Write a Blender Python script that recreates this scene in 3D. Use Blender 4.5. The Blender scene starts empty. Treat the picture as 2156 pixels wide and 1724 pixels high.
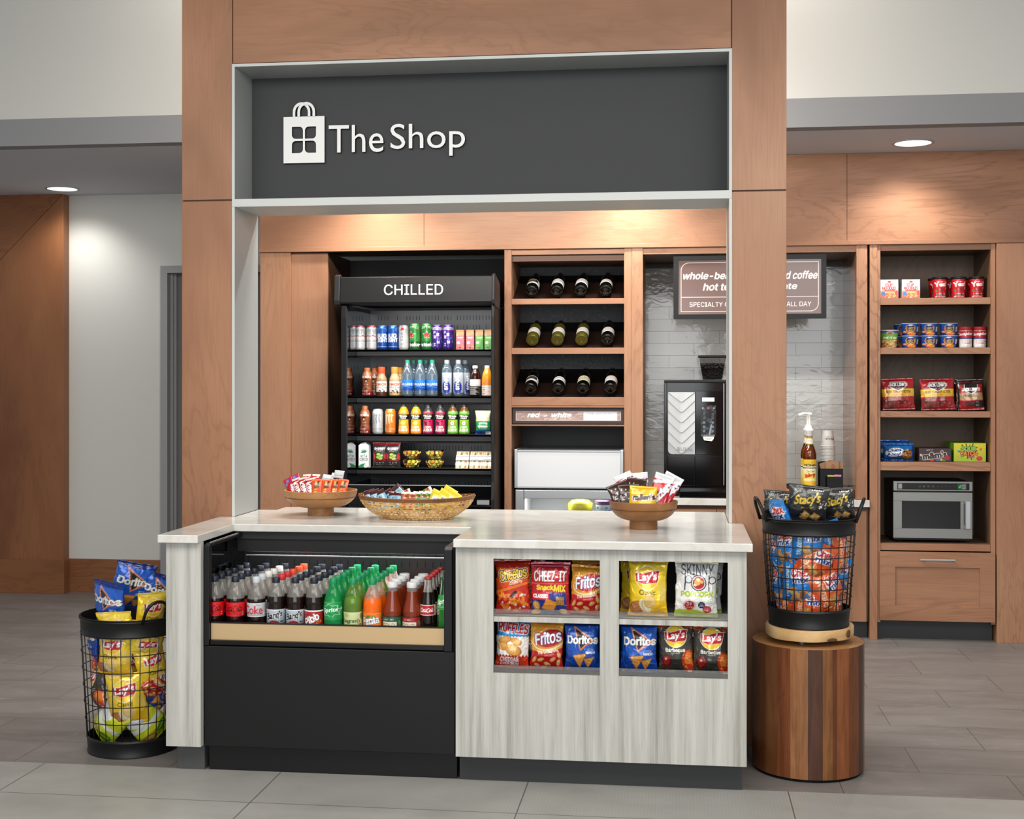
import bpy, bmesh, math, random, os
import numpy as np
from math import sin, cos, tan, atan, radians, pi, sqrt
from mathutils import Vector, Matrix, noise
from mathutils.geometry import tessellate_polygon

SC = bpy.context.scene
COL = SC.collection
random.seed(7)

# ---------------------------------------------------------------- camera geometry of the place (metres; 2156 x 1724 frame)
FOC, YAW, HOR, CXP, EYE = 2765.0, radians(7.2), 805.7, 1078.0, 1.47
SY, CY = sin(YAW), cos(YAW)
def X(px, Y): return Y * tan(atan((px - CXP) / FOC) - YAW)
def dep(x, y): return -x * SY + y * CY
def Z(py, px, Y): return EYE + (HOR - py) * dep(X(px, Y), Y) / FOC
def FL(px, py, z=0.0):
    d = FOC * (EYE - z) / (py - HOR); r = (px - CXP) / FOC * d
    return (r * CY - d * SY, r * SY + d * CY)
def SCL(px, Y): return dep(X(px, Y), Y) / FOC      # metres per pixel there

cam_d = bpy.data.cameras.new('camera'); cam = bpy.data.objects.new('camera', cam_d); COL.objects.link(cam)
cam_d.sensor_width = 36.0; cam_d.lens = FOC / 2156 * 36.0
cam_d.shift_y = (HOR - 862.0) / 2156.0
cam_d.clip_start = 0.05
cam.location = (0, 0, EYE); cam.rotation_euler = (radians(90), 0, YAW)
SC.camera = cam

# ---------------------------------------------------------------- colours
def lin1(c): return c / 12.92 if c <= 0.04045 else ((c + 0.055) / 1.055) ** 2.4
def hx(s):
    s = s.lstrip('#')
    if len(s) == 3: s = ''.join(a * 2 for a in s)
    return tuple(int(s[i:i + 2], 16) / 255 for i in (0, 2, 4))
def lin(s):
    return tuple(lin1(a) for a in hx(s)) + (1.0,)

# ---------------------------------------------------------------- mesh builder
class MB:
    def __init__(s): s.v = []; s.f = []
    def add(s, vs, fs):
        b = len(s.v); s.v += [tuple(v) for v in vs]; s.f += [tuple(b + i for i in f) for f in fs]; return s
    def box(s, x0, x1, y0, y1, z0, z1):
        if x0 > x1: x0, x1 = x1, x0
        if y0 > y1: y0, y1 = y1, y0
        if z0 > z1: z0, z1 = z1, z0
        return s.add([(x0,y0,z0),(x1,y0,z0),(x1,y1,z0),(x0,y1,z0),(x0,y0,z1),(x1,y0,z1),(x1,y1,z1),(x0,y1,z1)],
                     [(0,3,2,1),(4,5,6,7),(0,1,5,4),(1,2,6,5),(2,3,7,6),(3,0,4,7)])
    def prism(s, pts, a0, a1, axis='y'):
        n = len(pts)
        def mk(p, a):
            if axis == 'y': return (p[0], a, p[1])
            if axis == 'z': return (p[0], p[1], a)
            return (a, p[0], p[1])
        vs = [mk(p, a0) for p in pts] + [mk(p, a1) for p in pts]
        fs = [tuple(range(n)), tuple(range(2 * n - 1, n - 1, -1))] + [(i, n + i, n + (i + 1) % n, (i + 1) % n) for i in range(n)]
        return s.add(vs, fs)
    def lathe(s, prof, seg=32, c=(0, 0, 0), cap=True):
        vs = []; fs = []
        for r, z in prof:
            for k in range(seg):
                a = 2 * pi * k / seg
                vs.append((c[0] + r * cos(a), c[1] + r * sin(a), c[2] + z))
        n = len(prof)
        for i in range(n - 1):
            for k in range(seg):
                k2 = (k + 1) % seg
                fs.append((i * seg + k, i * seg + k2, (i + 1) * seg + k2, (i + 1) * seg + k))
        if cap:
            if prof[0][0] > 1e-5: fs.append(tuple(range(seg - 1, -1, -1)))
            if prof[-1][0] > 1e-5: fs.append(tuple((n - 1) * seg + k for k in range(seg)))
        return s.add(vs, fs)
    def tube(s, pts, r, seg=8, closed=False):
        P = [Vector(p) for p in pts]; n = len(P); vs = []; fs = []; up = None
        for i in range(n):
            a = P[(i - 1) % n] if (closed or i > 0) else P[i]
            b = P[(i + 1) % n] if (closed or i < n - 1) else P[i]
            t = (b - a).normalized()
            if up is None:
                up = Vector((0, 0, 1)) if abs(t.z) < 0.9 else Vector((1, 0, 0))
            u = (up - t * up.dot(t)); u = u.normalized() if u.length > 1e-6 else t.orthogonal().normalized()
            up = u; w = t.cross(u)
            for k in range(seg):
                q = 2 * pi * k / seg
                vs.append(P[i] + (u * cos(q) + w * sin(q)) * r)
        m = n if closed else n - 1
        for i in range(m):
            j = (i + 1) % n
            for k in range(seg):
                k2 = (k + 1) % seg
                fs.append((i * seg + k, i * seg + k2, j * seg + k2, j * seg + k))
        if not closed:
            fs.append(tuple(range(seg - 1, -1, -1))); fs.append(tuple((n - 1) * seg + k for k in range(seg)))
        return s.add(vs, fs)
    def build(s, name, mat, parent=None, smooth=False, bevel=0.0, bseg=2):
        me = bpy.data.meshes.new(name)
        off = Vector((0, 0, 0))
        if parent is not None:
            p = parent
            while p is not None: off += p.location; p = p.parent
        me.from_pydata([Vector(v) - off for v in s.v], [], s.f)
        bm = bmesh.new(); bm.from_mesh(me); bmesh.ops.recalc_face_normals(bm, faces=bm.faces); bm.to_mesh(me); bm.free()
        o = bpy.data.objects.new(name, me); COL.objects.link(o)
        if mat is not None: me.materials.append(mat)
        if parent is not None: o.parent = parent
        if smooth: shade(o, smooth)
        if bevel:
            m = o.modifiers.new('edge', 'BEVEL'); m.width = bevel; m.segments = bseg; m.limit_method = 'ANGLE'; m.angle_limit = radians(40)
        return o
def shade(o, ang=True):
    me = o.data
    for p in me.polygons: p.use_smooth = True
    if ang is not True:
        try: me.set_sharp_from_angle(angle=radians(ang))
        except Exception: pass
def thing(name, label, cat, loc=(0, 0, 0), group=None):
    o = bpy.data.objects.new(name, None); COL.objects.link(o); o.location = loc; o.empty_display_size = 0.05
    return tag(o, label, cat, group)
def tag(o, label, cat, group=None, kind=None):
    o['label'] = label; o['category'] = cat
    if group: o['group'] = group
    if kind: o['kind'] = kind
    return o
def struct(o, label=None, cat=None):
    o['kind'] = 'structure'
    if label: o['label'] = label
    if cat: o['category'] = cat
    return o
def dup(root, loc, rot=None, label=None, group=None):
    r = root.copy(); COL.objects.link(r); r.location = loc
    if rot is not None: r.rotation_euler = rot
    if label: r['label'] = label
    if group: r['group'] = group
    for ch in list(root.children):
        c = ch.copy(); COL.objects.link(c); c.parent = r
        for g in ch.children:
            d = g.copy(); COL.objects.link(d); d.parent = c
    return r
def stamp(mesh_obj, parent):      # reparent an object built at the origin
    mesh_obj.parent = parent; return mesh_obj

# ---------------------------------------------------------------- materials
class NT:
    def __init__(s, name):
        s.m = bpy.data.materials.new(name); s.m.use_nodes = True
        s.t = s.m.node_tree; s.t.nodes.clear()
        s.out = s.t.nodes.new('ShaderNodeOutputMaterial'); s.b = s.n('ShaderNodeBsdfPrincipled')
        s.l(s.b.outputs[0], s.out.inputs[0])
    def n(s, ty, **kw):
        o = s.t.nodes.new(ty)
        for k, v in kw.items(): setattr(o, k, v)
        return o
    def l(s, a, b): s.t.links.new(a, b)
    def pos(s, scale=(1, 1, 1), rot=(0, 0, 0), src='Position'):
        if src == 'Position': g = s.n('ShaderNodeNewGeometry').outputs['Position']
        else: g = s.n('ShaderNodeTexCoord').outputs['Object']
        mp = s.n('ShaderNodeMapping'); mp.inputs['Scale'].default_value = scale; mp.inputs['Rotation'].default_value = rot
        s.l(g, mp.inputs[0]); return mp.outputs[0]
    def noise(s, vec, scale=5, detail=4, rough=0.5, dist=0.0):
        o = s.n('ShaderNodeTexNoise'); o.inputs['Scale'].default_value = scale; o.inputs['Detail'].default_value = detail
        o.inputs['Roughness'].default_value = rough; o.inputs['Distortion'].default_value = dist
        s.l(vec, o.inputs['Vector']); return o.outputs['Fac']
    def ramp(s, fac, stops):
        r = s.n('ShaderNodeValToRGB'); e = r.color_ramp.elements
        while len(e) < len(stops): e.new(0.5)
        for i, (p, c) in enumerate(stops):
            e[i].position = p; e[i].color = c if isinstance(c, tuple) else lin(c)
        s.l(fac, r.inputs[0]); return r.outputs[0]
    def math(s, op, a, b=None, c=None):
        o = s.n('ShaderNodeMath', operation=op)
        for i, v in enumerate((a, b, c)):
            if v is None: continue
            if isinstance(v, (int, float)): o.inputs[i].default_value = v
            else: s.l(v, o.inputs[i])
        return o.outputs[0]
    def mix(s, a, b, fac=0.5, mode='MIX'):
        o = s.n('ShaderNodeMix', data_type='RGBA', blend_type=mode)
        for i, v in ((0, fac), (6, a), (7, b)):
            if isinstance(v, (int, float)): o.inputs[i].default_value = v
            elif isinstance(v, tuple): o.inputs[i].default_value = v
            elif isinstance(v, str): o.inputs[i].default_value = lin(v)
            else: s.l(v, o.inputs[i])
        return o.outputs[2]
    def bump(s, h, strength=0.2, dist=0.01):
        o = s.n('ShaderNodeBump'); o.inputs['Strength'].default_value = strength; o.inputs['Distance'].default_value = dist
        s.l(h, o.inputs['Height']); s.l(o.outputs[0], s.b.inputs['Normal'])
    def set(s, **kw):
        for k, v in kw.items():
            k = {'col': 'Base Color', 'rough': 'Roughness', 'metal': 'Metallic', 'spec': 'Specular IOR Level', 'coat': 'Coat Weight', 'trans': 'Transmission Weight', 'ior': 'IOR', 'emis': 'Emission Color', 'estr': 'Emission Strength', 'alpha': 'Alpha', 'sss': 'Subsurface Weight', 'coatr': 'Coat Roughness'}[k]
            i = s.b.inputs[k]
            if isinstance(v, str): i.default_value = lin(v)
            elif isinstance(v, (int, float, tuple)): i.default_value = v
            else: s.l(v, i)
        return s
MATS = {}
def plain(name, col, rough=0.5, **kw):
    if name in MATS: return MATS[name]
    n = NT(name); n.set(col=col, rough=rough, **kw); MATS[name] = n.m; return n.m
def wood(name, cols, grain='z', scale=1.0, rough=0.42, fig=1.0, src='Position', off=0.0):
    n = NT(name)
    st = {'z': (1, 1, 0.24), 'x': (0.24, 1, 1), 'y': (1, 0.24, 1)}[grain]
    st2 = {'z': (1, 1, 0.03), 'x': (0.03, 1, 1), 'y': (1, 0.03, 1)}[grain]
    st3 = {'z': (1, 1, 0.4), 'x': (0.4, 1, 1), 'y': (1, 0.4, 1)}[grain]
    big = n.noise(n.pos(st3, src=src), 1.6 * scale, 3, 0.55, 0.6)
    mid = n.noise(n.pos(st, src=src), 2.2 * scale, 5, 0.55, 0.9)
    fine = n.noise(n.pos(st2, src=src), 190 * scale, 4, 0.6)
    lines = n.math('SINE', n.math('MULTIPLY', mid, 110.0))
    lines = n.math('POWER', n.math('MULTIPLY_ADD', lines, 0.5, 0.5), 6.0)
    mask = n.ramp(n.noise(n.pos(st3, src=src), 1.1 * scale, 2), [(0.40, (0, 0, 0, 1)), (0.62, (1, 1, 1, 1))])
    base = n.ramp(big, [(0.28, cols[0]), (0.5, cols[1]), (0.74, cols[2])])
    c = n.mix(base, cols[0], n.math('MULTIPLY', n.math('MULTIPLY', lines, mask), 0.62 * fig))
    c = n.mix(c, cols[0], n.math('MULTIPLY', n.ramp(fine, [(0.45, (0, 0, 0, 1)), (0.75, (1, 1, 1, 1))]), 0.35))
    n.set(col=c, rough=rough, spec=0.35)
    n.bump(fine, 0.03, 0.002)
    MATS[name] = n.m; return n.m
def glassy(name, tint=(1, 1, 1, 1), refl=0.5, rough=0.03):
    n = NT(name); n.t.nodes.remove(n.b)
    tr = n.n('ShaderNodeBsdfTransparent'); tr.inputs[0].default_value = tint
    gl = n.n('ShaderNodeBsdfGlossy'); gl.inputs['Roughness'].default_value = rough; gl.inputs[0].default_value = (1, 1, 1, 1)
    lw = n.n('ShaderNodeLayerWeight'); lw.inputs[0].default_value = refl
    mx = n.n('ShaderNodeMixShader'); n.l(lw.outputs['Fresnel'], mx.inputs[0]); n.l(tr.outputs[0], mx.inputs[1]); n.l(gl.outputs[0], mx.inputs[2])
    n.l(mx.outputs[0], n.out.inputs[0]); MATS[name] = n.m; return n.m
def art_mat(name, rough=0.35, metal=0.0, coat=0.0, bump=0.0, spec=0.5):
    n = NT(name); a = n.n('ShaderNodeVertexColor', layer_name='art')
    n.set(col=a.outputs[0], rough=rough, metal=metal, coat=coat, coatr=0.08, spec=spec)
    if bump:
        n.bump(n.noise(n.pos((1, 1, 1), src='Object'), 60, 3, 0.6), bump, 0.004)
    MATS[name] = n.m; return n.m

MAPLE = ['#825a40', '#a5775a', '#b28768']
M_WZ = wood('maple_vertical', MAPLE, 'z')
M_WX = wood('maple_horizontal', MAPLE, 'x')
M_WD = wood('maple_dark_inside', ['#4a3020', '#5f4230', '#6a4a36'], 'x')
M_BZ = wood('brown_panel_vertical', ['#6a4027', '#825435', '#8d5f3d'], 'z')
M_BX = wood('brown_panel_horizontal', ['#6a4027', '#825435', '#8d5f3d'], 'x')
M_PINE = wood('bowl_wood', ['#6f4526', '#a06f43', '#b98a5a'], 'x', 3.0, 0.45)
M_SLICE = wood('wood_slice', ['#a9793f', '#d9b581', '#e5c898'], 'x', 3.2, 0.5)
def laminate():
    n = NT('grey_laminate')
    s1 = n.noise(n.pos((1, 1, 0.035)), 34, 5, 0.6); s2 = n.noise(n.pos((1, 1, 0.05)), 150, 3, 0.6)
    s3 = n.noise(n.pos((1, 1, 0.3)), 3.0, 2)
    c = n.ramp(s1, [(0.28, '#8b8983'), (0.45, '#b1b0aa'), (0.62, '#c3c2bd'), (0.8, '#cdccc8')])
    c = n.mix(c, '#8f8d88', n.math('MULTIPLY', n.ramp(s2, [(0.55, (0, 0, 0, 1)), (0.78, (1, 1, 1, 1))]), 0.5))
    c = n.mix(c, '#c9c5b9', n.math('MULTIPLY', s3, 0.25))
    n.set(col=c, rough=0.5, spec=0.3); MATS['lam'] = n.m; return n.m
M_LAM = laminate()
def quartz():
    n = NT('white_quartz')
    s1 = n.noise(n.pos((1, 1.6, 1), (0, 0, 0.5)), 2.2, 6, 0.6, 1.5)
    c = n.ramp(s1, [(0.40, '#d6d5d0'), (0.5, '#cecbc4'), (0.58, '#d9d8d4')])
    n.set(col=c, rough=0.13, spec=0.5); MATS['quartz'] = n.m; return n.m
M_QTZ = quartz()
M_BLK = plain('black_metal', '#101011', 0.42, spec=0.35)
M_BLKG = plain('black_gloss', '#08080a', 0.12, spec=0.5)
M_BLKD = plain('black_dull', '#0c0c0d', 0.7, spec=0.2)
M_CHAR = plain('charcoal_metal', '#262628', 0.45, spec=0.35)
M_GREY = plain('grey_frame', '#a3a6a5', 0.4)
M_GREYL = plain('grey_frame_edge', '#c3c6c4', 0.4)
M_SIGN = plain('sign_charcoal', '#414244', 0.6, spec=0.25)
M_WHT = plain('white_acrylic', '#eeeeec', 0.35)
M_ALU = plain('aluminium', '#b9bcbf', 0.32, metal=0.7)
M_STEEL = plain('brushed_steel', '#8e8d89', 0.36, metal=0.9)
M_GOLD = plain('gold_lip', '#c8ab80', 0.38, metal=0.25)
M_WALL = plain('wall_paint', '#c9c9c4', 0.75, spec=0.2)
M_CEIL = plain('ceiling_bounce_grey', '#c8ccd2', 0.75, spec=0.2)  # same paint as the bulkhead, lightened to stand in for bounced light
M_DOORF = plain('door_frame_grey', '#929395', 0.5)
M_DOOR = plain('door_dark_grey', '#6c6a69', 0.55)
M_PLIN = plain('plinth_dark', '#2d2e30', 0.5)
M_PLING = plain('plinth_grey', '#4a4b4b', 0.5)
M_WIRE = plain('black_wire', '#141414', 0.4)
M_CLEAR = glassy('clear_plastic', (1, 1, 1, 1), 0.25, 0.04)
M_LIP = glassy('shelf_lip_acrylic', (0.80, 0.78, 0.74, 1), 0.5, 0.06)
M_SMOKE = glassy('smoked_glass', (0.72, 0.72, 0.72, 1), 0.35, 0.03)
A_GLOSS = art_mat('printed_foil', 0.30, 0.0, 0.25)
A_FOIL = art_mat('printed_shiny_foil', 0.22, 0.15, 0.5)
A_MATTE = art_mat('printed_paper', 0.55)
A_CAN = art_mat('printed_can', 0.28, 0.35, 0.3)

# ---------------------------------------------------------------- printed artwork: painted on a small canvas, carried by colour attributes
def _font():
    try:
        p = os.path.join(bpy.utils.system_resource('DATAFILES'), 'fonts', 'Inter.woff2')
        return bpy.data.fonts.load(p)
    except Exception:
        return None
INTER = _font()
_G = {}
def glyphs(s, font=None, sp=1.0):
    k = (s, bool(font), sp)
    if k in _G: return _G[k]
    cu = bpy.data.curves.new('t', 'FONT'); cu.body = s; cu.resolution_u = 4; cu.space_character = sp; cu.fill_mode = 'NONE' if hasattr(cu, 'fill_mode') else cu.fill_mode
    if font: cu.font = font
    ob = bpy.data.objects.new('t', cu); COL.objects.link(ob)
    dg = bpy.context.evaluated_depsgraph_get(); dg.update()
    me = bpy.data.meshes.new_from_object(ob.evaluated_get(dg))
    V = np.array([v.co[:2] for v in me.vertices]) if len(me.vertices) else np.zeros((0, 2))
    E = [tuple(e.vertices) for e in me.edges]
    E = np.array([(min(a, b), max(a, b)) if abs(a - b) == 1 else (max(a, b), min(a, b)) for a, b in E], dtype=int).reshape(-1, 2)
    bpy.data.objects.remove(ob); bpy.data.curves.remove(cu); bpy.data.meshes.remove(me)
    _G[k] = (V, E); return _G[k]
class Art:
    def __init__(s, W, H, bg, ss=3.0):
        s.W, s.H, s.k = W, H, ss
        s.w, s.h = int(W * ss), int(H * ss)
        s.a = np.empty((s.h, s.w, 3)); s.a[:] = hx(bg)
        yy, xx = np.mgrid[0:s.h, 0:s.w]
        s.x = (xx + 0.5) / ss; s.y = (yy + 0.5) / ss
    def put(s, mask, col, al=1.0):
        c = np.array(hx(col) if isinstance(col, str) else col)
        s.a[mask] = s.a[mask] * (1 - al) + c * al
    def rect(s, x0, y0, x1, y1, col, al=1.0): s.put((s.x >= x0) & (s.x < x1) & (s.y >= y0) & (s.y < y1), col, al); return s
    def grad(s, y0, y1, c0, c1):
        t = np.clip((s.y - y0) / (y1 - y0), 0, 1)[..., None]; m = (s.y >= y0) & (s.y <= y1)
        s.a[m] = (np.array(hx(c0)) * (1 - t) + np.array(hx(c1)) * t)[m]; return s
    def ell(s, cx, cy, rx, ry, col, rot=0.0, al=1.0):
        c, n = cos(radians(rot)), sin(radians(rot)); dx, dy = s.x - cx, s.y - cy
        s.put(((dx * c + dy * n) / rx) ** 2 + ((-dx * n + dy * c) / ry) ** 2 <= 1, col, al); return s
    def pmask(s, pts):
        m = np.zeros(s.x.shape, bool); n = len(pts)
        for i in range(n):
            (x0, y0), (x1, y1) = pts[i], pts[(i + 1) % n]
            if y0 == y1: continue
            m ^= ((y0 > s.y) != (y1 > s.y)) & (s.x < (x1 - x0) * (s.y - y0) / (y1 - y0) + x0)
        return m
    def poly(s, pts, col, al=1.0): s.put(s.pmask(pts), col, al); return s
    def line(s, pts, t, col, closed=False):
        P = list(pts) + ([pts[0]] if closed else [])
        m = np.zeros(s.x.shape, bool)
        for (x0, y0), (x1, y1) in zip(P[:-1], P[1:]):
            dx, dy = x1 - x0, y1 - y0; L = dx * dx + dy * dy + 1e-9
            q = np.clip(((s.x - x0) * dx + (s.y - y0) * dy) / L, 0, 1)
            m |= (s.x - x0 - q * dx) ** 2 + (s.y - y0 - q * dy) ** 2 <= t * t / 4
        s.put(m, col); return s
    def tmask(s, txt, cx, cy, w=None, h=None, shear=0.0, rot=0.0, font=INTER, arc=0.0, sp=1.0):
        V, T = glyphs(txt, font, sp)
        m = np.zeros(s.x.shape, bool)
        if not len(V): return m
        V = V.copy(); lo, hi = V.min(0), V.max(0); V -= (lo + hi) / 2; ext = hi - lo
        sx = (w / ext[0]) if w else None; sy = (h / ext[1]) if h else None
        sx = sx or sy; sy = sy or sx
        V *= (sx, sy); V[:, 0] += V[:, 1] * shear
        if arc: V[:, 1] -= arc * (V[:, 0] / (ext[0] * sx / 2)) ** 2
        c, n = cos(radians(rot)), sin(radians(rot)); V = V @ np.array([[c, n], [-n, c]]); V += (cx, cy)
        P = V[T] * s.k - 0.5
        W = np.zeros((s.h, s.w + 1), int)
        for (ax, ay), (bx, by) in P:
            if ay == by: continue
            sg = 1
            if ay > by: ax, ay, bx, by, sg = bx, by, ax, ay, -1
            y0 = max(int(math.ceil(ay)), 0); y1 = min(int(math.ceil(by)) - 1, s.h - 1)
            if y1 < y0: continue
            ys = np.arange(y0, y1 + 1); xc = np.ceil(ax + (bx - ax) * (ys - ay) / (by - ay)).astype(int)
            W[ys, np.clip(xc, 0, s.w)] += sg
        return np.cumsum(W, 1)[:, :s.w] != 0
    def dil(s, m, r):
        R = int(math.ceil(r * s.k)); rr = (r * s.k) ** 2; o = m.copy()
        for dy in range(-R, R + 1):
            for dx in range(-R, R + 1):
                if dx * dx + dy * dy > rr or (dx == 0 and dy == 0): continue
                o |= np.roll(np.roll(m, dy, 0), dx, 1)
        return o
    def text(s, txt, cx, cy, w=None, h=None, col='#fff', bold=0.0, out=(), **kw):
        m = s.tmask(txt, cx, cy, w, h, **kw)
        if bold: m = s.dil(m, bold)
        t = 0; L = []
        for th, c in out: t += th; L.append((t, c))
        for t, c in reversed(L): s.put(s.dil(m, t), c)
        s.put(m, col); return s
    def speck(s, x0, y0, x1, y1, n, r, cols, seed=1, el=1.6):
        rg = random.Random(seed)
        for _ in range(n):
            q = r * rg.uniform(0.6, 1.3)
            s.ell(rg.uniform(x0, x1), rg.uniform(y0, y1), q * el, q, rg.choice(cols), rg.uniform(0, 180))
        return s
    def chip(s, cx, cy, rx, ry, rot=0, c0='#c98a3a', c1='#e8bd6a', c2='#f3d692'):
        s.ell(cx, cy, rx, ry, c0, rot); s.ell(cx - 0.06 * rx, cy + 0.08 * ry, rx * 0.9, ry * 0.87, c1, rot); s.ell(cx - 0.15 * rx, cy + 0.2 * ry, rx * 0.55, ry * 0.5, c2, rot, 0.6); return s
    def tri(s, pts, seed=1, c0='#a9672a', c1='#d99a4a'):
        s.poly(pts, c0); m = (sum(p[0] for p in pts) / 3, sum(p[1] for p in pts) / 3)
        q = [(m[0] + (p[0] - m[0]) * .88, m[1] + (p[1] - m[1]) * .88) for p in pts]; s.poly(q, c1)
        rg = random.Random(seed); mk = s.pmask(q)
        for _ in range(26):
            a, b = rg.random(), rg.random()
            if a + b > 1: a, b = 1 - a, 1 - b
            x = q[0][0] + a * (q[1][0] - q[0][0]) + b * (q[2][0] - q[0][0]); y = q[0][1] + a * (q[1][1] - q[0][1]) + b * (q[2][1] - q[0][1])
            s.ell(x, y, 1.0, .7, rg.choice(['#b97a34', '#e9b566', '#8c4f22']), rg.uniform(0, 90))
        return s
    def fin(s):
        k = max(1, int(s.k // 1.5)); 
        A = s.a
        if k > 1:
            h, w = s.h // k * k, s.w // k * k
            A = A[:h, :w].reshape(h // k, k, w // k, k, 3).mean((1, 3))
        A = np.where(A <= 0.04045, A / 12.92, ((A + 0.055) / 1.055) ** 2.4)
        s.L = A; return s
    def samp(s, u, v):
        if not hasattr(s, 'L'): s.fin()
        h, w, _ = s.L.shape
        x = np.clip(np.asarray(u) * w - 0.5, 0, w - 1.001); y = np.clip(np.asarray(v) * h - 0.5, 0, h - 1.001)
        i, j = x.astype(int), y.astype(int); fx, fy = (x - i)[..., None], (y - j)[..., None]
        i1, j1 = np.minimum(i + 1, w - 1), np.minimum(j + 1, h - 1)
        L = s.L
        return (L[j, i] * (1 - fx) + L[j, i1] * fx) * (1 - fy) + (L[j1, i] * (1 - fx) + L[j1, i1] * fx) * fy
def mesh_art(name, verts, faces, cols, mat, parent=None, smooth=True):
    me = bpy.data.meshes.new(name); me.from_pydata([tuple(v) for v in verts], [], faces)
    at = me.color_attributes.new('art', 'FLOAT_COLOR', 'POINT')
    c = np.ones((len(verts), 4)); c[:, :3] = cols; at.data.foreach_set('color', c.ravel().astype('f'))
    me.materials.append(mat)
    if smooth: me.polygons.foreach_set('use_smooth', np.ones(len(me.polygons), bool))
    me.update()
    o = bpy.data.objects.new(name, me); COL.objects.link(o)
    if parent is not None: o.parent = parent
    return o
def cyl_art(name, prof, art, mat, parent=None, seg=56, span=pi, rows=None, back=None, c=(0, 0, 0), cap=False):
    """surface of revolution (r, z) carrying artwork centred on the -y side, spanning `span` radians"""
    z0, z1 = prof[0][1], prof[-1][1]
    if rows:
        zs = np.linspace(0, 1, rows); L = [0]
        for a, b in zip(prof[:-1], prof[1:]): L.append(L[-1] + math.hypot(a[0] - b[0], a[1] - b[1]))
        L = np.array(L) / L[-1]; rr = np.interp(zs, L, [p[0] for p in prof]); zz = np.interp(zs, L, [p[1] for p in prof]); vv = zs
    else:
        rr = np.array([p[0] for p in prof]); zz = np.array([p[1] for p in prof]); vv = (zz - z0) / (z1 - z0)
    n = len(rr); ang = np.linspace(-pi, pi, seg, endpoint=False)
    A, R = np.meshgrid(ang, rr); _, ZZ = np.meshgrid(ang, zz); _, VV = np.meshgrid(ang, vv)
    V = np.stack([c[0] + R * np.sin(A), c[1] - R * np.cos(A), c[2] + ZZ], -1).reshape(-1, 3)
    U = A / span + 0.5
    C = art.samp(np.clip(U, 0, 1), VV)
    if back is not None:
        C[(U < 0) | (U > 1)] = np.array(lin(back)[:3])
    C = C.reshape(-1, 3)
    F = [(i * seg + k, i * seg + (k + 1) % seg, (i + 1) * seg + (k + 1) % seg, (i + 1) * seg + k) for i in range(n - 1) for k in range(seg)]
    if cap:
        F.append(tuple(range(seg - 1, -1, -1))); F.append(tuple((n - 1) * seg + k for k in range(seg)))
    return mesh_art(name, V, F, C, mat, parent)
def flat_art(name, w, h, art, mat, nu=60, nv=40, d=0.001, parent=None, loc=(0, 0, 0)):
    """thin printed panel, front face on -y, bottom-left at loc"""
    u, v = np.meshgrid(np.linspace(0, 1, nu), np.linspace(0, 1, nv))
    V = np.stack([loc[0] + u * w, np.full_like(u, loc[1]), loc[2] + v * h], -1).reshape(-1, 3)
    C = art.samp(u, v).reshape(-1, 3)
    F = [(j * nu + i, j * nu + i + 1, (j + 1) * nu + i + 1, (j + 1) * nu + i) for j in range(nv - 1) for i in range(nu - 1)]
    b = len(V); B = V[[0, nu - 1, nu * nv - 1, nu * (nv - 1)]] + np.array([0, d, 0])
    V = np.vstack([V, B]); C = np.vstack([C, C[[0, nu - 1, nu * nv - 1, nu * (nv - 1)]]])
    F.append((b + 3, b + 2, b + 1, b))
    bo = list(range(nu)); ri = [j * nu + nu - 1 for j in range(nv)]; to = [(nv - 1) * nu + i for i in range(nu)]; le = [j * nu for j in range(nv)]
    F += [tuple(bo[::-1] + [b, b + 1]), tuple(ri[::-1] + [b + 1, b + 2]), tuple(to + [b + 2, b + 3]), tuple(le + [b + 3, b])]
    return mesh_art(name, V, F, C, mat, parent, smooth=False)
def sstep(a): a = np.clip(a, 0, 1); return a * a * (3 - 2 * a)
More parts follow.
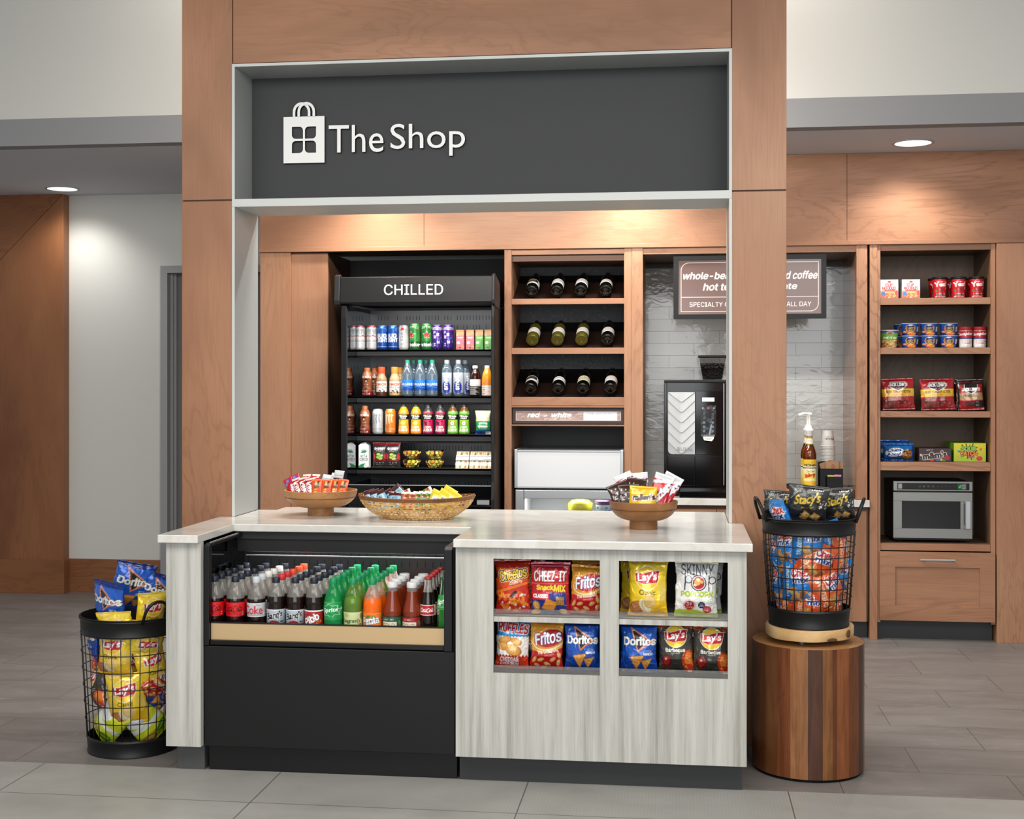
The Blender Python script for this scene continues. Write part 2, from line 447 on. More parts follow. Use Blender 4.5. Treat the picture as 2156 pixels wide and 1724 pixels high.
def bag_mesh(name, w, h, d, art, mat, seed=0, nu=56, nv=74, back='#999999', crump=1.0, pinch=0.07, seal=0.05, skew=0.0, v0=0.0, v1=1.0, parent=None, topin=0.0):
    """pillow pouch, bottom centre at the origin, printed face on -y"""
    us = np.linspace(-1, 1, nu); vs = np.linspace(v0, v1, nv)
    U, Vv = np.meshgrid(us, vs)
    e = np.minimum(Vv - seal, 1 - seal - Vv)
    s = np.clip(e / 0.24, 0, 1) ** 0.62
    prof = np.clip(1 - np.abs(U) ** 2.3, 0, 1) ** 0.62
    rg = random.Random(seed); o = Vector((rg.uniform(-50, 50), rg.uniform(-50, 50), rg.uniform(-50, 50)))
    N = np.zeros_like(U); N2 = np.zeros_like(U); RD = np.zeros_like(U)
    for j in range(nv):
        for i in range(nu):
            p = Vector((U[j, i] * w / h * 2.2, Vv[j, i] * 3.6, 0)) + o
            N[j, i] = noise.noise(p * 1.1); N2[j, i] = noise.noise(p * 2.3 + Vector((9, 3, 5)))
            RD[j, i] = 1 - abs(noise.noise(Vector((p.x * 1.7 + N2[j, i], p.y * 1.1, 4)))) * 2.2
    edge = 1 - s * prof
    x = U * w / 2 * (1 - pinch * s * (0.75 + 0.5 * (N > 0))) * (1 - topin * np.clip(Vv - .7, 0, 1)) + skew * w * (Vv - .5) + N2 * 0.010 * w * edge * crump
    z = np.maximum(Vv * h + N * 0.012 * h * crump * (np.abs(U) ** 2) * np.clip(Vv * 8, 0, 1), 0)
    t = d / 2 * s * prof * (1 + 0.22 * N * crump) + 0.0006
    rid = np.clip(RD, 0, 1) ** 4 * 0.045 * d * crump * (0.3 + edge) * np.clip(e / 0.03, 0, 1)
    y = -t - rid + N2 * 0.05 * d * edge * crump
    yb = np.maximum(t + N2 * 0.05 * d * edge * crump, y + 0.0012)
    front = np.stack([x, y, z], -1).reshape(-1, 3); bk = np.stack([x, yb, z], -1).reshape(-1, 3)
    C = art.samp((U + 1) / 2, Vv).reshape(-1, 3); CB = np.tile(np.array(lin(back)[:3]), (nu * nv, 1))
    st = 2
    V = np.vstack([front, bk]); b = nu * nv
    F = [(j * nu + i, j * nu + i + 1, (j + 1) * nu + i + 1, (j + 1) * nu + i) for j in range(nv - 1) for i in range(nu - 1)]
    F += [(b + j * nu + i + 1, b + j * nu + i, b + (j + 1) * nu + i, b + (j + 1) * nu + i + 1) for j in range(nv - 1) for i in range(nu - 1)]
    for j in range(nv - 1):
        F.append((b + j * nu, j * nu, (j + 1) * nu, b + (j + 1) * nu)); k = j * nu + nu - 1
        F.append((k, b + k, b + k + nu, k + nu))
    for i in range(nu - 1):
        F.append((i + 1, i, b + i, b + i + 1)); k = (nv - 1) * nu + i
        F.append((k, k + 1, b + k + 1, b + k))
    return mesh_art(name, V, F, np.vstack([C, CB]), mat, parent)
def text_mesh(name, s, w, h, depth, mat, parent=None, font=INTER, loc=(0, 0, 0), bold=0.004, shear=0.0, sp=1.0, side=None, res=3):
    """raised lettering standing on the xz plane, front on -y; centre of its box at loc"""
    G, E = glyphs(s, font, sp)
    nxt = {a: b for a, b in E.tolist()}; loops = []; seen = set()
    for a in sorted(nxt):
        if a in seen: continue
        lp = []
        while a not in seen and a in nxt: seen.add(a); lp.append(a); a = nxt[a]
        P = [G[lp[0]]]
        for k in lp[1:]:
            if np.hypot(*(G[k] - P[-1])) > 2e-4: P.append(G[k])
        if len(P) > 2 and np.hypot(*(P[0] - P[-1])) < 2e-4: P.pop()
        if len(P) > 2: loops.append(np.array(P))
    def area(P): x, y = P[:, 0], P[:, 1]; return 0.5 * float(np.sum(x * np.roll(y, -1) - np.roll(x, -1) * y))
    big = max(loops, key=lambda P: abs(area(P))); so = 1 if area(big) > 0 else -1
    outer = [P for P in loops if area(P) * so > 0]; inner = [P for P in loops if area(P) * so < 0]
    bm = bmesh.new()
    for O in outer:
        hs = [h for h in inner if O[:, 0].min() < h[0, 0] < O[:, 0].max() and O[:, 1].min() < h[0, 1] < O[:, 1].max()]
        vs = [[bm.verts.new((q[0], q[1], 0.1)) for q in L] for L in [O] + hs]; flat = [v for l in vs for v in l]
        for t in tessellate_polygon([[Vector((q[0], q[1], 0)) for q in L] for L in [O] + hs]):
            try: bm.faces.new([flat[k] for k in t])
            except ValueError: pass
    r = bmesh.ops.extrude_face_region(bm, geom=bm.faces[:])
    bmesh.ops.translate(bm, verts=[v for v in r['geom'] if isinstance(v, bmesh.types.BMVert)], vec=(0, 0, -0.2))
    bmesh.ops.recalc_face_normals(bm, faces=bm.faces)
    me = bpy.data.meshes.new(name); bm.to_mesh(me); bm.free()
    V = np.array([v.co[:] for v in me.vertices]); lo, hi = V.min(0), V.max(0)
    V -= (lo + hi) / 2; sx = w / (hi[0] - lo[0]); sz = h / (hi[1] - lo[1]) if h else sx
    off = Vector((0, 0, 0))
    if parent is not None:
        p = parent
        while p is not None: off += p.location; p = p.parent
    for v, c in zip(me.vertices, V):
        v.co = (loc[0] + c[0] * sx - off.x, loc[1] - c[2] / 0.2 * depth - off.y, loc[2] + c[1] * sz - off.z)
    me.materials.clear(); me.materials.append(mat)
    if side is not None:
        me.materials.append(side)
        me.update()
        for p in me.polygons: p.material_index = 0 if p.normal.y < -0.5 else 1
    me.name = name
    o = bpy.data.objects.new(name, me); COL.objects.link(o)
    if parent is not None: o.parent = parent
    return o
# ================================================================ the setting
YPO, YSG, YRB, YM, YW, YBK = 5.412, 5.639, 5.7225, 7.722, 8.78, 7.0
CEIL = 2.7856
def floor_dark():
    n = NT('stone_floor')
    b = n.n('ShaderNodeTexBrick'); b.offset = 0.5; b.inputs['Scale'].default_value = 1.0; b.inputs['Brick Width'].default_value = 0.63
    b.inputs['Row Height'].default_value = 0.345; b.inputs['Mortar Size'].default_value = 0.0022; b.inputs['Mortar Smooth'].default_value = 0.1; b.inputs['Bias'].default_value = 0.0
    g = n.n('ShaderNodeNewGeometry'); mp = n.n('ShaderNodeMapping'); mp.inputs['Location'].default_value = (-0.275, 0.07, 0)
    n.l(g.outputs['Position'], mp.inputs[0]); n.l(mp.outputs[0], b.inputs['Vector'])
    b.inputs['Color1'].default_value = lin('#716c69'); b.inputs['Color2'].default_value = lin('#7b7673'); b.inputs['Mortar'].default_value = lin('#56524f')
    s1 = n.noise(n.pos((0.7, 2.2, 1)), 2.6, 7, 0.62, 0.5); s2 = n.noise(n.pos((1, 3.5, 1)), 9, 5, 0.65, 1.0)
    c = n.mix(b.outputs['Color'], n.ramp(s1, [(0.3, '#5c5755'), (0.5, '#76716e'), (0.72, '#8b8683')]), 0.5)
    c = n.mix(c, '#9a9592', n.math('MULTIPLY', n.ramp(s2, [(0.56, (0, 0, 0, 1)), (0.72, (1, 1, 1, 1))]), 0.35))
    c = n.mix(c, lin('#55514e'), n.math('MULTIPLY', b.outputs['Fac'], 0.8))
    n.set(col=c, rough=0.42, spec=0.4); n.bump(n.math('MULTIPLY', b.outputs['Fac'], -1.0), 0.4, 0.002); return n.m
def floor_light():
    n = NT('porcelain_floor')
    g = n.n('ShaderNodeNewGeometry'); sp = n.n('ShaderNodeSeparateXYZ'); n.l(g.outputs['Position'], sp.inputs[0])
    fx = n.math('ABSOLUTE', n.math('SUBTRACT', n.math('FRACT', n.math('DIVIDE', n.math('ADD', sp.outputs[0], 0.547 + 0.47 + 9.4), 0.94)), 0.5))
    fy = n.math('ABSOLUTE', n.math('SUBTRACT', n.math('FRACT', n.math('DIVIDE', n.math('ADD', sp.outputs[1], -4.45 + 0.235 + 9.4), 0.47)), 0.5))
    j = n.math('MAXIMUM', n.math('LESS_THAN', fx, 0.0024), n.math('LESS_THAN', fy, 0.0048))
    s1 = n.noise(n.pos((1, 1.5, 1)), 2.2, 5, 0.6, 0.3)
    w = n.n('ShaderNodeTexWave'); w.inputs['Scale'].default_value = 26; w.inputs['Distortion'].default_value = 0.6; n.l(n.pos((1, 0.35, 1)), w.inputs['Vector'])
    c = n.ramp(s1, [(0.3, '#8f8e8a'), (0.5, '#9b9a96'), (0.7, '#a3a29e')])
    c = n.mix(c, '#8b8a86', n.math('MULTIPLY', w.outputs['Fac'], 0.25)); c = n.mix(c, '#53524f', n.math('MULTIPLY', j, 0.9))
    n.set(col=c, rough=0.4, spec=0.4); n.bump(w.outputs['Fac'], 0.08, 0.001); return n.m
struct(MB().box(-7, 4.5, 4.812, 9.4, -0.05, 0).build('floor_shop', floor_dark()))
struct(MB().box(-7, 4.5, -2.5, 4.812, -0.05, 0).build('floor_lobby', floor_light()))
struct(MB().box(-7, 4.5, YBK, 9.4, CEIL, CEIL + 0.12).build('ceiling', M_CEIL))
struct(MB().box(-7, 4.5, YBK - 0.1, YBK + 0.0, CEIL + 0.15, 4.3).build('wall_upper', M_WALL))
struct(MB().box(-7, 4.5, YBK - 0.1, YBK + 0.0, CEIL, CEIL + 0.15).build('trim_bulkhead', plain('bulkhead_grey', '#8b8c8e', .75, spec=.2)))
struct(MB().box(-7, 4.5, 0.5, YBK, 4.3, 4.4).build('ceiling_lobby', M_WALL))
DX0, DX1, DZ = X(340, YW), -2.62, 2.2836
wl = MB().box(-7, DX0 + 0.02, YW, YW + 0.12, 0, CEIL).box(DX0 + 0.02, DX1 - 0.02, YW, YW + 0.12, DZ - 0.02, CEIL).box(DX1 - 0.02, 4.5, YW, YW + 0.12, 0, CEIL)
struct(wl.build('wall_back', M_WALL))
# door recess
d = struct(bpy.data.objects.new('door_1', None), 'dark grey service door behind the left wooden column', 'door'); COL.objects.link(d); d.location = (DX0, YW, 0)
fr = MB().box(DX0, DX0 + 0.05, YW - 0.02, YW + 0.1, 0, DZ).box(DX1 - 0.05, DX1, YW - 0.02, YW + 0.1, 0, DZ).box(DX0 + 0.05, DX1 - 0.05, YW - 0.02, YW + 0.1, DZ - 0.05, DZ)
fr.box(DX0 + 0.05, DX0 + 0.068, YW + 0.04, YW + 0.1, 0, DZ - 0.05).box(DX0 + 0.068, DX0 + 0.085, YW + 0.06, YW + 0.11, 0, DZ - 0.05)
fr.build('door_frame', M_DOORF, d)
MB().box(DX0 + 0.07, DX1 - 0.05, YW + 0.085, YW + 0.12, 0.005, DZ - 0.05).build('door_leaf', M_DOOR, d)
k = MB().lathe([(0.028, 0), (0.028, 0.01), (0.012, 0.014), (0.012, 0.05), (0.03, 0.055), (0.03, 0.08), (0.0, 0.085)], 20, (0, 0, 0)).build('door_knob', M_ALU, None, smooth=40)
k.parent = d; k.data.transform(Matrix.Rotation(radians(90), 4, 'X')); k.location = (DX1 - DX0 - 0.14, 0.085, 1.0)
struct(MB().box(X(146, YW) - 0.0, DX0, YW - 0.018, YW, 0, 0.234).build('baseboard_back', M_BX))
# brown mitred panel at far left
YP = 8.69; PX1 = -4.2505
zt, zb = CEIL - 0.001, 0.234
zc0 = Z(548, 0, YP); x0 = X(0, YP)
sl = (zt - zc0) / (X(133, YP) - x0); xl = -6.8; zl = zc0 + sl * (xl - x0)
g = 0.003
p = struct(bpy.data.objects.new('trim_panel', None)); COL.objects.link(p); p.location = (PX1, YP, 0)
MB().prism([(PX1 - 0.0, 0), (PX1, zt), (X(133, YP) - g, zt), (xl - g, zl), (xl, 0)], YP, YW).build('upright_panel', M_BZ, p, bevel=0.002)
MB().prism([(X(133, YP) - g * 2, zt), (xl, zl + g * 2), (xl, zt)], YP, YW).build('mitred_panel', M_BX, p)
MB().box(xl, PX1 + 0.012, YP - 0.016, YW - 0.0185, 0, zb).build('plinth_board', M_BX, p, bevel=0.002)
# ---------------------------------------------------------------- recessed lights in the dropped ceiling
M_LAMP = plain('lamp_glow', '#ffffff', 0.5, emis='#fff4e6', estr=30.0)
def downlight(x, y, label, grp='recessed ceiling lights', power=70):
    t = thing('downlight', label, 'ceiling light', (x, y, CEIL), grp)
    R = 0.098
    MB().lathe([(R, -0.004), (R + 0.016, -0.004), (R + 0.018, 0.0), (R, 0.0), (R, -0.004)], 40, (x, y, CEIL), cap=False).build('trim_ring', M_GREY, t, smooth=40)
    MB().lathe([(R, -0.003), (0.075, 0.05), (0.06, 0.085)], 40, (x, y, CEIL), cap=False).build('reflector', M_ALUR, t, smooth=True)
    MB().lathe([(0.0601, 0.0845), (0.0, 0.0846)], 32, (x, y, CEIL), cap=False).build('lamp', M_LAMP, t)
    ld = bpy.data.lights.new('lamp_beam', 'SPOT'); ld.energy = power; ld.spot_size = radians(128); ld.spot_blend = 0.9; ld.shadow_soft_size = 0.06; ld.color = (1.0, 0.97, 0.93)
    lo = bpy.data.objects.new('lamp_beam', ld); COL.objects.link(lo); lo.parent = t; lo.location = (0, 0, -0.01)
    return t
M_ALUR = plain('reflector_white', '#ececec', 0.3, metal=0.2)
# holes for the fixtures are cut by leaving the slab out around them
ceil_o = bpy.data.objects['ceiling']
bpy.data.objects.remove(ceil_o)
LAMPS = [(-4.14, 8.45), (1.279, 7.42), (-0.25, 7.42), (-1.78, 7.42)]
def ceiling_with_holes():
    bm = bmesh.new(); R = 0.0985; S = 0.16; seg = 40
    xs = sorted(set([-7, 4.5] + [v for l in LAMPS for v in (l[0] - S, l[0] + S)])); ys = sorted(set([YBK, 9.4] + [v for l in LAMPS for v in (l[1] - S, l[1] + S)]))
    for i in range(len(xs) - 1):
        for j in range(len(ys) - 1):
            a, b, c_, d_ = xs[i], xs[i + 1], ys[j], ys[j + 1]
            hit = [l for l in LAMPS if a < l[0] < b and c_ < l[1] < d_]
            if not hit:
                bm.faces.new([bm.verts.new(v) for v in ((a, c_, CEIL), (a, d_, CEIL), (b, d_, CEIL), (b, c_, CEIL))]); continue
            lx, ly = hit[0]; inn = []; out = []
            for k in range(seg):
                t = 2 * pi * k / seg; m = S / max(abs(cos(t)), abs(sin(t)))
                inn.append(bm.verts.new((lx + R * cos(t), ly + R * sin(t), CEIL))); out.append(bm.verts.new((lx + m * cos(t), ly + m * sin(t), CEIL)))
            for k in range(seg):
                q = (k + 1) % seg; bm.faces.new([inn[k], inn[q], out[q], out[k]])
    for v in [(-7, YBK, CEIL + 0.14), (4.5, YBK, CEIL + 0.14), (4.5, 9.4, CEIL + 0.14), (-7, 9.4, CEIL + 0.14)]: bm.verts.new(v)
    bm.verts.ensure_lookup_table(); bm.faces.new(bm.verts[-4:])
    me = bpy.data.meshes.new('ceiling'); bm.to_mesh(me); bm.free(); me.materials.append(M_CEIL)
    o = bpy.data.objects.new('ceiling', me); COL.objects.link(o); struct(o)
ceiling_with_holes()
LL = ['recessed ceiling light in front of the brown mitred panel', 'recessed ceiling light above the pantry shelves',
      'recessed ceiling light above the wine rack', 'recessed ceiling light above the open drinks cooler']
for (x, y), l in zip(LAMPS[:2], LL[:2]): downlight(x, y, l, power=34 if x < -3 else 62)
for (x, y), l in zip(LAMPS[2:], LL[2:]): downlight(x, y, l)

# ================================================================ wooden portal with sign box
PXL0, PXL1, PXR0, PXR1 = -2.111, -1.888, 0.2185, 0.4363
ZS, ZOP, ZBT, ZBB, ZTR, ZPT = 2.2496, 2.830, 2.253, 2.2198, 2.8177, 3.75
t = thing('wooden_portal', 'tall maple portal framing the shop opening above the white counter', 'portal', (-0.84, YPO, 0))
for a, b in ((PXL0, PXL1), (PXR0, PXR1)):
    y1 = YRB
    MB().box(a, b, YPO, y1, 0, ZS - 0.003).build('column_panel', M_WZ, t, bevel=0.0015)
    MB().box(a, b, YPO, y1, ZS + 0.003, ZPT).build('column_panel', M_WZ, t, bevel=0.0015)
    MB().box(a + 0.004, b - 0.004, YPO + 0.006, y1, ZS - 0.003, ZS + 0.003).build('seam', plain('seam_dark', '#4a2f20', 0.7), t)
MB().box(PXL1 + 0.004, PXR0 - 0.004, YPO + 0.001, YRB, ZOP + 0.003, ZPT).build('header_panel', M_WX, t, bevel=0.0015)
for a in (PXL1, PXR0 - 0.004): MB().box(a, a + 0.004, YPO + 0.006, YRB, ZOP, ZPT).build('seam', MATS['seam_dark'], t)
e = 0.012
for a, b in ((PXL1, PXL1 + e), (PXR0 - e, PXR0)):
    MB().box(a, b, YPO, YRB, 0.9, ZBB).build('side_liner', M_GREY, t)
    MB().box(a, b, YPO - 0.002, YPO, 0.9, ZBB).build('edge_strip', M_GREYL, t)
MB().box(PXL1, PXL1 + e, YPO, YSG, ZBT, ZOP).box(PXR0 - e, PXR0, YPO, YSG, ZBT, ZOP).box(PXL1 + e, PXR0 - e, YPO, YSG, ZTR, ZOP).build('sign_box_liner', M_GREY, t)
fw = MB().box(PXL1, PXL1 + e, YPO - 0.002, YPO, ZBT, ZOP).box(PXR0 - e, PXR0, YPO - 0.002, YPO, ZBT, ZOP).box(PXL1 + e, PXR0 - e, YPO - 0.002, YPO, ZTR, ZOP)
fw.build('grey_edge_strip', M_GREYL, t)
MB().box(PXL1, PXR0, YPO - 0.004, YRB, ZBB, ZBT).build('cross_shelf', M_GREYL, t, bevel=0.001)
MB().box(PXL1, PXR0, YSG, YSG + 0.02, ZBT, ZOP).build('sign_board', M_SIGN, t)
# ---- sign: bag emblem and raised lettering
YL = YSG
def sx(px): return X(px, YL)
def sz(py, px): return Z(py, px, YL)
sg = thing('shop_sign', 'raised white shopping bag emblem and shop lettering on the charcoal board', 'sign', (sx(790), YL, sz(300, 790)))
a, b = sx(599.5), sx(685.5); z0, z1 = sz(344.5, 642), sz(247, 642)
w_, h_ = b - a, z1 - z0
D = 0.018
def rr(cx, cz, w, h, r, corner):
    """square with one or more rounded corners, ccw"""
    pts = []
    C4 = [(cx - w/2, cz - h/2, 180), (cx + w/2, cz - h/2, 270), (cx + w/2, cz + h/2, 0), (cx - w/2, cz + h/2, 90)]
    for i, (x, z, a0) in enumerate(C4):
        if i in corner:
            ox = x + (r if i in (0, 3) else -r); oz = z + (r if i in (0, 1) else -r)
            for k in range(7):
                q = radians(a0 + 90 * k / 6); pts.append((ox + r * cos(q), oz + r * sin(q)))
        else: pts.append((x, z))
    return pts
def holed(outer, holes, y0, y1, name, mat, parent, side):
    bm = bmesh.new(); E = []
    for lp in [outer] + holes:
        vs = [bm.verts.new((q[0], y0, q[1])) for q in lp]
        E += [bm.edges.new((vs[i], vs[(i + 1) % len(vs)])) for i in range(len(vs))]
    bmesh.ops.triangle_fill(bm, use_beauty=True, use_dissolve=False, edges=E)
    r = bmesh.ops.extrude_face_region(bm, geom=bm.faces[:])
    bmesh.ops.translate(bm, verts=[v for v in r['geom'] if isinstance(v, bmesh.types.BMVert)], vec=(0, y1 - y0, 0))
    bmesh.ops.recalc_face_normals(bm, faces=bm.faces)
    me = bpy.data.meshes.new(name); bm.to_mesh(me); bm.free(); me.materials.append(mat); me.materials.append(side)
    for pl in me.polygons: pl.material_index = 0 if pl.normal.y < -0.5 else 1
    o = bpy.data.objects.new(name, me); COL.objects.link(o); o.parent = parent; me.transform(Matrix.Translation(-parent.location)); return o
M_LET = plain('sign_white', '#f0f0ee', 0.45); M_LETS = plain('sign_black_return', '#121212', 0.5)
cxm, czm = (a + b) / 2, z0 + h_ * 0.50
hw = w_ * 0.27; off = hw / 2 + w_ * 0.024
H4 = [rr(cxm - off, czm + off * 1.06, hw, hw * 1.06, hw * .34, (0, 1, 2)), rr(cxm + off, czm + off * 1.06, hw, hw * 1.06, hw * .34, (0, 1, 3)), rr(cxm - off, czm - off * 1.06, hw, hw * 1.06, hw * .34, (1, 2, 3)), rr(cxm + off, czm - off * 1.06, hw, hw * 1.06, hw * .34, (0, 2, 3))]
H4 = [rr(cxm - off, czm + off * 1.06, hw, hw * 1.06, hw * .34, (0, 2)), rr(cxm + off, czm + off * 1.06, hw, hw * 1.06, hw * .34, (1, 3)), rr(cxm - off, czm - off * 1.06, hw, hw * 1.06, hw * .34, (1, 3)), rr(cxm + off, czm - off * 1.06, hw, hw * 1.06, hw * .34, (0, 2))]
holed([(a, z0), (b, z0), (b, z1), (a, z1)], H4, YL - D, YL - 0.002, 'bag_emblem', M_LET, sg, M_LETS)
def arch(cx, r, t, dz):
    o, i = [], []
    for k in range(13):
        q = radians(180 - 15 * k); o.append((cx + r * cos(q), dz + r * 1.08 * sin(q))); i.append((cx + (r - t) * cos(q), dz + (r - t) * 1.08 * sin(q)))
    return [(cx - r, z1 - 0.001)] + o + [(cx + r, z1 - 0.001), (cx + r - t, z1 - 0.001)] + i[::-1] + [(cx - r + t, z1 - 0.001)]
for cx, dy in ((cxm - w_ * 0.06, 0.0), (cxm + w_ * 0.06, -0.003)):
    m = MB().prism(arch(cx, w_ * 0.215, w_ * 0.062, z1 + w_ * 0.11), YL - D + dy, YL - 0.002)
    o = m.build('bag_handle', M_LET, sg); o.data.materials.append(M_LETS)
    for pl in o.data.polygons: pl.material_index = 0 if pl.normal.y < -0.5 else 1
def word(s, px0, px1, py0, py1, bold=0.004):
    zc_ = (sz(py0, px0) + sz(py1, px1)) / 2; xc = (sx(px0) + sx(px1)) / 2
    return text_mesh('lettering', s, sx(px1) - sx(px0), sz(py0, xc and (px0 + px1) / 2) - sz(py1, (px0 + px1) / 2), D, M_LET, sg, font=None, loc=(xc, YL - D / 2 - 0.001, (sz(py0, (px0 + px1) / 2) + sz(py1, (px0 + px1) / 2)) / 2), bold=bold, side=M_LETS, res=3)
word('The', 694.5, 809.5, 264.5, 322.5); word('Shop', 824, 980.5, 261, 330.5)
# ================================================================ back wall: cabinets and appliances
def R(px0, px1, py0, py1, Y):
    pm = (px0 + px1) / 2
    return X(px0, Y), X(px1, Y), Z(py1, pm, Y), Z(py0, pm, Y)      # x0, x1, z0, z1
YK = 8.30
XA, XB = X(548, YM), 2.62
# ---- header above the cabinets
t = thing('cabinet_header', 'long maple header board running above the back cabinets', 'header panel', (0, YM, 2.26))
xs = [XA, X(893, YM), X(1783, YM), XB]
for i in range(3):
    MB().box(xs[i] + (0.0012 if i else 0), xs[i + 1] - 0.0012, YM - 0.004, YM + 0.03, 2.285, CEIL - 0.001).build('header_board', M_WX, t)
MB().box(XA - 0.004, XB, YM - 0.016, YM + 0.03, 2.2602, 2.285).build('lip_moulding', M_WX, t, bevel=0.001)
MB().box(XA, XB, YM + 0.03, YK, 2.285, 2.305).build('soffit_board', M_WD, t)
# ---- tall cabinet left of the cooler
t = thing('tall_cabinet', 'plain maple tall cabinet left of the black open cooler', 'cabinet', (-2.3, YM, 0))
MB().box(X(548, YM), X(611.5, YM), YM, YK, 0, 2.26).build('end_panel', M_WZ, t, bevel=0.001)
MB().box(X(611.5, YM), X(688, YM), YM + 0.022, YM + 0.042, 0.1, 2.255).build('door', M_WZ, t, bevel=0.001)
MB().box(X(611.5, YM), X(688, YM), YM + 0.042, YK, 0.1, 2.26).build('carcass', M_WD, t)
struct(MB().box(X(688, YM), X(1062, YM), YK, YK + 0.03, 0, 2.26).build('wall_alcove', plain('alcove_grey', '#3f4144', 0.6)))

# ---- open cooler with CHILLED header
YF, YS = 7.45, 7.69
FXL, FXR = X(729, YF), X(1033, YF)
t = thing('open_cooler', 'tall black open drinks cooler lettered CHILLED', 'refrigerator', ((FXL + FXR) / 2, YF, 0))
M_MIR = plain('mirror_black', '#777b80', 0.06, metal=1.0)
def endpanel(x0, x1):
    pr = [(YF + 0.02, 0), (YF, 0.03), (YF, 0.80), (YF + 0.012, 0.9), (YF + 0.012, 1.85), (YF + 0.02, 1.92), (YK - 0.05, 1.92), (YK - 0.05, 0)]
    MB().prism(pr, x0, x1, 'x').build('end_panel', M_BLK, t, bevel=0.003)
endpanel(FXL - 0.035, FXL - 0.003); endpanel(FXR + 0.001, FXR + 0.02)
MB().box(FXL - 0.003, FXL, YF + 0.03, YK - 0.08, 0.87, 1.90).build('mirror_lining', M_MIR, t)
hx0, hx1 = X(716, YF), X(1036, YF); hz0, hz1 = 1.9275, 2.086
MB().prism([(YF + 0.004, hz0), (YF, hz0 + 0.01), (YF + 0.012, hz1 - 0.004), (YF + 0.02, hz1), (YK - 0.06, hz1), (YK - 0.06, hz0 + 0.02), (YF + 0.3, hz0 + 0.01), (YF + 0.2, hz0 - 0.0)], hx0, hx1, 'x').build('header_canopy', M_BLK, t, bevel=0.002)
for a, b in ((X(704, YF), hx0), (hx1, hx1 + 0.016)):
    MB().prism([(YF - 0.01, hz0 - 0.004), (YF - 0.016, hz0 + 0.02), (YF - 0.002, hz1 + 0.006), (YF + 0.03, hz1 + 0.014), (YF + 0.22, hz1 - 0.03), (YF + 0.24, hz0 + 0.03), (YF + 0.2, hz0 - 0.03), (YF + 0.03, hz0 - 0.02)], a, b, 'x').build('header_end_cap', M_CHAR, t, bevel=0.005)
a, b, z0, z1 = R(808.5, 932.5, 598.5, 620.5, YF)
text_mesh('lettering', 'CHILLED', b - a, z1 - z0, 0.003, plain('lit_letter', '#ffffff', 0.4, emis='#ffffff', estr=0.7), t, loc=((a + b) / 2, YF + 0.002, (z0 + z1) / 2), bold=0.004)
MB().box(FXL, FXR, 8.06, 8.08, 0.5, 1.92).build('back_panel', plain('cooler_back', '#4a4b4d', 0.35, metal=0.4), t)
sl = MB(); rg = random.Random(3)
for zc in (1.86, 1.80, 1.75, 1.70, 1.55, 1.50, 1.33, 1.28, 1.09, 1.05, 0.83):
    for k in range(41):
        if rg.random() < 0.28: continue
        x = FXL + 0.03 + k * 0.02 + (0.01 if int(zc * 100) % 2 else 0)
        if x < FXR - 0.02: sl.box(x, x + 0.003, 8.0592, 8.0602, zc, zc + 0.028)
o = sl.build('vent_slots', M_BLKD, t)
for zt_, zb_ in ((1.667, 1.632), (1.390, 1.353), (1.162, 1.124), (0.960, 0.926)):
    MB().box(FXL + 0.001, FXR - 0.001, YS, 8.05, zt_ - 0.012, zt_).box(FXL + 0.001, FXR - 0.001, YS, YS + 0.012, zb_, zt_).build('shelf', M_CHAR, t, bevel=0.001)
    MB().box(FXL + 0.001, FXR - 0.001, YS + 0.014, YS + 0.03, zb_ - 0.012, zb_).build('ticket_rail', M_BLKD, t)
MB().box(FXL, FXR, YF + 0.03, 8.06, 0.02, 0.76).build('base_bin', M_BLKG, t, bevel=0.003)
MB().box(FXL, FXR, YF + 0.05, YF + 0.062, 0.76, 0.872).build('front_glass', plain('glass_black', '#0a0a0b', 0.08), t)
MB().box(FXL, FXR, YF + 0.046, YF + 0.066, 0.872, 0.876).build('glass_edge', M_ALU, t)
a, b, z0, z1 = R(1003, 1029, 1054, 1063, YF)
MB().box(a, b, YF + 0.02, YF + 0.03, z0, z1).build('rating_plate', M_ALU, t)

for zl_, e_ in ((1.915, 1.9), (1.615, .9), (1.335, .9), (1.105, .65)):
    ld = bpy.data.lights.new('cooler_led', 'AREA'); ld.energy = e_; ld.shape = 'RECTANGLE'; ld.size = .8; ld.size_y = .02; ld.color = (1, .98, .95)
    lo = bpy.data.objects.new('cooler_led', ld); COL.objects.link(lo); lo.parent = t; lo.location = (0, YS - .05 - YF if zl_ < 1.9 else .12, zl_); lo.rotation_euler = (radians(32), 0, 0)

# ---- wine rack cabinet
t = thing('wine_rack', 'maple wine rack cabinet with three sloped bottle shelves', 'wine rack', (-0.63, YM, 0))
wx0, wx1 = X(1077, YM), X(1314, YM)
MB().box(X(1062, YM), wx0, YM - 0.002, YK, 0, 2.26).build('side_post', M_WZ, t, bevel=0.001)
MB().box(wx1, X(1329, YM) - 0.001, YM - 0.002, YK, 0, 2.26).build('side_post', M_WZ, t, bevel=0.001)
MB().box(wx0, wx1, YM + 0.005, YM + 0.025, 2.228, 2.26).build('top_rail', M_WX, t)
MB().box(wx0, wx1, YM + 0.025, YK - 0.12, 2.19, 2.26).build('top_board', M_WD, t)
M_SLATE = NT('scuffed_slate')
s1 = M_SLATE.noise(M_SLATE.pos((1, 1, 1)), 18, 6, 0.7, 3.0); M_SLATE.set(col=M_SLATE.ramp(s1, [(0.35, '#505255'), (0.55, '#5a5c5f'), (0.7, '#77797c')]), rough=0.6); M_SLATE = M_SLATE.m
MB().box(wx0, wx1, YK - 0.14, YK - 0.12, 1.2, 2.26).build('back_panel', M_SLATE, t)
M_RACK = wood('rack_dark', ['#120a07', '#1e110c', '#2a1811'], 'x')
WR = [(1.967, 1.934), (1.676, 1.640), (1.385, 1.335)]
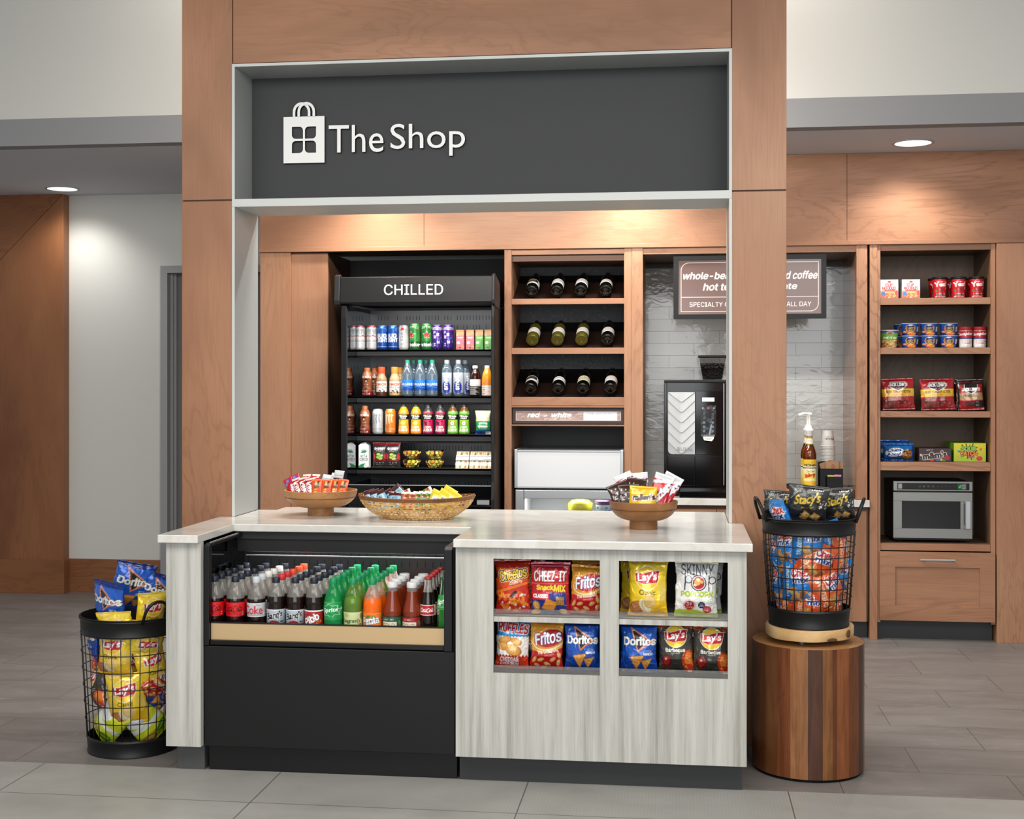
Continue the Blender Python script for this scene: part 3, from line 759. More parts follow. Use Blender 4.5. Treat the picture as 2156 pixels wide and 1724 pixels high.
for zt_, zb_ in WR:
    MB().box(wx0, wx1, YM + 0.006, YM + 0.026, zb_, zt_).build('shelf_lip', M_WX, t, bevel=0.001)
    MB().prism([(YM + 0.026, zb_), (YM + 0.026, zt_ - 0.012), (YK - 0.14, zt_ + 0.17), (YK - 0.14, zb_ + 0.14)], wx0, wx1, 'x').build('sloped_shelf', M_RACK, t)
for z in (1.3285, 1.219):
    MB().box(wx0, wx1, YM + 0.002, YM + 0.04, z - 0.004, z + 0.004).build('trim_rail', M_WX, t)
MB().box(wx0, wx1, YM + 0.04, YK - 0.035, 1.2235, 1.324).build('filler_board', M_RACK, t)
MB().box(wx0, wx1, YK - 0.03, YK, 0, 1.215).build('lower_back', M_CHAR, t)
# framed placard under the bottles
a, b, z0, z1 = R(1078.5, 1313, 860, 892, YM)
p = thing('wine_placard', 'framed copper placard reading red or white below the wine bottles', 'sign', ((a + b) / 2, YM + 0.03, z0))
fr = MB(); f = 0.016
fr.box(a, b, YM + 0.018, YM + 0.0385, z0, z0 + f).box(a, b, YM + 0.018, YM + 0.0385, z1 - f, z1).box(a, a + f, YM + 0.018, YM + 0.0385, z0 + f, z1 - f).box(b - f, b, YM + 0.018, YM + 0.0385, z0 + f, z1 - f)
fr.build('frame', plain('placard_frame', '#3a2722', 0.5), p)
A = Art(220, 26, '#a98d83', 2)
for i in range(60):
    rgx = random.Random(i); A.ell(rgx.uniform(0, 220), rgx.uniform(0, 26), rgx.uniform(3, 12), rgx.uniform(.6, 2), rgx.choice(['#c2aaa0', '#8f756c', '#d4c4bc']), rgx.uniform(-40, 40), .5)
A.text('red', 38, 15.5, h=12, col='#fff', shear=.25, bold=.6); A.text('or', 63, 13.5, h=5, col='#fff', shear=.25, bold=.2); A.text('white', 96, 15.5, h=13, col='#fff', shear=.25, bold=.6)
A.rect(142, 1, 212, 24, '#d9d8db'); A.text('WINE AVAILABILITY', 176, 18, w=52, col='#8d8d92'); A.text('BY WINE LOUNGE', 88, 4, w=56, col='#e6dad4')
A.line([(1, 1), (219, 1), (219, 25), (1, 25)], .7, '#d8c9c2', True)
flat_art('face', b - a - 2 * f, z1 - z0 - 2 * f, A, art_mat('printed_copper', 0.3, 0.35), 200, 26, 0.004, p, (-(b - a) / 2 + f, 0.002, f))

# ---- freezer under the placard
a, b, z0, z1 = R(1083, 1312.5, 948, 1028, 7.70)
t = thing('display_freezer', 'small upright freezer with blank white light box below the wine placard', 'freezer', ((a + b) / 2, 7.70, 0))
M_LBX = plain('light_box_white', '#d3d6d9', 0.3)
MB().box(a + 0.016, b - 0.016, 7.704, 8.2, z0 + 0.006, z1 - 0.006).build('light_box', M_LBX, t)
for q in (a, b - 0.018): MB().box(q, q + 0.018, 7.70, 8.2, z0, z1 + 0.004).build('light_box_edge', M_ALU, t, bevel=0.002)
for q in (z0, z1 - 0.008): MB().box(a + 0.018, b - 0.018, 7.70, 8.2, q, q + 0.008).build('light_box_rail', M_ALU, t)
d0, d1, dz1 = X(1085, 7.70), X(1312, 7.70), Z(1032, 1200, 7.70); fw_, fh_ = 0.05, 0.052
dr = MB().prism([(d0, 0.16), (d1, 0.16), (d1, dz1), (d0, dz1)], 7.701, 7.702).v
MB().box(d0, d0 + fw_, 7.70, 7.74, 0.1, dz1).box(d1 - fw_, d1, 7.70, 7.74, 0.1, dz1).box(d0 + fw_, d1 - fw_, 7.70, 7.74, dz1 - fh_, dz1).box(d0 + fw_, d1 - fw_, 7.70, 7.74, 0.1, 0.16).build('door_frame', M_ALU, t, bevel=0.004)
MB().box(d0 + fw_, d1 - fw_, 7.722, 7.728, 0.16, dz1 - fh_).build('door_glass', M_CLEAR, t)
M_FRZ = plain('freezer_liner', '#e3e6e8', 0.4)
MB().box(d0, d1, 8.15, 8.2, 0.05, dz1).box(d0, d0 + 0.05, 7.745, 8.15, 0.05, dz1).box(d1 - 0.05, d1, 7.745, 8.15, 0.05, dz1).box(d0 + .05, d1 - .05, 7.745, 8.15, dz1 - 0.02, dz1).box(d0 + .05, d1 - .05, 7.745, 8.15, 0.05, 0.12).build('cabinet_liner', M_FRZ, t)
zs = 0.665
MB().box(d0 + 0.05, d1 - 0.05, 7.76, 8.14, zs - 0.008, zs).build('wire_shelf', M_FRZ, t)
ld = bpy.data.lights.new('freezer_lamp', 'AREA'); ld.energy = 1.6; ld.shape = 'RECTANGLE'; ld.size = .45; ld.size_y = .05; lo = bpy.data.objects.new('freezer_lamp', ld); COL.objects.link(lo); lo.parent = t; lo.location = (0, 0.1, dz1 - 0.03)

# ---- coffee niche: tiles, side stile, counter, base
nx0, nx1, YN = X(1353.5, YM), X(1803, YM), 8.335
def tiles():
    n = NT('gloss_wall_tile')
    g = n.n('ShaderNodeNewGeometry'); sp = n.n('ShaderNodeSeparateXYZ'); n.l(g.outputs['Position'], sp.inputs[0]); cb = n.n('ShaderNodeCombineXYZ')
    x_off = X(1408.5, YN); n.l(n.math('SUBTRACT', sp.outputs[0], x_off - 0.3135 * 4), cb.inputs[0]); n.l(n.math('SUBTRACT', sp.outputs[2], Z(697, 1450, YN) - 0.0767 * 30), cb.inputs[1])
    b = n.n('ShaderNodeTexBrick'); b.offset = 0.5; b.inputs['Scale'].default_value = 1; b.inputs['Brick Width'].default_value = 0.3135; b.inputs['Row Height'].default_value = 0.0767
    b.inputs['Mortar Size'].default_value = 0.0014; b.inputs['Mortar Smooth'].default_value = 0.3; b.inputs['Bias'].default_value = 0; n.l(cb.outputs[0], b.inputs['Vector'])
    b.inputs['Color1'].default_value = lin('#bdbfbc'); b.inputs['Color2'].default_value = lin('#c9cac7'); b.inputs['Mortar'].default_value = lin('#8f908e')
    wv = n.noise(n.pos((1.0, 1, 1.6)), 10, 2, 0.5, 0.9); wv2 = n.noise(n.pos((1, 1, 2.4)), 32, 2, 0.5, 1.0)
    h = n.math('ADD', n.math('MULTIPLY', wv, 1.0), n.math('ADD', n.math('MULTIPLY', wv2, 0.18), n.math('MULTIPLY', b.outputs['Fac'], -0.25)))
    n.set(col=b.outputs['Color'], rough=0.07, spec=0.6); n.bump(h, 0.35, 0.004); return n.m
struct(MB().box(nx0 - 0.02, nx1 + 0.02, YN, YN + 0.03, 0.7, 2.19).build('wall_tiles', tiles()))
t = thing('coffee_niche', 'maple surround of the tiled coffee niche behind the right column', 'niche surround', ((nx0 + nx1) / 2, YM, 0))
MB().box(X(1329, YM), nx0, YM - 0.004, YN, 0, 2.26).build('side_stile', M_WZ, t, bevel=0.001)
MB().box(nx1, X(1826, YM), YM - 0.004, YM + 0.04, 0.80, 2.26).build('side_stile', M_WZ, t, bevel=0.001)
MB().box(nx1, nx1 + 0.02, YM + 0.04, YN, 0.80, 2.26).build('inner_side', wood('glossy_side', MAPLE, 'z', 1.0, 0.12), t)
MB().box(nx0, nx1, YM + 0.004, YM + 0.03, 2.222, 2.26).build('top_rail', M_WX, t)
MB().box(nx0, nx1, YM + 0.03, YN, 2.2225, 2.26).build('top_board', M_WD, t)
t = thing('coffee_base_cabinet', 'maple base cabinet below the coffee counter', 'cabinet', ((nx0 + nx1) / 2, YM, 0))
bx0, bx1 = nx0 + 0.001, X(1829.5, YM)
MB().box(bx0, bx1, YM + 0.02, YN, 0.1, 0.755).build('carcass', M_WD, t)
dw = (bx1 - 0.012 - bx0) / 3
for k in range(3):
    MB().box(bx0 + k * dw + 0.0015, bx0 + (k + 1) * dw - 0.0015, YM, YM + 0.02, 0.1, 0.735).build('door', M_WZ, t, bevel=0.001)
MB().box(bx0, bx1, YM + 0.06, YM + 0.08, 0, 0.1).build('toe_kick', M_PLIN, t)
o = MB().box(nx0, X(1830, YM), YM - 0.024, YN, 0.759, 0.798).build('coffee_counter', M_QTZ, None, bevel=0.002)
tag(o, 'white counter slab in the coffee niche under the coffee machine', 'counter')
# ---- framed coffee sign on the tiles
a, b, z0, z1 = R(1418, 1740, 536.0, 671, YM + 0.035)
YG = YM + 0.06
p = thing('coffee_sign', 'black framed brown coffee sign at the top of the niche, half behind the right column', 'sign', ((a + b) / 2, YG, z0))
f = 0.028
MB().box(a, b, YG - 0.024, YG - 0.001, z0, z0 + f).box(a, b, YG - 0.024, YG - 0.001, z1 - f, z1).box(a, a + f, YG - 0.024, YG - 0.001, z0 + f, z1 - f).box(b - f, b, YG - 0.024, YG - 0.001, z0 + f, z1 - f).build('frame', M_BLK, p)
W_, H_ = 304, 121
A = Art(W_, H_, '#6e5650', 2)
A.grad(0, H_, '#715a54', '#69514b')
def fr_pts(x0, y0, x1, y1, r):
    P = [(x0, y0)]
    P += [(x1 - r + r * cos(radians(q)), y0 + r + r * sin(radians(q))) for q in range(-90, 1, 15)]
    P += [(x1, y1)]; P += [(x0 + r + r * cos(radians(q)), y1 - r + r * sin(radians(q))) for q in range(90, 181, 15)]
    return P
A.line(fr_pts(6, 6, 298, 115, 17), 1.1, '#efe6e2', True); A.line([(6, 38), (298, 38)], 1.1, '#efe6e2')
k = dict(col='#efeae7', shear=.2, bold=.55)
A.text('whole-bean', 66, 86, w=112, h=15, **k); A.text('d coffee', 263, 86, w=66, h=17, **k)
A.text('hot tea', 88, 61, w=66, h=15, **k); A.text('ate', 238, 61, w=30, h=12, **k)
A.text('SPECIALTY C', 66, 22, w=84, h=10.5, col='#efeae7'); A.text('ALL DAY', 257, 22, w=52, h=10.5, col='#efeae7')
flat_art('face', b - a - 2 * f, z1 - z0 - 2 * f, A, art_mat('printed_sign', 0.22), 304, 121, 0.01, p, (-(b - a) / 2 + f, -0.018, f))

# ---- pantry cabinet on the right
t = thing('pantry_cabinet', 'maple pantry cabinet with four open shelves above a microwave bay', 'cabinet', (1.45, YM, 0))
px0, px1 = X(1853.5, YM), X(2087, YM); YPB = 8.17
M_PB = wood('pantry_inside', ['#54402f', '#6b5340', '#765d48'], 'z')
MB().box(X(1831, YM), X(1847, YM), YM - 0.006, YPB, 0, 2.26).build('side_post', M_WZ, t, bevel=0.001)
MB().box(X(1847, YM), px0, YM + 0.003, YPB, 0.1, 2.26).build('stile', M_WZ, t)
MB().box(px1, X(2096, YM), YM + 0.003, YM + 0.03, 0.1, 2.26).build('stile', M_WZ, t)
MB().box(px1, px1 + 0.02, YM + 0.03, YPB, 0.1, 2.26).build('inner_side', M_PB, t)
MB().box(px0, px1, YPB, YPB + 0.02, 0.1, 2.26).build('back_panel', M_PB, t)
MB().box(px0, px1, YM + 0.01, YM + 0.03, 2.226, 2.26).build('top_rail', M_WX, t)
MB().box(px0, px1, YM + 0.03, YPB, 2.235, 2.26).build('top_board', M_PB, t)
PZ = [1.954, 1.670, 1.307, 1.017, 0.55]
for zt_, zb_ in zip(PZ, (1.916, 1.634, 1.272, 0.968, 0.512)):
    MB().box(px0 + 0.001, px1 - 0.001, YM + 0.010, YM + 0.03, zb_, zt_).build('shelf_lip', M_WX, t, bevel=0.001)
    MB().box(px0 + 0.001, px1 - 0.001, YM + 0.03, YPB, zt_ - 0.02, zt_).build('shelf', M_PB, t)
a, b = X(1851.5, YM), X(2094, YM); z0, z1 = 0.115, 0.506
dr = MB().box(a, b, YM - 0.018, YM - 0.006, z0, z1)
dr = MB(); f = 0.085; yA, yB = YM - 0.018, YM + 0.002
dr.box(a, b, yA, yB, z0, z0 + f).box(a, b, yA, yB, z1 - f, z1).box(a, a + f, yA, yB, z0 + f, z1 - f).box(b - f, b, yA, yB, z0 + f, z1 - f).box(a + f, b - f, yA + 0.01, yB, z0 + f, z1 - f)
dd = dr.build('drawer_front', M_WX, t)
hz = Z(1178, 1973, YM - 0.03); ha, hb = X(1937, YM - 0.04), X(2011, YM - 0.04)
hd = MB().box(ha, hb, YM - 0.045, YM - 0.037, hz - 0.004, hz + 0.004).box(ha + 0.01, ha + 0.018, YM - 0.038, YM - 0.018, hz - 0.003, hz + 0.003).box(hb - 0.018, hb - 0.01, YM - 0.038, YM - 0.018, hz - 0.003, hz + 0.003).build('handle', M_ALU, None)
hd.data.transform(Matrix.Translation(-t.location)); hd.parent = dd
MB().box(a, b, YM + 0.06, YM + 0.08, 0, 0.11).build('toe_kick', M_PLIN, t)
t2 = tag(MB().box(X(2097.5, YM), XB, YM - 0.014, YPB, 0, 2.258).build('cabinet_end_panel', M_WZ, None, bevel=0.001), 'tall maple end panel right of the pantry shelves', 'panel')
# ---- microwave
a, b, z0, z1 = R(1880.5, 2047, 1013, 1133, 7.79); z0 += 0.004
zb0 = 0.5505
t = thing('microwave', 'stainless steel microwave oven in the bay below the pantry shelves', 'microwave', ((a + b) / 2, 7.79, zb0))
MB().box(a + 0.004, b - 0.004, 7.80, 8.14, zb0 + 0.012, z1 - 0.004).build('body', M_BLK, t, bevel=0.004)
for q in (a + 0.03, b - 0.06): MB().box(q, q + 0.03, 7.83, 7.86, zb0, zb0 + 0.012).build('foot', M_BLKD, t)
zp = Z(1034.5, 1963, 7.79)
MB().box(a, b + 0.002, 7.786, 7.80, zp + 0.002, z1).build('control_panel', M_STEEL, t, bevel=0.003)
A = Art(150, 14, '#0b0b0c', 3)
A.rect(2, 2, 10, 12.5, '#9fa1a3')
for i in range(9): A.text(['10', '20', '30', '45', '1:00', '1:30', '2:00', '3:00', '4:00'][i], 47 + i * 9.0, 7, w=4.2, col='#c9c9c9'); A.rect(43 + i * 9.0 - 1, 2, 43 + i * 9 - .6, 12, '#333')
A.rect(126, 1.5, 135, 12.5, '#0f6e2e'); A.line([(128.5, 7), (130, 5), (133, 9.5)], .9, '#d8f2dc'); A.rect(135, 1.5, 143, 12.5, '#84878c'); A.ell(139, 7, 2.3, 2.3, '#6a6d72')
pa, pb, pz0, pz1 = R(1889, 2041, 1017, 1031, 7.786)
flat_art('display_strip', pb - pa, pz1 - pz0, A, art_mat('printed_panel', 0.2), 150, 14, 0.002, t, (pa - t.location.x, 7.7845 - 7.79, pz0 - zb0))
dz0, dz1 = Z(1133, 1963, 7.79), Z(1036.5, 1963, 7.79)
ga, gb, gz0, gz1 = R(1899, 2022, 1055, 1113, 7.786)
dm = MB().box(a, b, 7.786, 7.80, dz0, gz0).box(a, b, 7.786, 7.80, gz1, dz1).box(a, ga, 7.786, 7.80, gz0, gz1).box(gb, b, 7.786, 7.80, gz0, gz1).build('door', M_STEEL, t, bevel=0.001)
MB().box(ga, gb, 7.791, 7.799, gz0, gz1).build('door_window', plain('oven_glass', '#1b1b1c', 0.12), t)
ha, hb, hz0, hz1 = R(2030, 2043.5, 1055, 1114, 7.76)
hm = MB().box(ha + 0.006, hb, 7.752, 7.766, hz0, hz1).prism([(ha + 0.006, hz1 - 0.02), (hb, hz1 - 0.02), (hb, hz1), (ha + 0.006, hz1)], 7.766, 7.787).prism([(ha + 0.006, hz0), (hb, hz0), (hb, hz0 + 0.02), (ha + 0.006, hz0 + 0.02)], 7.766, 7.787).build('handle', M_ALU, t, bevel=0.003)

# ---- coffee machine
YC = 7.82
a, b, z0, z1 = R(1398, 1529, 800, 1046, YC)
zc = 0.798
t = thing('coffee_machine', 'black coffee machine with silver chevron panel and bean hopper', 'coffee machine', ((a + b) / 2, YC, zc))
MB().box(a + 0.004, b, YC + 0.02, YC + 0.42, zc + 0.028, z1 - 0.012).build('body', M_BLKG, t, bevel=0.004)
MB().box(a, b, YC + 0.004, YC + 0.42, z1 - 0.016, z1).build('lid', M_BLK, t, bevel=0.004)
for q, q2 in ((a, a + 0.018), (b - 0.006, b + 0.012)): MB().box(q, q2, YC - 0.005, YC + 0.42, zc + 0.03, z1 - 0.017).build('side_frame', M_BLKG, t, bevel=0.003)
q = X(1524, YC); MB().box(q - 0.002, q + 0.002, YC - 0.009, YC - 0.004, zc + 0.07, z1 - 0.02).build('chrome_strip', M_ALU, t)
ca, cb_, cz0, cz1 = R(1406.5, 1463, 825.5, 956, YC)
n_ = MB(); bm = []
wv, hv = cb_ - ca, cz1 - cz0
M_SIL = plain('silver_panel', '#b0b2b3', 0.38, metal=0.35)
rads = 0.02
pts = [(ca + rads * (1 - cos(radians(q))), cz0 + rads * (1 - sin(radians(q)))) for q in range(90, -1, -15)]
cp = MB().prism([(cb_, cz0)] + [(cb_, cz1), (ca, cz1)] + [(ca, cz0 + rads), (ca + rads * .3, cz0 + rads * .3), (ca + rads, cz0)], YC + 0.004, YC + 0.02)
# chevron plates, each stepping back under the one above
def chv(k):
    zt_ = cz1 + hv * (.03 - .165 * k); zm = zt_ - hv * .19
    return [(ca, zt_), (ca + wv * .38, zm + .012), (ca + wv * .46, zm + .002), (ca + wv * .54, zm + .002), (ca + wv * .62, zm + .012), (cb_, zt_)]
for k in range(6):
    U, D_ = chv(k - 1) if k else [(x, cz1 + 1) for x, _ in chv(0)], chv(k)
    for (u0, u1, d0, d1) in zip(U[:-1], U[1:], D_[:-1], D_[1:]):
        q = [(u0[0], min(u0[1], cz1)), (u1[0], min(u1[1], cz1)), (d1[0], min(d1[1], cz1)), (d0[0], min(d0[1], cz1))]
        if max(q[0][1] - q[3][1], q[1][1] - q[2][1]) < 1e-4 or min(q[2][1], q[3][1]) < cz0 + .004: continue
        ya, yb = YC + .0035, YC - .0035
        cp.add([(q[0][0], ya, q[0][1]), (q[1][0], ya, q[1][1]), (q[2][0], yb, q[2][1]), (q[3][0], yb, q[3][1]), (q[2][0], YC + .0035, q[2][1]), (q[3][0], YC + .0035, q[3][1])], [(0, 3, 2, 1), (3, 5, 4, 2)])
cp.build('chevron_panel', M_SIL, t)
a2, b2, y0_, y1_ = R(1418, 1456, 941, 948.5, YC)
text_mesh('lettering', 'BUNN', b2 - a2 - 0.02, y1_ - y0_, 0.002, plain('embossed_letter', '#9c9d9f', 0.4), t, loc=((a2 + b2) / 2 + 0.012, YC - 0.0062, (y0_ + y1_) / 2), bold=0.004)
a2, b2, y0_, y1_ = R(1464, 1521, 823, 957, YC)
MB().box(a2, b2, YC + 0.002, YC + 0.02, y0_, y1_).build('glass_panel', plain('glass_black', '#0a0a0b', 0.08), t, bevel=0.002)
A = Art(32, 62, '#1a1b1d', 3); A.speck(0, 0, 32, 62, 50, 2.0, ['#2d3034', '#50565c', '#24262a', '#3c4248'], 4)
for i in range(6):
    for xx in (7, 25): A.rect(xx - 2.4, 5 + i * 9, xx + 2.4, 10 + i * 9, '#6f7b88' if i < 3 else '#474c53')
A.ell(16, 56, 2.4, 2.4, '#b5544c'); A.ell(4, 56, 1.2, 1.2, '#eee'); A.ell(28, 56, 1.2, 1.2, '#eee'); A.poly([(16, 0), (20, 0), (24, 22), (21, 22)], '#8c98a4')
a2, b2, y0_, y1_ = R(1475.5, 1507.5, 853, 915, YC)
flat_art('keypad', b2 - a2, y1_ - y0_, A, art_mat('printed_keys', 0.15), 32, 62, 0.002, t, (a2 - t.location.x, 0.0, y0_ - zc))
a2, b2, y0_, y1_ = R(1478.5, 1504, 837, 845, YC)
MB().box(a2, b2, YC, YC + 0.003, y0_, y1_).build('lit_display', plain('lit_display', '#ffffff', 0.3, emis='#f4f8ff', estr=1.0), t)
a2, b2, y0_, y1_ = R(1477, 1505, 914, 918.5, YC)
text_mesh('lettering', 'crescendo', b2 - a2, y1_ - y0_, 0.001, M_GREYL, t, loc=((a2 + b2) / 2, YC + 0.0012, (y0_ + y1_) / 2))
A = Art(24, 13, '#e8e8e6', 4); A.text('hot chocolate', 12, 9, w=17, col='#333'); A.text('is new', 12, 6.4, w=7, col='#333')
a2, b2, y0_, y1_ = R(1480, 1503.5, 919, 931, YC)
fm = flat_art('round_sticker', b2 - a2, y1_ - y0_, A, A_MATTE, 25, 13, 0.001, t, (a2 - t.location.x, 0.0005, y0_ - zc))
for v in fm.data.vertices:      # half-moon outline
    u = (v.co.x - (a2 - t.location.x)) / (b2 - a2) * 2 - 1; hh = (v.co.z - (y0_ - zc)) / (y1_ - y0_)
    v.co.z = (y0_ - zc) + (y1_ - y0_) * (1 - (1 - hh) * sqrt(max(0.0, 1 - u * u)))
a2, b2, y0_, y1_ = R(1406, 1521, 960, 1023, YC)
q = X(1463.5, YC)
for u0, u1 in ((a2, q - 0.0015), (q + 0.0015, b2)): MB().box(u0, u1, YC + 0.006, YC + 0.02, y0_, y1_).build('lower_door', M_BLKG, t, bevel=0.002)
MB().box(a + 0.09, b + 0.006, YC - 0.10, YC + 0.04, zc, zc + 0.04).build('drip_tray', M_BLKG, t, bevel=0.006)
MB().box(a + 0.01, b, YC + 0.03, YC + 0.4, zc, zc + 0.028).build('base', M_BLKD, t)
ha, hb, hz0, hz1 = R(1471, 1530, 748, 798, YC + 0.1)
hw_ = (hb - ha); hxm = (ha + hb) / 2
def frust(m, wb, wt, zb_, zt_, y0, y1, gap=0.0):
    yb0, yb1 = y0 + 0.03, y1 - 0.03
    vs = [(hxm - wb / 2, yb0, zb_), (hxm + wb / 2, yb0, zb_), (hxm + wb / 2, yb1, zb_), (hxm - wb / 2, yb1, zb_), (hxm - wt / 2, y0, zt_), (hxm + wt / 2, y0, zt_), (hxm + wt / 2, y1, zt_), (hxm - wt / 2, y1, zt_)]
    return m.add(vs, [(0, 3, 2, 1), (4, 5, 6, 7), (0, 1, 5, 4), (1, 2, 6, 5), (2, 3, 7, 6), (3, 0, 4, 7)])
hop = frust(MB(), hw_ * .70, hw_ * .97, z1, hz1 - 0.012, YC + 0.1, YC + 0.26).build('bean_hopper', M_SMOKE, t)
MB().box(ha - 0.002, hb + 0.002, YC + 0.098, YC + 0.262, hz1 - 0.012, hz1).build('hopper_lid', M_BLK, t, bevel=0.003)
NTb = NT('coffee_beans'); vv = NTb.n('ShaderNodeTexVoronoi'); vv.inputs['Scale'].default_value = 90; NTb.l(NTb.pos(), vv.inputs['Vector']); NTb.set(col=NTb.ramp(vv.outputs['Distance'], [(0.0, '#120c0a'), (0.5, '#060404')]), rough=0.4); NTb.bump(vv.outputs['Distance'], 0.6, 0.01)
o = frust(MB(), hw_ * .67, hw_ * .86, z1 + 0.004, z1 + (hz1 - z1) * 0.68, YC + 0.105, YC + 0.255).build('coffee_beans', NTb.m, t); o['kind'] = 'stuff'
# ================================================================ island: counter, bottle cooler, snack cabinet
ZC, ZCB = 0.8993, 0.869
YT, YPN, YPL, YCC, YBK2 = 4.725, 4.751, 4.808, 5.130, 5.863
cx = [(-1.939, YT), (-1.782, YT), (-1.782, YCC), (-0.8134, YCC), (-0.8134, YT), (0.2637, YT), (0.2637, YPO - 0.002), (PXR0 - 0.014, YPO - 0.002), (PXR0 - 0.014, YBK2), (-1.79, YBK2), (-1.79, YRB), (PXL1 + 0.014, YRB), (PXL1 + 0.014, YPO - 0.002), (-1.939, YPO - 0.002)]
o = MB().prism(cx, ZCB, ZC, 'z').build('countertop', M_QTZ, None, bevel=0.003)
tag(o, 'white stone countertop wrapping around the bottle cooler and snack cabinet', 'countertop')
# left return panel
t = thing('end_cabinet', 'narrow pale grey wood end cabinet left of the bottle cooler', 'cabinet', (-1.86, YPN, 0))
xa, xb = X(349.5, YPN), X(423, YPN)
MB().box(xa, xb - 0.0008, YPN, YPN + 0.03, 0.10, ZCB).build('front_panel', M_LAM, t, bevel=0.0008)
MB().box(xa, xa + 0.02, YPN + 0.03, YPO - 0.02, 0.10, ZCB).build('side_panel', M_LAM, t)
MB().box(X(374, YPL), X(433, YPL) - 0.004, YPL, YPO - 0.02, 0, 0.0985).build('plinth', M_PLING, t)
# snack cabinet
SX0, SX1 = X(959.5, YPN), X(1572, YPN)
t = thing('snack_cabinet', 'pale grey wood snack cabinet with four open bays of chip bags', 'cabinet', ((SX0 + SX1) / 2, YPN, 0))
LX0, LX1, RX0, RX1 = -0.669, -0.280, -0.2114, 0.1771
ZT1, ZB1, ZST, ZSB = 0.8275, 0.4105, 0.616, 0.597
fp = MB()
for x0, x1, z0, z1 in ((SX0, LX0, 0.1, ZCB), (LX0, LX1, ZT1, ZCB), (LX0, LX1, 0.1, ZB1), (LX1, RX0, 0.1, ZCB), (RX0, RX1, ZT1, ZCB), (RX0, RX1, 0.1, ZB1), (RX1, SX1, 0.1, ZCB)):
    fp.box(x0, x1, YPN, YPN + 0.02, z0, z1)
fpo = fp.build('front_panel', M_LAM, t)
bm = bmesh.new(); bm.from_mesh(fpo.data); bmesh.ops.remove_doubles(bm, verts=bm.verts, dist=1e-5); bm.to_mesh(fpo.data); bm.free()
MB().box(SX1 - 0.02, SX1, YPN + 0.02, YPO - 0.01, 0.1, ZCB).build('side_panel', M_LAM, t)
MB().box(SX0, SX0 + 0.02, YPN + 0.02, YPO - 0.01, 0.1, ZCB).build('side_panel', M_LAM, t)
YIB = YPN + 0.40
M_IN = plain('bay_black', '#101011', 0.6)
MB().box(SX0 + 0.02, SX1 - 0.02, YIB, YIB + 0.02, 0.1, ZCB).build('back_panel', M_IN, t)
for a, b in ((LX0 - 0.045, LX0 - 0.035), (LX1 + 0.022, LX1 + 0.030), (RX0 - 0.030, RX0 - 0.022), (RX1 + 0.030, RX1 + 0.04)):
    MB().box(a, b, YPN + 0.02, YIB, ZB1, ZCB).build('bay_divider', M_IN, t)
for a, b in ((LX0, LX1), (RX0, RX1)):
    a_, b_ = (a - .035, b + .022) if a < -.5 else (a - .022, b + .03)
    MB().box(a_, b_, YPN + 0.02, YIB, ZB1 - 0.012, ZB1).build('bay_floor', M_IN, t)
    MB().box(a_, b_, YPN + 0.02, YIB, ZT1 + 0.012, ZT1 + 0.022).build('bay_top', M_IN, t)
    sh = MB().box(a + 0.0005, b - 0.0005, YPN + 0.006, YPN + 0.02, ZSB, ZST).box(a_ + 0.0005, b_ - 0.0005, YPN + 0.02, YIB, ZSB, ZST - 0.002).build('bay_shelf', M_LAM, t)
    for z in (ZST, ZB1):
        MB().box(a + 0.001, b - 0.001, YPN + 0.010, YPN + 0.013, z, z + 0.027).build('clear_lip', M_LIP, t)
MB().box(X(968, YPL), X(1562, YPL), YPL, YPO - 0.02, 0, 0.1).build('plinth', M_PLIN, t)

# bottle cooler
YB_ = 4.78; BX0, BX1 = -1.7805, -0.8165
t = thing('bottle_cooler', 'low black open cooler full of soda bottles under the counter', 'cooler', ((BX0 + BX1) / 2, YB_, 0))
MB().box(BX0 + 0.003, BX1, YB_, YB_ + 0.02, 0.098, 0.4755).build('lower_panel', M_BLK, t, bevel=0.002)
MB().box(X(441, 4.813), X(962, 4.813), 4.813, 4.83, 0.002, 0.098).build('kick_panel', M_BLK, t)
MB().box(BX0 + 0.01, BX1 - 0.004, YB_ + 0.02, 5.40, 0.1, 0.470).build('machine_body', M_BLKD, t)
ZD = 0.495
pL0, pL1, pR0, pR1 = BX0 + 0.003, X(440.5, YB_), X(935, YB_), X(952, YB_)
for a, b in ((pL0, pL1), (pR0, pR1)):
    MB().prism([(YB_ - 0.004, 0.478), (YB_ - 0.004, 0.853), (YB_ + 0.02, 0.862), (YB_ + 0.03, 0.862), (YB_ + 0.03, 0.478)], a, b, 'x').build('front_post', M_BLK, t, bevel=0.002)
MB().box(pR1, BX1 + 0.004, YB_ + 0.012, 5.2, 0.1, 0.862).build('side_wall', M_BLKD, t)
MB().box(pL1, pR0, YB_ + 0.006, YB_ + 0.03, 0.478, 0.497).build('lower_rail', M_BLKG, t, bevel=0.003)
gz1 = 0.5600
MB().box(pL1 + 0.001, pR0 - 0.001, YB_ + 0.016, YB_ + 0.026, 0.497, gz1).build('gold_lip', M_GOLD, t, bevel=0.001)
MB().box(pL1 + 0.001, pR0 - 0.001, YB_ + 0.014, YB_ + 0.028, gz1, gz1 + 0.004).build('lip_edge', M_BLK, t)
MB().box(-1.895, BX1 + 0.004, YB_ + 0.03, 5.40, ZD - 0.02, ZD).build('deck', M_BLKD, t)
MB().box(-1.895, BX1 + 0.004, 5.388, 5.40, ZD, ZCB - 0.002).build('back_wall', plain('cooler_back_dark', '#1b1b1d', 0.3), t)
MB().box(-1.895, -1.889, YB_ + 0.03, 5.388, ZD, ZCB - 0.002).build('far_side_wall', M_BLKG, t)
gl = MB().box(-1.8085, -1.8045, YB_ + 0.032, 5.38, ZD + 0.001, 0.849).build('side_glass', M_SMOKE, t)
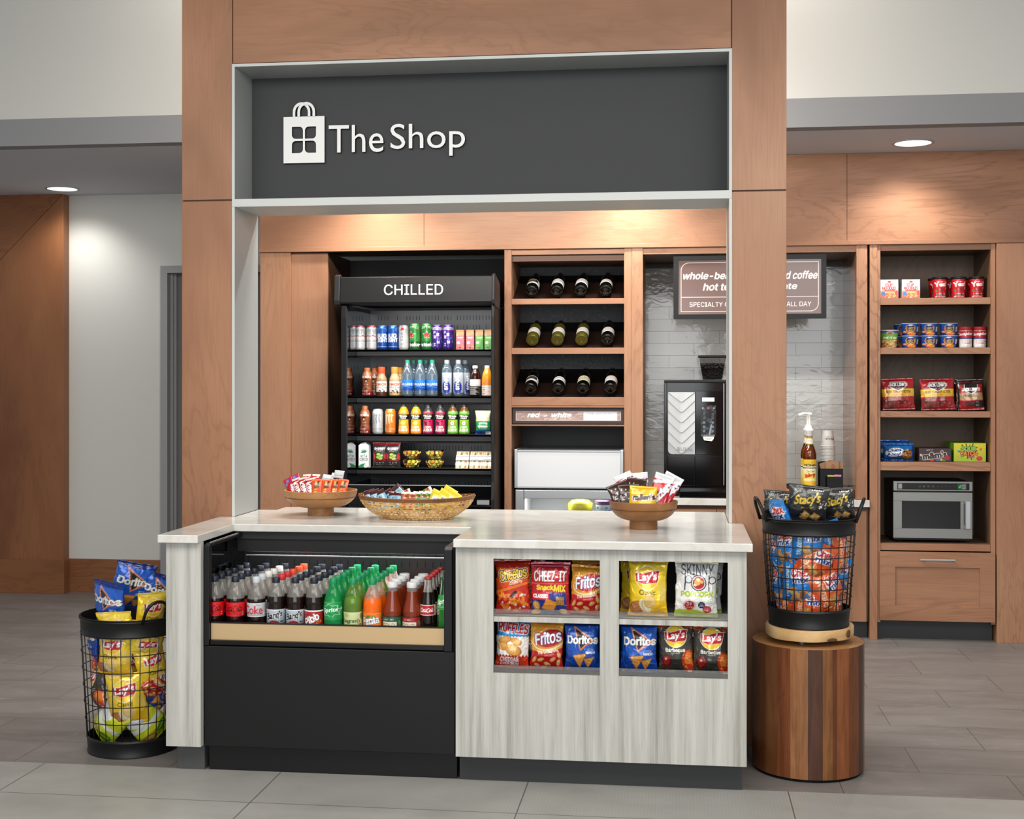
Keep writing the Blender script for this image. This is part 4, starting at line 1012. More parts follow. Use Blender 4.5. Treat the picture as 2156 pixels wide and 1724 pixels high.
for s_, (a, b) in enumerate(((pL0 + 0.004, pL1 + 0.004), (pR0, pR1))):
    MB().box(a, b, YB_ + 0.03, YCC + 0.02, 0.850, 0.862).build('side_rail', M_BLK, t, bevel=0.001)
MB().box(pL0 + 0.012, pL1 - 0.002, YB_ + 0.03, YCC - 0.01, 0.862, 0.865).build('rail_strip', M_ALU, t)
# hood behind, under the countertop edge
MB().box(pL0, BX1 + 0.003, YCC + 0.02, YCC + 0.04, 0.838, 0.866).build('hood_upper', M_CHAR, t)
MB().prism([(YCC + 0.034, 0.787), (YCC + 0.028, 0.838), (YCC + 0.06, 0.838), (YCC + 0.06, 0.78)], pL0, BX1 + 0.003, 'x').build('hood_lower', M_CHAR, t)
MB().box(pL1, BX1 - 0.02, YCC + 0.075, YCC + 0.085, 0.762, 0.766).build('hood_rod', M_ALU, t)
sl = MB()
for r_ in range(3):
    for k in range(28):
        x = -1.74 + k * 0.033 + (0.016 if r_ % 2 else 0); sl.box(x, x + 0.003, 5.3865, 5.3875, 0.70 + r_ * 0.035, 0.725 + r_ * 0.035)
o = sl.build('vent_slots', M_BLKD, t)
ld = bpy.data.lights.new('cooler_strip', 'AREA'); ld.energy = 5.2; ld.shape = 'RECTANGLE'; ld.size = 0.88; ld.size_y = 0.03; ld.color = (1, .97, .92)
lo = bpy.data.objects.new('cooler_strip', ld); COL.objects.link(lo); lo.parent = t; lo.location = (0, YCC + 0.12 - YB_, 0.845); lo.rotation_euler = (radians(-14), 0, 0)

# ---------------------------------------------------------------- soda bottles
def proto(name): o = bpy.data.objects.new(name, None); o.empty_display_size = 0.04; return o
PET = [(0.0, 0.0), (0.030, 0.0), (0.0352, 0.006), (0.0352, 0.05), (0.0345, 0.082), (0.0356, 0.11), (0.0356, 0.142), (0.033, 0.158), (0.0265, 0.176), (0.0185, 0.193), (0.0145, 0.203), (0.0138, 0.213)]
TEA = [(0.0, 0.0), (0.031, 0.0), (0.0355, 0.006), (0.0355, 0.092), (0.034, 0.099), (0.0358, 0.108), (0.0358, 0.118), (0.033, 0.125), (0.028, 0.145), (0.023, 0.165), (0.0195, 0.188), (0.0185, 0.205)]
GLS = [(0.0, 0.0), (0.027, 0.0), (0.0295, 0.005), (0.029, 0.06), (0.0285, 0.09), (0.0295, 0.12), (0.0285, 0.145), (0.024, 0.17), (0.018, 0.192), (0.0145, 0.212), (0.0135, 0.234), (0.0145, 0.236), (0.0145, 0.241)]
def interp(prof, z):
    for (r0, z0), (r1, z1) in zip(prof[:-1], prof[1:]):
        if z0 <= z <= z1: return r0 + (r1 - r0) * ((z - z0) / (z1 - z0) if z1 > z0 else 0)
    return prof[-1][0]
def smooth_prof(prof, n=26):
    P = prof[2:]; out = list(prof[:2])
    zs = np.linspace(P[0][1], P[-1][1], n)
    r = np.array([interp(prof, z) for z in zs]); k = np.array([.2, .6, .2]); r2 = r.copy(); r2[1:-1] = np.convolve(r, k, 'valid')
    return out + list(zip(r2.tolist(), zs.tolist()))
C_ = {}
def link(o):
    COL.objects.link(o)
def cutp(prof, z0, z1, dr):
    P = smooth_prof(prof); q = [(max(0, interp(P, z0) - dr), z0)] + [(r - dr, z) for r, z in P if z0 < z < z1] + [(interp(P, z1) - dr, z1)]
    return q
def soda(prof, shell, liquid, fill, label, l0, l1, capcol, caph=0.019, capr=0.0148, crown=False, span=pi, name='soda_bottle', seg=36):
    """prototype bottle at the origin; returns the root (not linked twice)"""
    t = bpy.data.objects.new(name, None); COL.objects.link(t); t.empty_display_size = 0.03
    P = smooth_prof(prof)
    MB().lathe(P if liquid is None or shell is not SH_CLR else cutp(prof, fill - .002, prof[-1][1], 0), seg, cap=False).build('shell', shell, t, smooth=True)
    if liquid is not None:
        q = [(0, 0.003)] + cutp(prof, 0.004, fill, 0.0006) + [(0, fill)]
        MB().lathe(q, seg, cap=False).build('drink', liquid, t, smooth=50)
    if label is not None:
        q = [(r + 0.0007, z) for r, z in cutp(prof, l0, l1, 0)]
        cyl_art('label', q, label, A_GLOSS, t, 72, span, rows=max(10, int((l1 - l0) / 0.0011)))
    zt = prof[-1][1]
    if crown:
        MB().lathe([(0.0142, zt - 0.007), (0.0148, zt - 0.002), (0.0142, zt + 0.001), (0.011, zt + 0.004), (0.0, zt + 0.0045)], 24, cap=False).build('cap', capcol, t, smooth=40)
    else:
        pr = [(capr - 0.0006, zt - 0.002), (capr, zt), (capr, zt + caph - 0.002), (capr - 0.0015, zt + caph), (0, zt + caph)]
        cp = MB().lathe(pr, 36, cap=False).build('cap', capcol, t, smooth=40)
        for v in cp.data.vertices:
            if zt - 0.001 < v.co.z < zt + caph - 0.001:
                k = round(math.atan2(v.co.y, v.co.x) / (2 * pi) * 36)
                if k % 2: v.co.x *= 0.965; v.co.y *= 0.965
    return t
def petmat(name, tint, haze, amt, refl=0.3):
    m = glassy(name, tint, refl, 0.06); t = m.node_tree
    out = next(n for n in t.nodes if n.type == 'OUTPUT_MATERIAL'); mx = out.inputs[0].links[0].from_node
    df = t.nodes.new('ShaderNodeBsdfDiffuse'); df.inputs[0].default_value = haze; tl = t.nodes.new('ShaderNodeBsdfTranslucent'); tl.inputs[0].default_value = haze
    a = t.nodes.new('ShaderNodeMixShader'); t.links.new(df.outputs[0], a.inputs[1]); t.links.new(tl.outputs[0], a.inputs[2])
    b = t.nodes.new('ShaderNodeMixShader'); b.inputs[0].default_value = amt; t.links.new(mx.outputs[0], b.inputs[1]); t.links.new(a.outputs[0], b.inputs[2])
    t.links.new(b.outputs[0], out.inputs[0]); return m
SH_CLR = petmat('clear_bottle', (0.97, 0.96, 0.94, 1), (1.0, 0.97, 0.92, 1), 0.20)  # pale haze colour stands in for light refracted in the clear necks
SH_GRN = petmat('green_bottle', (0.10, 0.80, 0.35, 1), (0.05, 0.75, 0.30, 1), 0.30)
SH_LIM = petmat('pale_green_bottle', (0.66, 0.85, 0.38, 1), (0.55, 0.8, 0.3, 1), 0.15)
SH_GGL = petmat('green_glass', (0.15, 0.65, 0.2, 1), (0.1, 0.6, 0.15, 1), 0.15)
def liq(name, col, rough=0.12, e=0.0, sub=0.0): return plain(name, col, rough, spec=0.5, **({'sss': sub} if sub else {}))
L_COLA = liq('cola', '#1a0d09', 0.1); L_GRN = liq('green_drink', '#1f9d50', 0.2, sub=.3); L_LIM = liq('ginger_drink', '#8fa63a', 0.15, sub=.2); L_ORG = liq('orange_drink', '#f46a12', 0.15, sub=.3)
L_TEA = liq('tea', '#7c2d12', 0.1, sub=.1); L_SPR = liq('pale_drink', '#5aa838', 0.15)
K_NAVY = plain('cap_navy', '#1d2333', 0.4); K_SIL = plain('cap_pale_grey', '#c3cbd3', 0.4); K_WHT = plain('cap_white', '#e8e6df', 0.4); K_RED = plain('cap_red', '#c8252c', 0.4); K_ORG = plain('cap_orange', '#e8502a', 0.4)
K_GRN = plain('cap_green', '#0f8a55', 0.4); K_TEA = plain('cap_tea_white', '#d9dadc', 0.35); K_CRR = plain('crown_red', '#a32020', 0.35); K_CRG = plain('crown_green', '#1d5a3a', 0.35)
def cola_label(bg, fg, silver=False):
    A = Art(100, 44, bg, 3)
    if silver:
        A.grad(0, 44, '#a9adb2', '#c9ccd0'); A.text('Coke', 46, 22, w=70, h=26, col='#c3202f', bold=.7, font=None); A.text('Diet', 64, 37, w=14, h=5, col='#c3202f', shear=.3); A.rect(0, 0, 100, 2.5, '#e3e4e6'); A.line([(12, 6), (60, 6)], .5, '#888'); A.rect(86, 6, 93, 14, '#dfe6ea')
    else:
        A.text('Coca', 34, 26, w=34, h=22, col=fg, shear=.35, bold=.35, font=None, rot=8); A.text('Cola', 67, 25, w=32, h=21, col=fg, shear=.35, bold=.35, font=None, rot=8)
        A.line([(16, 15), (30, 12), (46, 16), (60, 13)], .9, fg); A.text('ZERO SUGAR', 46, 9, w=36, col=fg); A.rect(84, 5, 91, 13, '#e9dcda'); A.rect(85.5, 7, 89.5, 11, '#402020')
    return A
def root_label():
    A = Art(100, 62, '#9aa5b2', 3); A.grad(0, 62, '#7e8794', '#b9c3cf'); A.rect(0, 59.5, 100, 62, '#dfe5ea')
    A.text('Barq', 46, 36, w=46, h=30, col='#16181c', shear=.3, bold=1.2, font=None, rot=14, out=[(1.3, '#f4f4f2')]); A.text("'s", 76, 48, w=14, h=20, col='#16181c', shear=.3, bold=1.0, font=None, rot=14, out=[(1.2, '#f4f4f2')])
    A.ell(52, 12, 18, 10, '#7b1418').ell(46, 13, 8, 6, '#a32026').ell(60, 11, 7, 6, '#5b0d10'); A.text('ROOT', 84, 18, w=17, h=5.5, col='#16181c', bold=.5); A.text('BEER', 84, 9, w=17, h=5.5, col='#16181c', bold=.5); A.line([(6, 52), (30, 52)], .6, '#4d5560'); A.line([(6, 49), (26, 49)], .6, '#4d5560')
    return A
def pibb_label():
    A = Art(100, 62, '#a81c22', 3); A.rect(0, 57, 100, 62, '#f0eeec')
    for i in range(7): A.line([(rg2.uniform(0, 100), rg2.uniform(0, 55)), (rg2.uniform(0, 100), rg2.uniform(0, 55))], .7, '#d8622e')
    A.text('Pibb', 48, 30, w=56, h=26, col='#fff', bold=1.4, rot=28, shear=.1, out=[(1.0, '#3a0b0d')]); A.text('Xtra', 74, 20, w=22, h=12, col='#e9b23c', rot=28, shear=.3, bold=.2); A.text('NATURALLY AND ARTIFICIALLY FLAVORED', 34, 52, w=50, col='#f0d8d8'); return A
rg2 = random.Random(5)
def sprite_label():
    A = Art(100, 80, '#17934a', 3)
    st = []
    for i in range(16):
        q = radians(i * 22.5 + 8); r = (46 if i % 2 == 0 else 33); st.append((46 + r * cos(q) * .95, 42 + r * sin(q) * .62))
    A.line(st, 1.4, '#dff2e4', True); A.text('Sprite', 47, 42, w=54, h=24, col='#f4fbf5', bold=.7, shear=.15, rot=8, font=None); A.text('LEMON-LIME', 34, 74, w=34, col='#c5e36b'); A.rect(86, 46, 92, 56, '#cfe8d6'); A.ell(48, 14, 14, 3, '#2aa85e'); return A
def seag_label():
    A = Art(100, 62, '#c3d290', 3); A.grad(0, 62, '#b3c77c', '#d3dda8'); A.ell(34, 50, 8, 8, '#b6a04a', 0, .7); A.speck(25, 42, 43, 58, 16, .9, ['#9c8736', '#d8c473'], 3)
    A.text("Seagram's", 49, 27, w=68, h=19, col='#23261c', bold=.5, font=None); A.text('GINGER ALE', 44, 6, w=58, h=6, col='#3a4023', bold=.3); A.ell(92, 46, 9, 14, '#6f8f3a'); A.speck(74, 4, 90, 20, 8, 2, ['#4a5a2a', '#2f3b1c'], 8); return A
def fanta_label():
    A = Art(100, 62, '#f26a1b', 3); A.ell(48, 40, 30, 20, '#f7932a').ell(48, 40, 27, 17, '#f26a1b'); A.ell(40, 46, 10, 5, '#2f8a3c', 20); A.ell(60, 47, 8, 4, '#3f9a3c', -10)
    A.text('Fanta', 48, 32, w=62, h=26, col='#fff', bold=1.3, rot=8, out=[(1.4, '#1b1c4a'), (1.0, '#f7b27a')]); A.ell(62, 5, 24, 11, '#f7a14a', 12).ell(62, 5, 20, 8, '#f6861f', 12); A.ell(86, 52, 10, 8, '#e5a02a', 0, .6); A.text('ORANGE', 72, 58, w=14, col='#fff'); return A
def tea_label(c):
    A = Art(100, 66, c, 3); A.rect(0, 62, 100, 66, '#2b1a12'); A.rect(12, 0, 70, 44, '#e6dfcc'); A.text('GOLD', 41, 30, w=46, h=17, col='#a07a3a', bold=.5, font=None); A.text('PEAK', 41, 8, w=46, h=17, col='#a07a3a', bold=.5, font=None)
    A.text('SWEET TEA' if c < '#5' else 'UNSWEETENED TEA', 41, 53, w=40, h=4.5, col='#f2efe6', bold=.2); A.ell(84, 40, 5, 11, '#3f8a4a', 25).ell(90, 30, 4, 9, '#2d6e3a', -20); return A
def glass_label():
    A = Art(100, 60, '#b91c26', 3); A.rect(0, 0, 100, 5, '#d8d8d4').rect(0, 55, 100, 60, '#d8d8d4').rect(0, 0, 7, 60, '#d8d8d4').rect(93, 0, 100, 60, '#d8d8d4')
    A.text('Coca', 32, 32, w=38, h=24, col='#fff', shear=.35, bold=.5, font=None, rot=8); A.text('Cola', 68, 31, w=36, h=23, col='#fff', shear=.35, bold=.5, font=None, rot=8); A.line([(20, 20), (34, 17), (50, 21), (60, 18)], 1, '#fff'); return A
def sprglass_label():
    A = Art(100, 60, '#2f9b3f', 3); A.text('Sprite', 50, 34, w=70, h=24, col='#eef7ee', bold=1.0, shear=.15, rot=12, font=None); A.line([(14, 12), (86, 12)], 1.2, '#eef7ee'); return A
LOW = (0.022, 0.058)
kinds = {
 'zero': lambda: soda(PET, SH_CLR, L_COLA, 0.152, cola_label('#d8141c', '#1c0a0a'), 0.084, 0.137, K_NAVY),
 'diet': lambda: soda(PET, SH_CLR, L_COLA, 0.152, cola_label('#b9bcc0', '', True), 0.084, 0.137, K_SIL),
 'dietw': lambda: soda(PET, SH_CLR, L_COLA, 0.152, cola_label('#b9bcc0', '', True), 0.084, 0.137, K_WHT),
 'root': lambda: soda(PET, SH_CLR, L_COLA, 0.163, root_label(), 0.050, 0.114, K_NAVY),
 'cola': lambda: soda(PET, SH_CLR, L_COLA, 0.163, cola_label('#d8141c', '#ffffff'), 0.060, 0.114, K_RED),
 'colo': lambda: soda(PET, SH_CLR, L_COLA, 0.163, cola_label('#d8141c', '#ffffff'), 0.060, 0.114, K_ORG),
 'pibb': lambda: soda(PET, SH_CLR, L_COLA, 0.163, pibb_label(), 0.050, 0.114, K_NAVY),
 'sprite': lambda: soda(PET, SH_GRN, L_GRN, 0.163, sprite_label(), 0.078, 0.148, K_GRN),
 'seag': lambda: soda(PET, SH_LIM, L_LIM, 0.163, seag_label(), 0.050, 0.110, K_GRN),
 'fanta': lambda: soda(PET, SH_CLR, L_ORG, 0.163, fanta_label(), 0.048, 0.110, K_GRN),
 'teag': lambda: soda(TEA, SH_CLR, L_TEA, 0.190, tea_label('#23583f'), 0.034, 0.098, K_TEA, 0.017, 0.0202, name='tea_bottle'),
 'tear': lambda: soda(TEA, SH_CLR, L_TEA, 0.190, tea_label('#a3222a'), 0.034, 0.098, K_TEA, 0.017, 0.0202, name='tea_bottle'),
 'glass': lambda: soda(GLS, SH_CLR, L_COLA, 0.190, glass_label(), 0.103, 0.143, K_CRR, crown=True, span=2.5),
 'glassg': lambda: soda(GLS, SH_GGL, L_SPR, 0.175, sprglass_label(), 0.125, 0.18, K_CRG, crown=True, span=2.6),
}
made = {}
ORD = ['', 'second', 'third', 'fourth', 'fifth', 'sixth', 'seventh']
Y0 = 4.862; DY = 0.0745
def xf(px): return X(px, Y0)
# column: (front x, [(kind, rows)...], text for the front bottle, text naming it for those behind)
cols_ = [
 (xf(496) - 2 * 0.0745, [('cola', 5, 'K')], None, None),
 (xf(452), ['zero'] * 6, 'cola bottle with red label and black script, half cut off by the left cooler post', 'cut-off red label'),
 (xf(496), ['zero'] * 6, 'cola bottle with red label and black script, whole beside the silver-label one', 'whole red-label bottle'),
 (xf(540), ['diet', 'diet', 'dietw', 'dietw', 'dietw', 'root'], 'cola bottle with silver label and pale grey cap', 'silver-label bottle'),
 (xf(581.5), ['root', 'cola', 'cola', 'colo', 'colo', 'colo'], 'root beer bottle with grey label, next to the silver-label cola', 'first root beer'),
 (xf(622), ['root'] * 6, 'root beer bottle with grey label, next to the red slanted-lettering bottle', 'second root beer'),
 (xf(661.5), ['pibb', 'pibb', 'pibb', 'pibb', 'pibb', 'root'], 'dark soda bottle with red label and slanted white lettering', 'slanted-lettering bottle'),
 (xf(702), ['sprite'] * 6, 'green soda bottle with white starburst emblem and green cap', 'starburst bottle'),
 (xf(743.5), ['seag', 'seag', 'sprite', 'sprite', 'sprite', 'sprite'], 'pale green ginger ale bottle with cream label', 'ginger ale'),
 (xf(784.5), ['fanta', 'fanta', 'seag', 'fanta', 'fanta', 'fanta'], 'bright orange soda bottle with green cap', 'front orange bottle'),
 (xf(826), ['teag'] * 4, 'brown tea bottle with green-edged cream label', 'green-edged tea bottle'),
 (xf(867), ['tear'] * 4, 'brown tea bottle with red-edged cream label', 'red-edged tea bottle'),
 (xf(901.5), ['glass'] * 5, 'small glass cola bottle with red label and red crown cap', 'front glass cola bottle'),
 (xf(936), ['glassg'], 'green glass soda bottle with white lettering, beside the right cooler post', ''),
]
DESC = {'zero': 'cola bottle with navy cap', 'diet': 'cola bottle with pale grey cap', 'dietw': 'cola bottle with white cap', 'root': 'dark bottle with navy cap', 'cola': 'cola bottle with red cap', 'colo': 'cola bottle with orange-red cap', 'pibb': 'dark bottle with navy cap',
        'sprite': 'green bottle with green cap', 'seag': 'pale green bottle with green cap', 'fanta': 'orange bottle with green cap', 'teag': 'tea bottle with white cap', 'tear': 'tea bottle with white cap', 'glass': 'glass cola bottle with red crown'}
used = set()
def put(kind, loc, label, rz=0.0):
    if kind not in made:
        made[kind] = kinds[kind](); o = made[kind]; o.location = loc; o.rotation_euler = (0, 0, rz); return tag(o, label, 'bottle', 'bottles in the low cooler')
    o = dup(made[kind], loc, (0, 0, rz), label, 'bottles in the low cooler'); return o
rgb_ = random.Random(11)
for ci, (x, ks, front, behind) in enumerate(cols_):
    if front is None: continue
    dy = 0.064 if ks[0] == 'glass' else DY
    for r, k in enumerate(ks):
        lab = front if r == 0 else f"{DESC[k]}, {ORD[r]} in the line of the {behind}"
        jx = 0 if r == 0 else rgb_.uniform(-.002, .002)
        put(k, (x + jx, Y0 + r * dy + (0.004 if k in ('teag', 'tear') else 0), ZD + 0.001), lab, 0.0 if r == 0 else rgb_.uniform(-.4, .4))
# bottles seen through the side glass
for i, (r, k, l) in enumerate([(3, 'dietw', 'cola bottle with white cap behind the smoked side glass, front one of three'), (4, 'dietw', 'cola bottle with white cap behind the smoked side glass, middle one of three'), (5, 'dietw', 'cola bottle with white cap behind the smoked side glass, rear one of three')]):
    put(k, (-1.8495, Y0 + 0.07 + (r - 1) * 0.085 - 0.05, ZD + 0.001), l)
# ================================================================ products on the cooler shelves
def prof_can(r, h): return [(r * .80, 0), (r * .92, .004), (r, .012), (r, h - .016), (r * .86, h - .004), (r * .84, h)]
M_CANTOP = plain('can_top', '#b9bbbe', 0.3, metal=0.8)
def can(name, r, h, art, mat=None, seg=64):
    t = bpy.data.objects.new(name, None); COL.objects.link(t); t.empty_display_size = .03
    cyl_art('body', prof_can(r, h), art, mat or A_CAN, t, seg, pi, rows=64)
    MB().lathe([(r * .85, h - .001), (r * .85, h + .002), (r * .80, h + .002), (r * .78, h - .003), (0, h - .003)], 32, cap=False).build('lid', M_CANTOP, t, smooth=40)
    return t
def bud():
    A = Art(80, 140, '#d9d9d6', 2); A.rect(0, 133, 80, 140, '#b3202c').rect(0, 0, 80, 4, '#b3202c'); A.ell(40, 98, 22, 20, '#b9bcc2').ell(40, 98, 17, 15, '#dcdcda'); A.text('B', 40, 98, h=18, col='#9aa0aa')
    A.line([(10, 76), (26, 82), (40, 80), (56, 83), (70, 76)], 5, '#c02530'); A.text('Budweiser', 40, 56, w=84, h=16, col='#2b2b33', shear=.2); 
    for y in (36, 30, 24, 16): A.line([(10, y), (70, y)], .8, '#9a9aa0')
    return A
def budl():
    A = Art(80, 140, '#1d56b0', 2); A.grad(0, 140, '#123f93', '#2b6ac0'); A.text('BUD', 36, 82, w=52, h=22, col='#f2f4f8', bold=1.6); A.text('LIGHT', 38, 57, w=62, h=22, col='#f2f4f8', bold=1.6)
    for y in (20, 14): A.line([(12, y), (68, y)], .8, '#9ab6e0')
    A.ell(62, 116, 7, 10, '#4d86d0', -20); return A
def ultra():
    A = Art(80, 140, '#d3d2cf', 2); A.text('ULTRA', 38, 58, w=86, h=20, col='#3a4a86', rot=90, bold=.3); A.poly([(30, 140), (46, 140), (46, 108), (38, 114), (30, 108)], '#c03030'); A.line([(24, 20), (24, 96)], .7, '#c8a0a0'); return A
def hein():
    A = Art(80, 140, '#3d9142', 2); A.grad(0, 140, '#2f8238', '#58a850'); A.ell(40, 84, 31, 38, '#2b7a33').ell(40, 84, 28, 35, '#3f9344')
    st = [(36 + (21 if i % 2 == 0 else 8.5) * sin(radians(36 * i)), 80 + (21 if i % 2 == 0 else 8.5) * cos(radians(36 * i))) for i in range(10)]
    A.poly([(36 + (x - 36) * 1.15, 80 + (y - 80) * 1.15) for x, y in st], '#eef2ea').poly(st, '#cf2a2a'); A.text('HEINEKEN ORIGINAL', 40, 121, w=70, h=9, col='#e8f0e4', bold=.4, arc=6); A.rect(0, 14, 80, 46, '#1f5c2a'); A.text('Heineken', 40, 30, w=104, h=20, col='#f4f6f2', bold=1.0, font=None); return A
def hyper():
    A = Art(80, 140, '#43288a', 2); A.grad(0, 140, '#301c6c', '#5a35a8'); A.speck(0, 0, 80, 120, 26, 4, ['#7b2f9a', '#2c2f9a', '#b03aa0', '#2f7fb0'], 3); A.rect(0, 112, 80, 126, '#e4e0f0'); A.text('WICKED WEED', 40, 119, w=64, h=7, col='#352070', bold=.3)
    for ch, x, y in (('P', 28, 98), ('E', 46, 86), ('R', 30, 72), ('N', 48, 44), ('I', 30, 30)): A.text(ch, x, y, h=15, w=11 if ch != 'I' else None, col='#f3f0fa', bold=1.1)
    return A
def monster(bg, fg):
    A = Art(80, 140, bg, 2); A.grad(0, 140, bg, fg if False else bg)
    for i, x in enumerate((26, 39, 52)): A.line([(x, 112), (x - 2, 84), (x + 1, 58 + 6 * i)], 5.5, fg); A.line([(x, 112), (x + 6, 104)], 4, fg)
    A.text('MONSTER', 40, 30, w=58, h=7, col='#303236' if bg > '#b' and bg[1] == 'c' else '#f6e6d0', bold=.2, sp=1.3); A.text('ENERGY', 40, 18, w=30, h=4, col=fg); return A
def row_y(): return YS + 0.034
SH = {1: 1.667, 2: 1.390, 3: 1.162, 4: 0.960}
GRP = 'drinks in the open cooler'
YR = YS + 0.040
def place(o, px, z, label, cat, grp, Y=YR, rz=0.0):
    o.location = (X(px, Y), Y, z); o.rotation_euler = (0, 0, rz); tag(o, label, cat, grp); return o
def cop(o, px, z, label, Y=YR, rz=0.0):
    return dup(o, (X(px, Y), Y, z), (0, 0, rz), label)
s = SCL(850, YR)
z = SH[1] + 0.0005
c1 = place(can('beer_can', 0.0315, 0.143, bud()), 758.5, z, 'white and red beer can at the left end of the top cooler shelf', 'can', 'cans on the top cooler shelf', rz=.25)
cop(c1, 782.5, z, 'white and red beer can touching the blue cans', rz=-.1)
c1 = place(can('beer_can', 0.0315, 0.143, budl()), 805.5, z, 'blue beer can beside the white and red cans', 'can', 'cans on the top cooler shelf', rz=.12); cop(c1, 828, z, 'blue beer can beside the plain white can', rz=-.05)
place(can('beer_can', 0.0305, 0.145, ultra()), 850, z, 'slim white can with vertical blue lettering', 'can', 'cans on the top cooler shelf')
c1 = place(can('beer_can', 0.0325, 0.154, hein()), 874, z, 'green beer can with red star, beside the plain white can', 'can', 'cans on the top cooler shelf', rz=-.5); cop(c1, 898.5, z, 'green beer can with red star, beside the purple cans', rz=.35)
c1 = place(can('beer_can', 0.0315, 0.146, hyper()), 921, z, 'purple beer can beside the green star cans', 'can', 'cans on the top cooler shelf', rz=.05); cop(c1, 944, z, 'purple beer can beside the pink cartons', rz=-.1)
def carton_box(name, w, d, h, art, side, nu=30, nv=60, gable=True):
    t = bpy.data.objects.new(name, None); COL.objects.link(t)
    m = MB().box(-w / 2, w / 2, -d / 2 + .0012, d / 2, 0, h).build('body', side, t, bevel=.001)
    flat_art('front_print', w - .001, h - .001, art, A_GLOSS, nu, nv, .001, t, (-w / 2 + .0005, -d / 2, .0005))
    return t
def vita(col):
    A = Art(44, 110, col, 2.5); A.rect(0, 76, 44, 110, '#c9935a'); A.poly([(0, 76), (44, 84), (44, 110), (0, 96)], '#e3b583'); A.rect(0, 100, 44, 110, '#d7a06a'); A.text('ALOE', 22, 86, w=22, col='#4a2a1a', bold=.3)
    A.text('VITA MIND', 22, 68, w=32, col='#fff', bold=.4); A.text('COCONUT', 22, 60, w=26, col='#f7e8e8'); A.ell(13, 38, 9, 8, '#eae6de'); A.text('20', 13, 38, w=8, col='#3a3a3a'); A.speck(2, 4, 42, 26, 16, 2, ['#c98a4a', '#e0b070', '#6f3f22'], 6)
    for x in (8, 16, 24): A.rect(x, 8, x + 4, 16, '#3a2418')
    if col < '#a': A.poly([(24, 0), (44, 0), (44, 60), (34, 50)], '#3f8f3a')
    return A
M_CTN1, M_CTN2 = plain('carton_pink', '#d9767a', 0.45), plain('carton_green', '#5da03c', 0.45)
for px, k, l in ((970, 0, 'pink drink carton beside the purple beer cans'), (991, 0, 'pink drink carton beside the green cartons'), (1010.5, 1, 'green drink carton beside the pink cartons'), (1029.5, 1, 'green drink carton at the right cooler frame')):
    key = 'carton%d' % k
    if key not in C_:
        C_[key] = carton_box('drink_carton', 0.047, 0.05, 0.118, vita('#d8707a' if k == 0 else '#63a63e'), (M_CTN1, M_CTN2)[k]); place(C_[key], px, z, l, 'carton', 'drink cartons on the top cooler shelf', YR + .01)
    else: cop(C_[key], px, z, l, YR + .01)
# ---- generic shaped bottles for the lower shelves
def sbottle(name, prof, art, l0, l1, body, capm, capr, caph, liquid=None, fill=0.0, artmat=None, span=pi, seg=48, rows=None):
    t = bpy.data.objects.new(name, None); COL.objects.link(t)
    P = smooth_prof(prof)
    MB().lathe(P, seg, cap=False).build('body', body, t, smooth=60)
    if liquid: MB().lathe([(0, .003)] + cutp(prof, .004, fill, .0012) + [(0, fill)], seg, cap=False).build('drink', liquid, t, smooth=50)
    cyl_art('label', [(r + .0006, q) for r, q in cutp(prof, l0, l1, 0)], art, artmat or A_GLOSS, t, 56, span, rows=rows or max(12, int((l1 - l0) / .0022)))
    zt = prof[-1][1]
    MB().lathe([(capr, zt - .004), (capr, zt + caph - .002), (capr - .002, zt + caph), (0, zt + caph)], 28, cap=False).build('cap', capm, t, smooth=40)
    return t
MILK = [(0, 0), (.028, 0), (.032, .006), (.032, .035), (.027, .055), (.0285, .085), (.032, .105), (.032, .118), (.027, .134), (.020, .146), (.019, .15)]
def milk():
    A = Art(90, 150, '#8a4a2c', 2); A.grad(0, 150, '#7a3d24', '#a2623f'); A.text('fairlife', 45, 118, w=56, h=14, col='#f2e6dc', bold=.5, arc=3); A.ell(45, 95, 9, 12, '#2a1a16'); A.ell(45, 90, 3.5, 7, '#eee'); A.line([(33, 104), (45, 98), (57, 104)], 3, '#2a1a16')
    A.text('30g', 36, 70, w=10, col='#e8d4c4'); A.text('2g', 54, 70, w=10, col='#e8d4c4'); A.poly([(30, 36), (45, 50), (62, 36)], '#4a2516'); A.rect(0, 0, 90, 24, '#7a1c1a'); A.text('CHOCOLATE', 45, 28, w=40, col='#f0e4d8'); A.text('nutrition', 45, 12, w=50, col='#f0e4d8', bold=.4); return A
mk = sbottle('milk_bottle', MILK, milk(), .004, .144, plain('milk_brown', '#8a4f30', .35), plain('milk_cap', '#a5633c', .4), .019, .02)
z2, z3, z4 = SH[2] + .0005, SH[3] + .0005, SH[4] + .0005
place(mk, 773, z2, 'brown milk bottle on the second cooler shelf', 'bottle', GRP); cop(mk, 768.5, z3, 'brown milk bottle on the third cooler shelf')
cop(mk, 788, z2, 'brown milk bottle in the back row of the second cooler shelf', YR + .09)
COFF = [(0, 0), (.028, 0), (.032, .006), (.032, .095), (.030, .108), (.022, .122), (.0195, .135), (.0195, .142)]
def dunk(lo):
    A = Art(90, 105, '#ebe6df', 2); A.rect(0, 0, 90, 26, lo); A.text("DUNKIN'", 45, 82, w=70, h=16, col='#d9622e', bold=1.2); A.text('ICED COFFEE', 45, 67, w=60, h=7, col='#a5346a', bold=.4); A.rect(0, 56, 90, 60, '#bfb6b0'); A.text('mocha', 40, 46, w=34, col='#3a2a22'); A.speck(20, 20, 70, 36, 12, 3, ['#3a2016', '#5d3520'], 2); A.line([(50, 50), (66, 38)], 3, '#2a1a12'); return A
M_CAPR = plain('coffee_cap', '#c5502c', .35)
dk = sbottle('coffee_drink_bottle', COFF, dunk('#4a2418'), .004, .088, plain('mocha_drink', '#a98a68', .3), M_CAPR, .0215, .032)
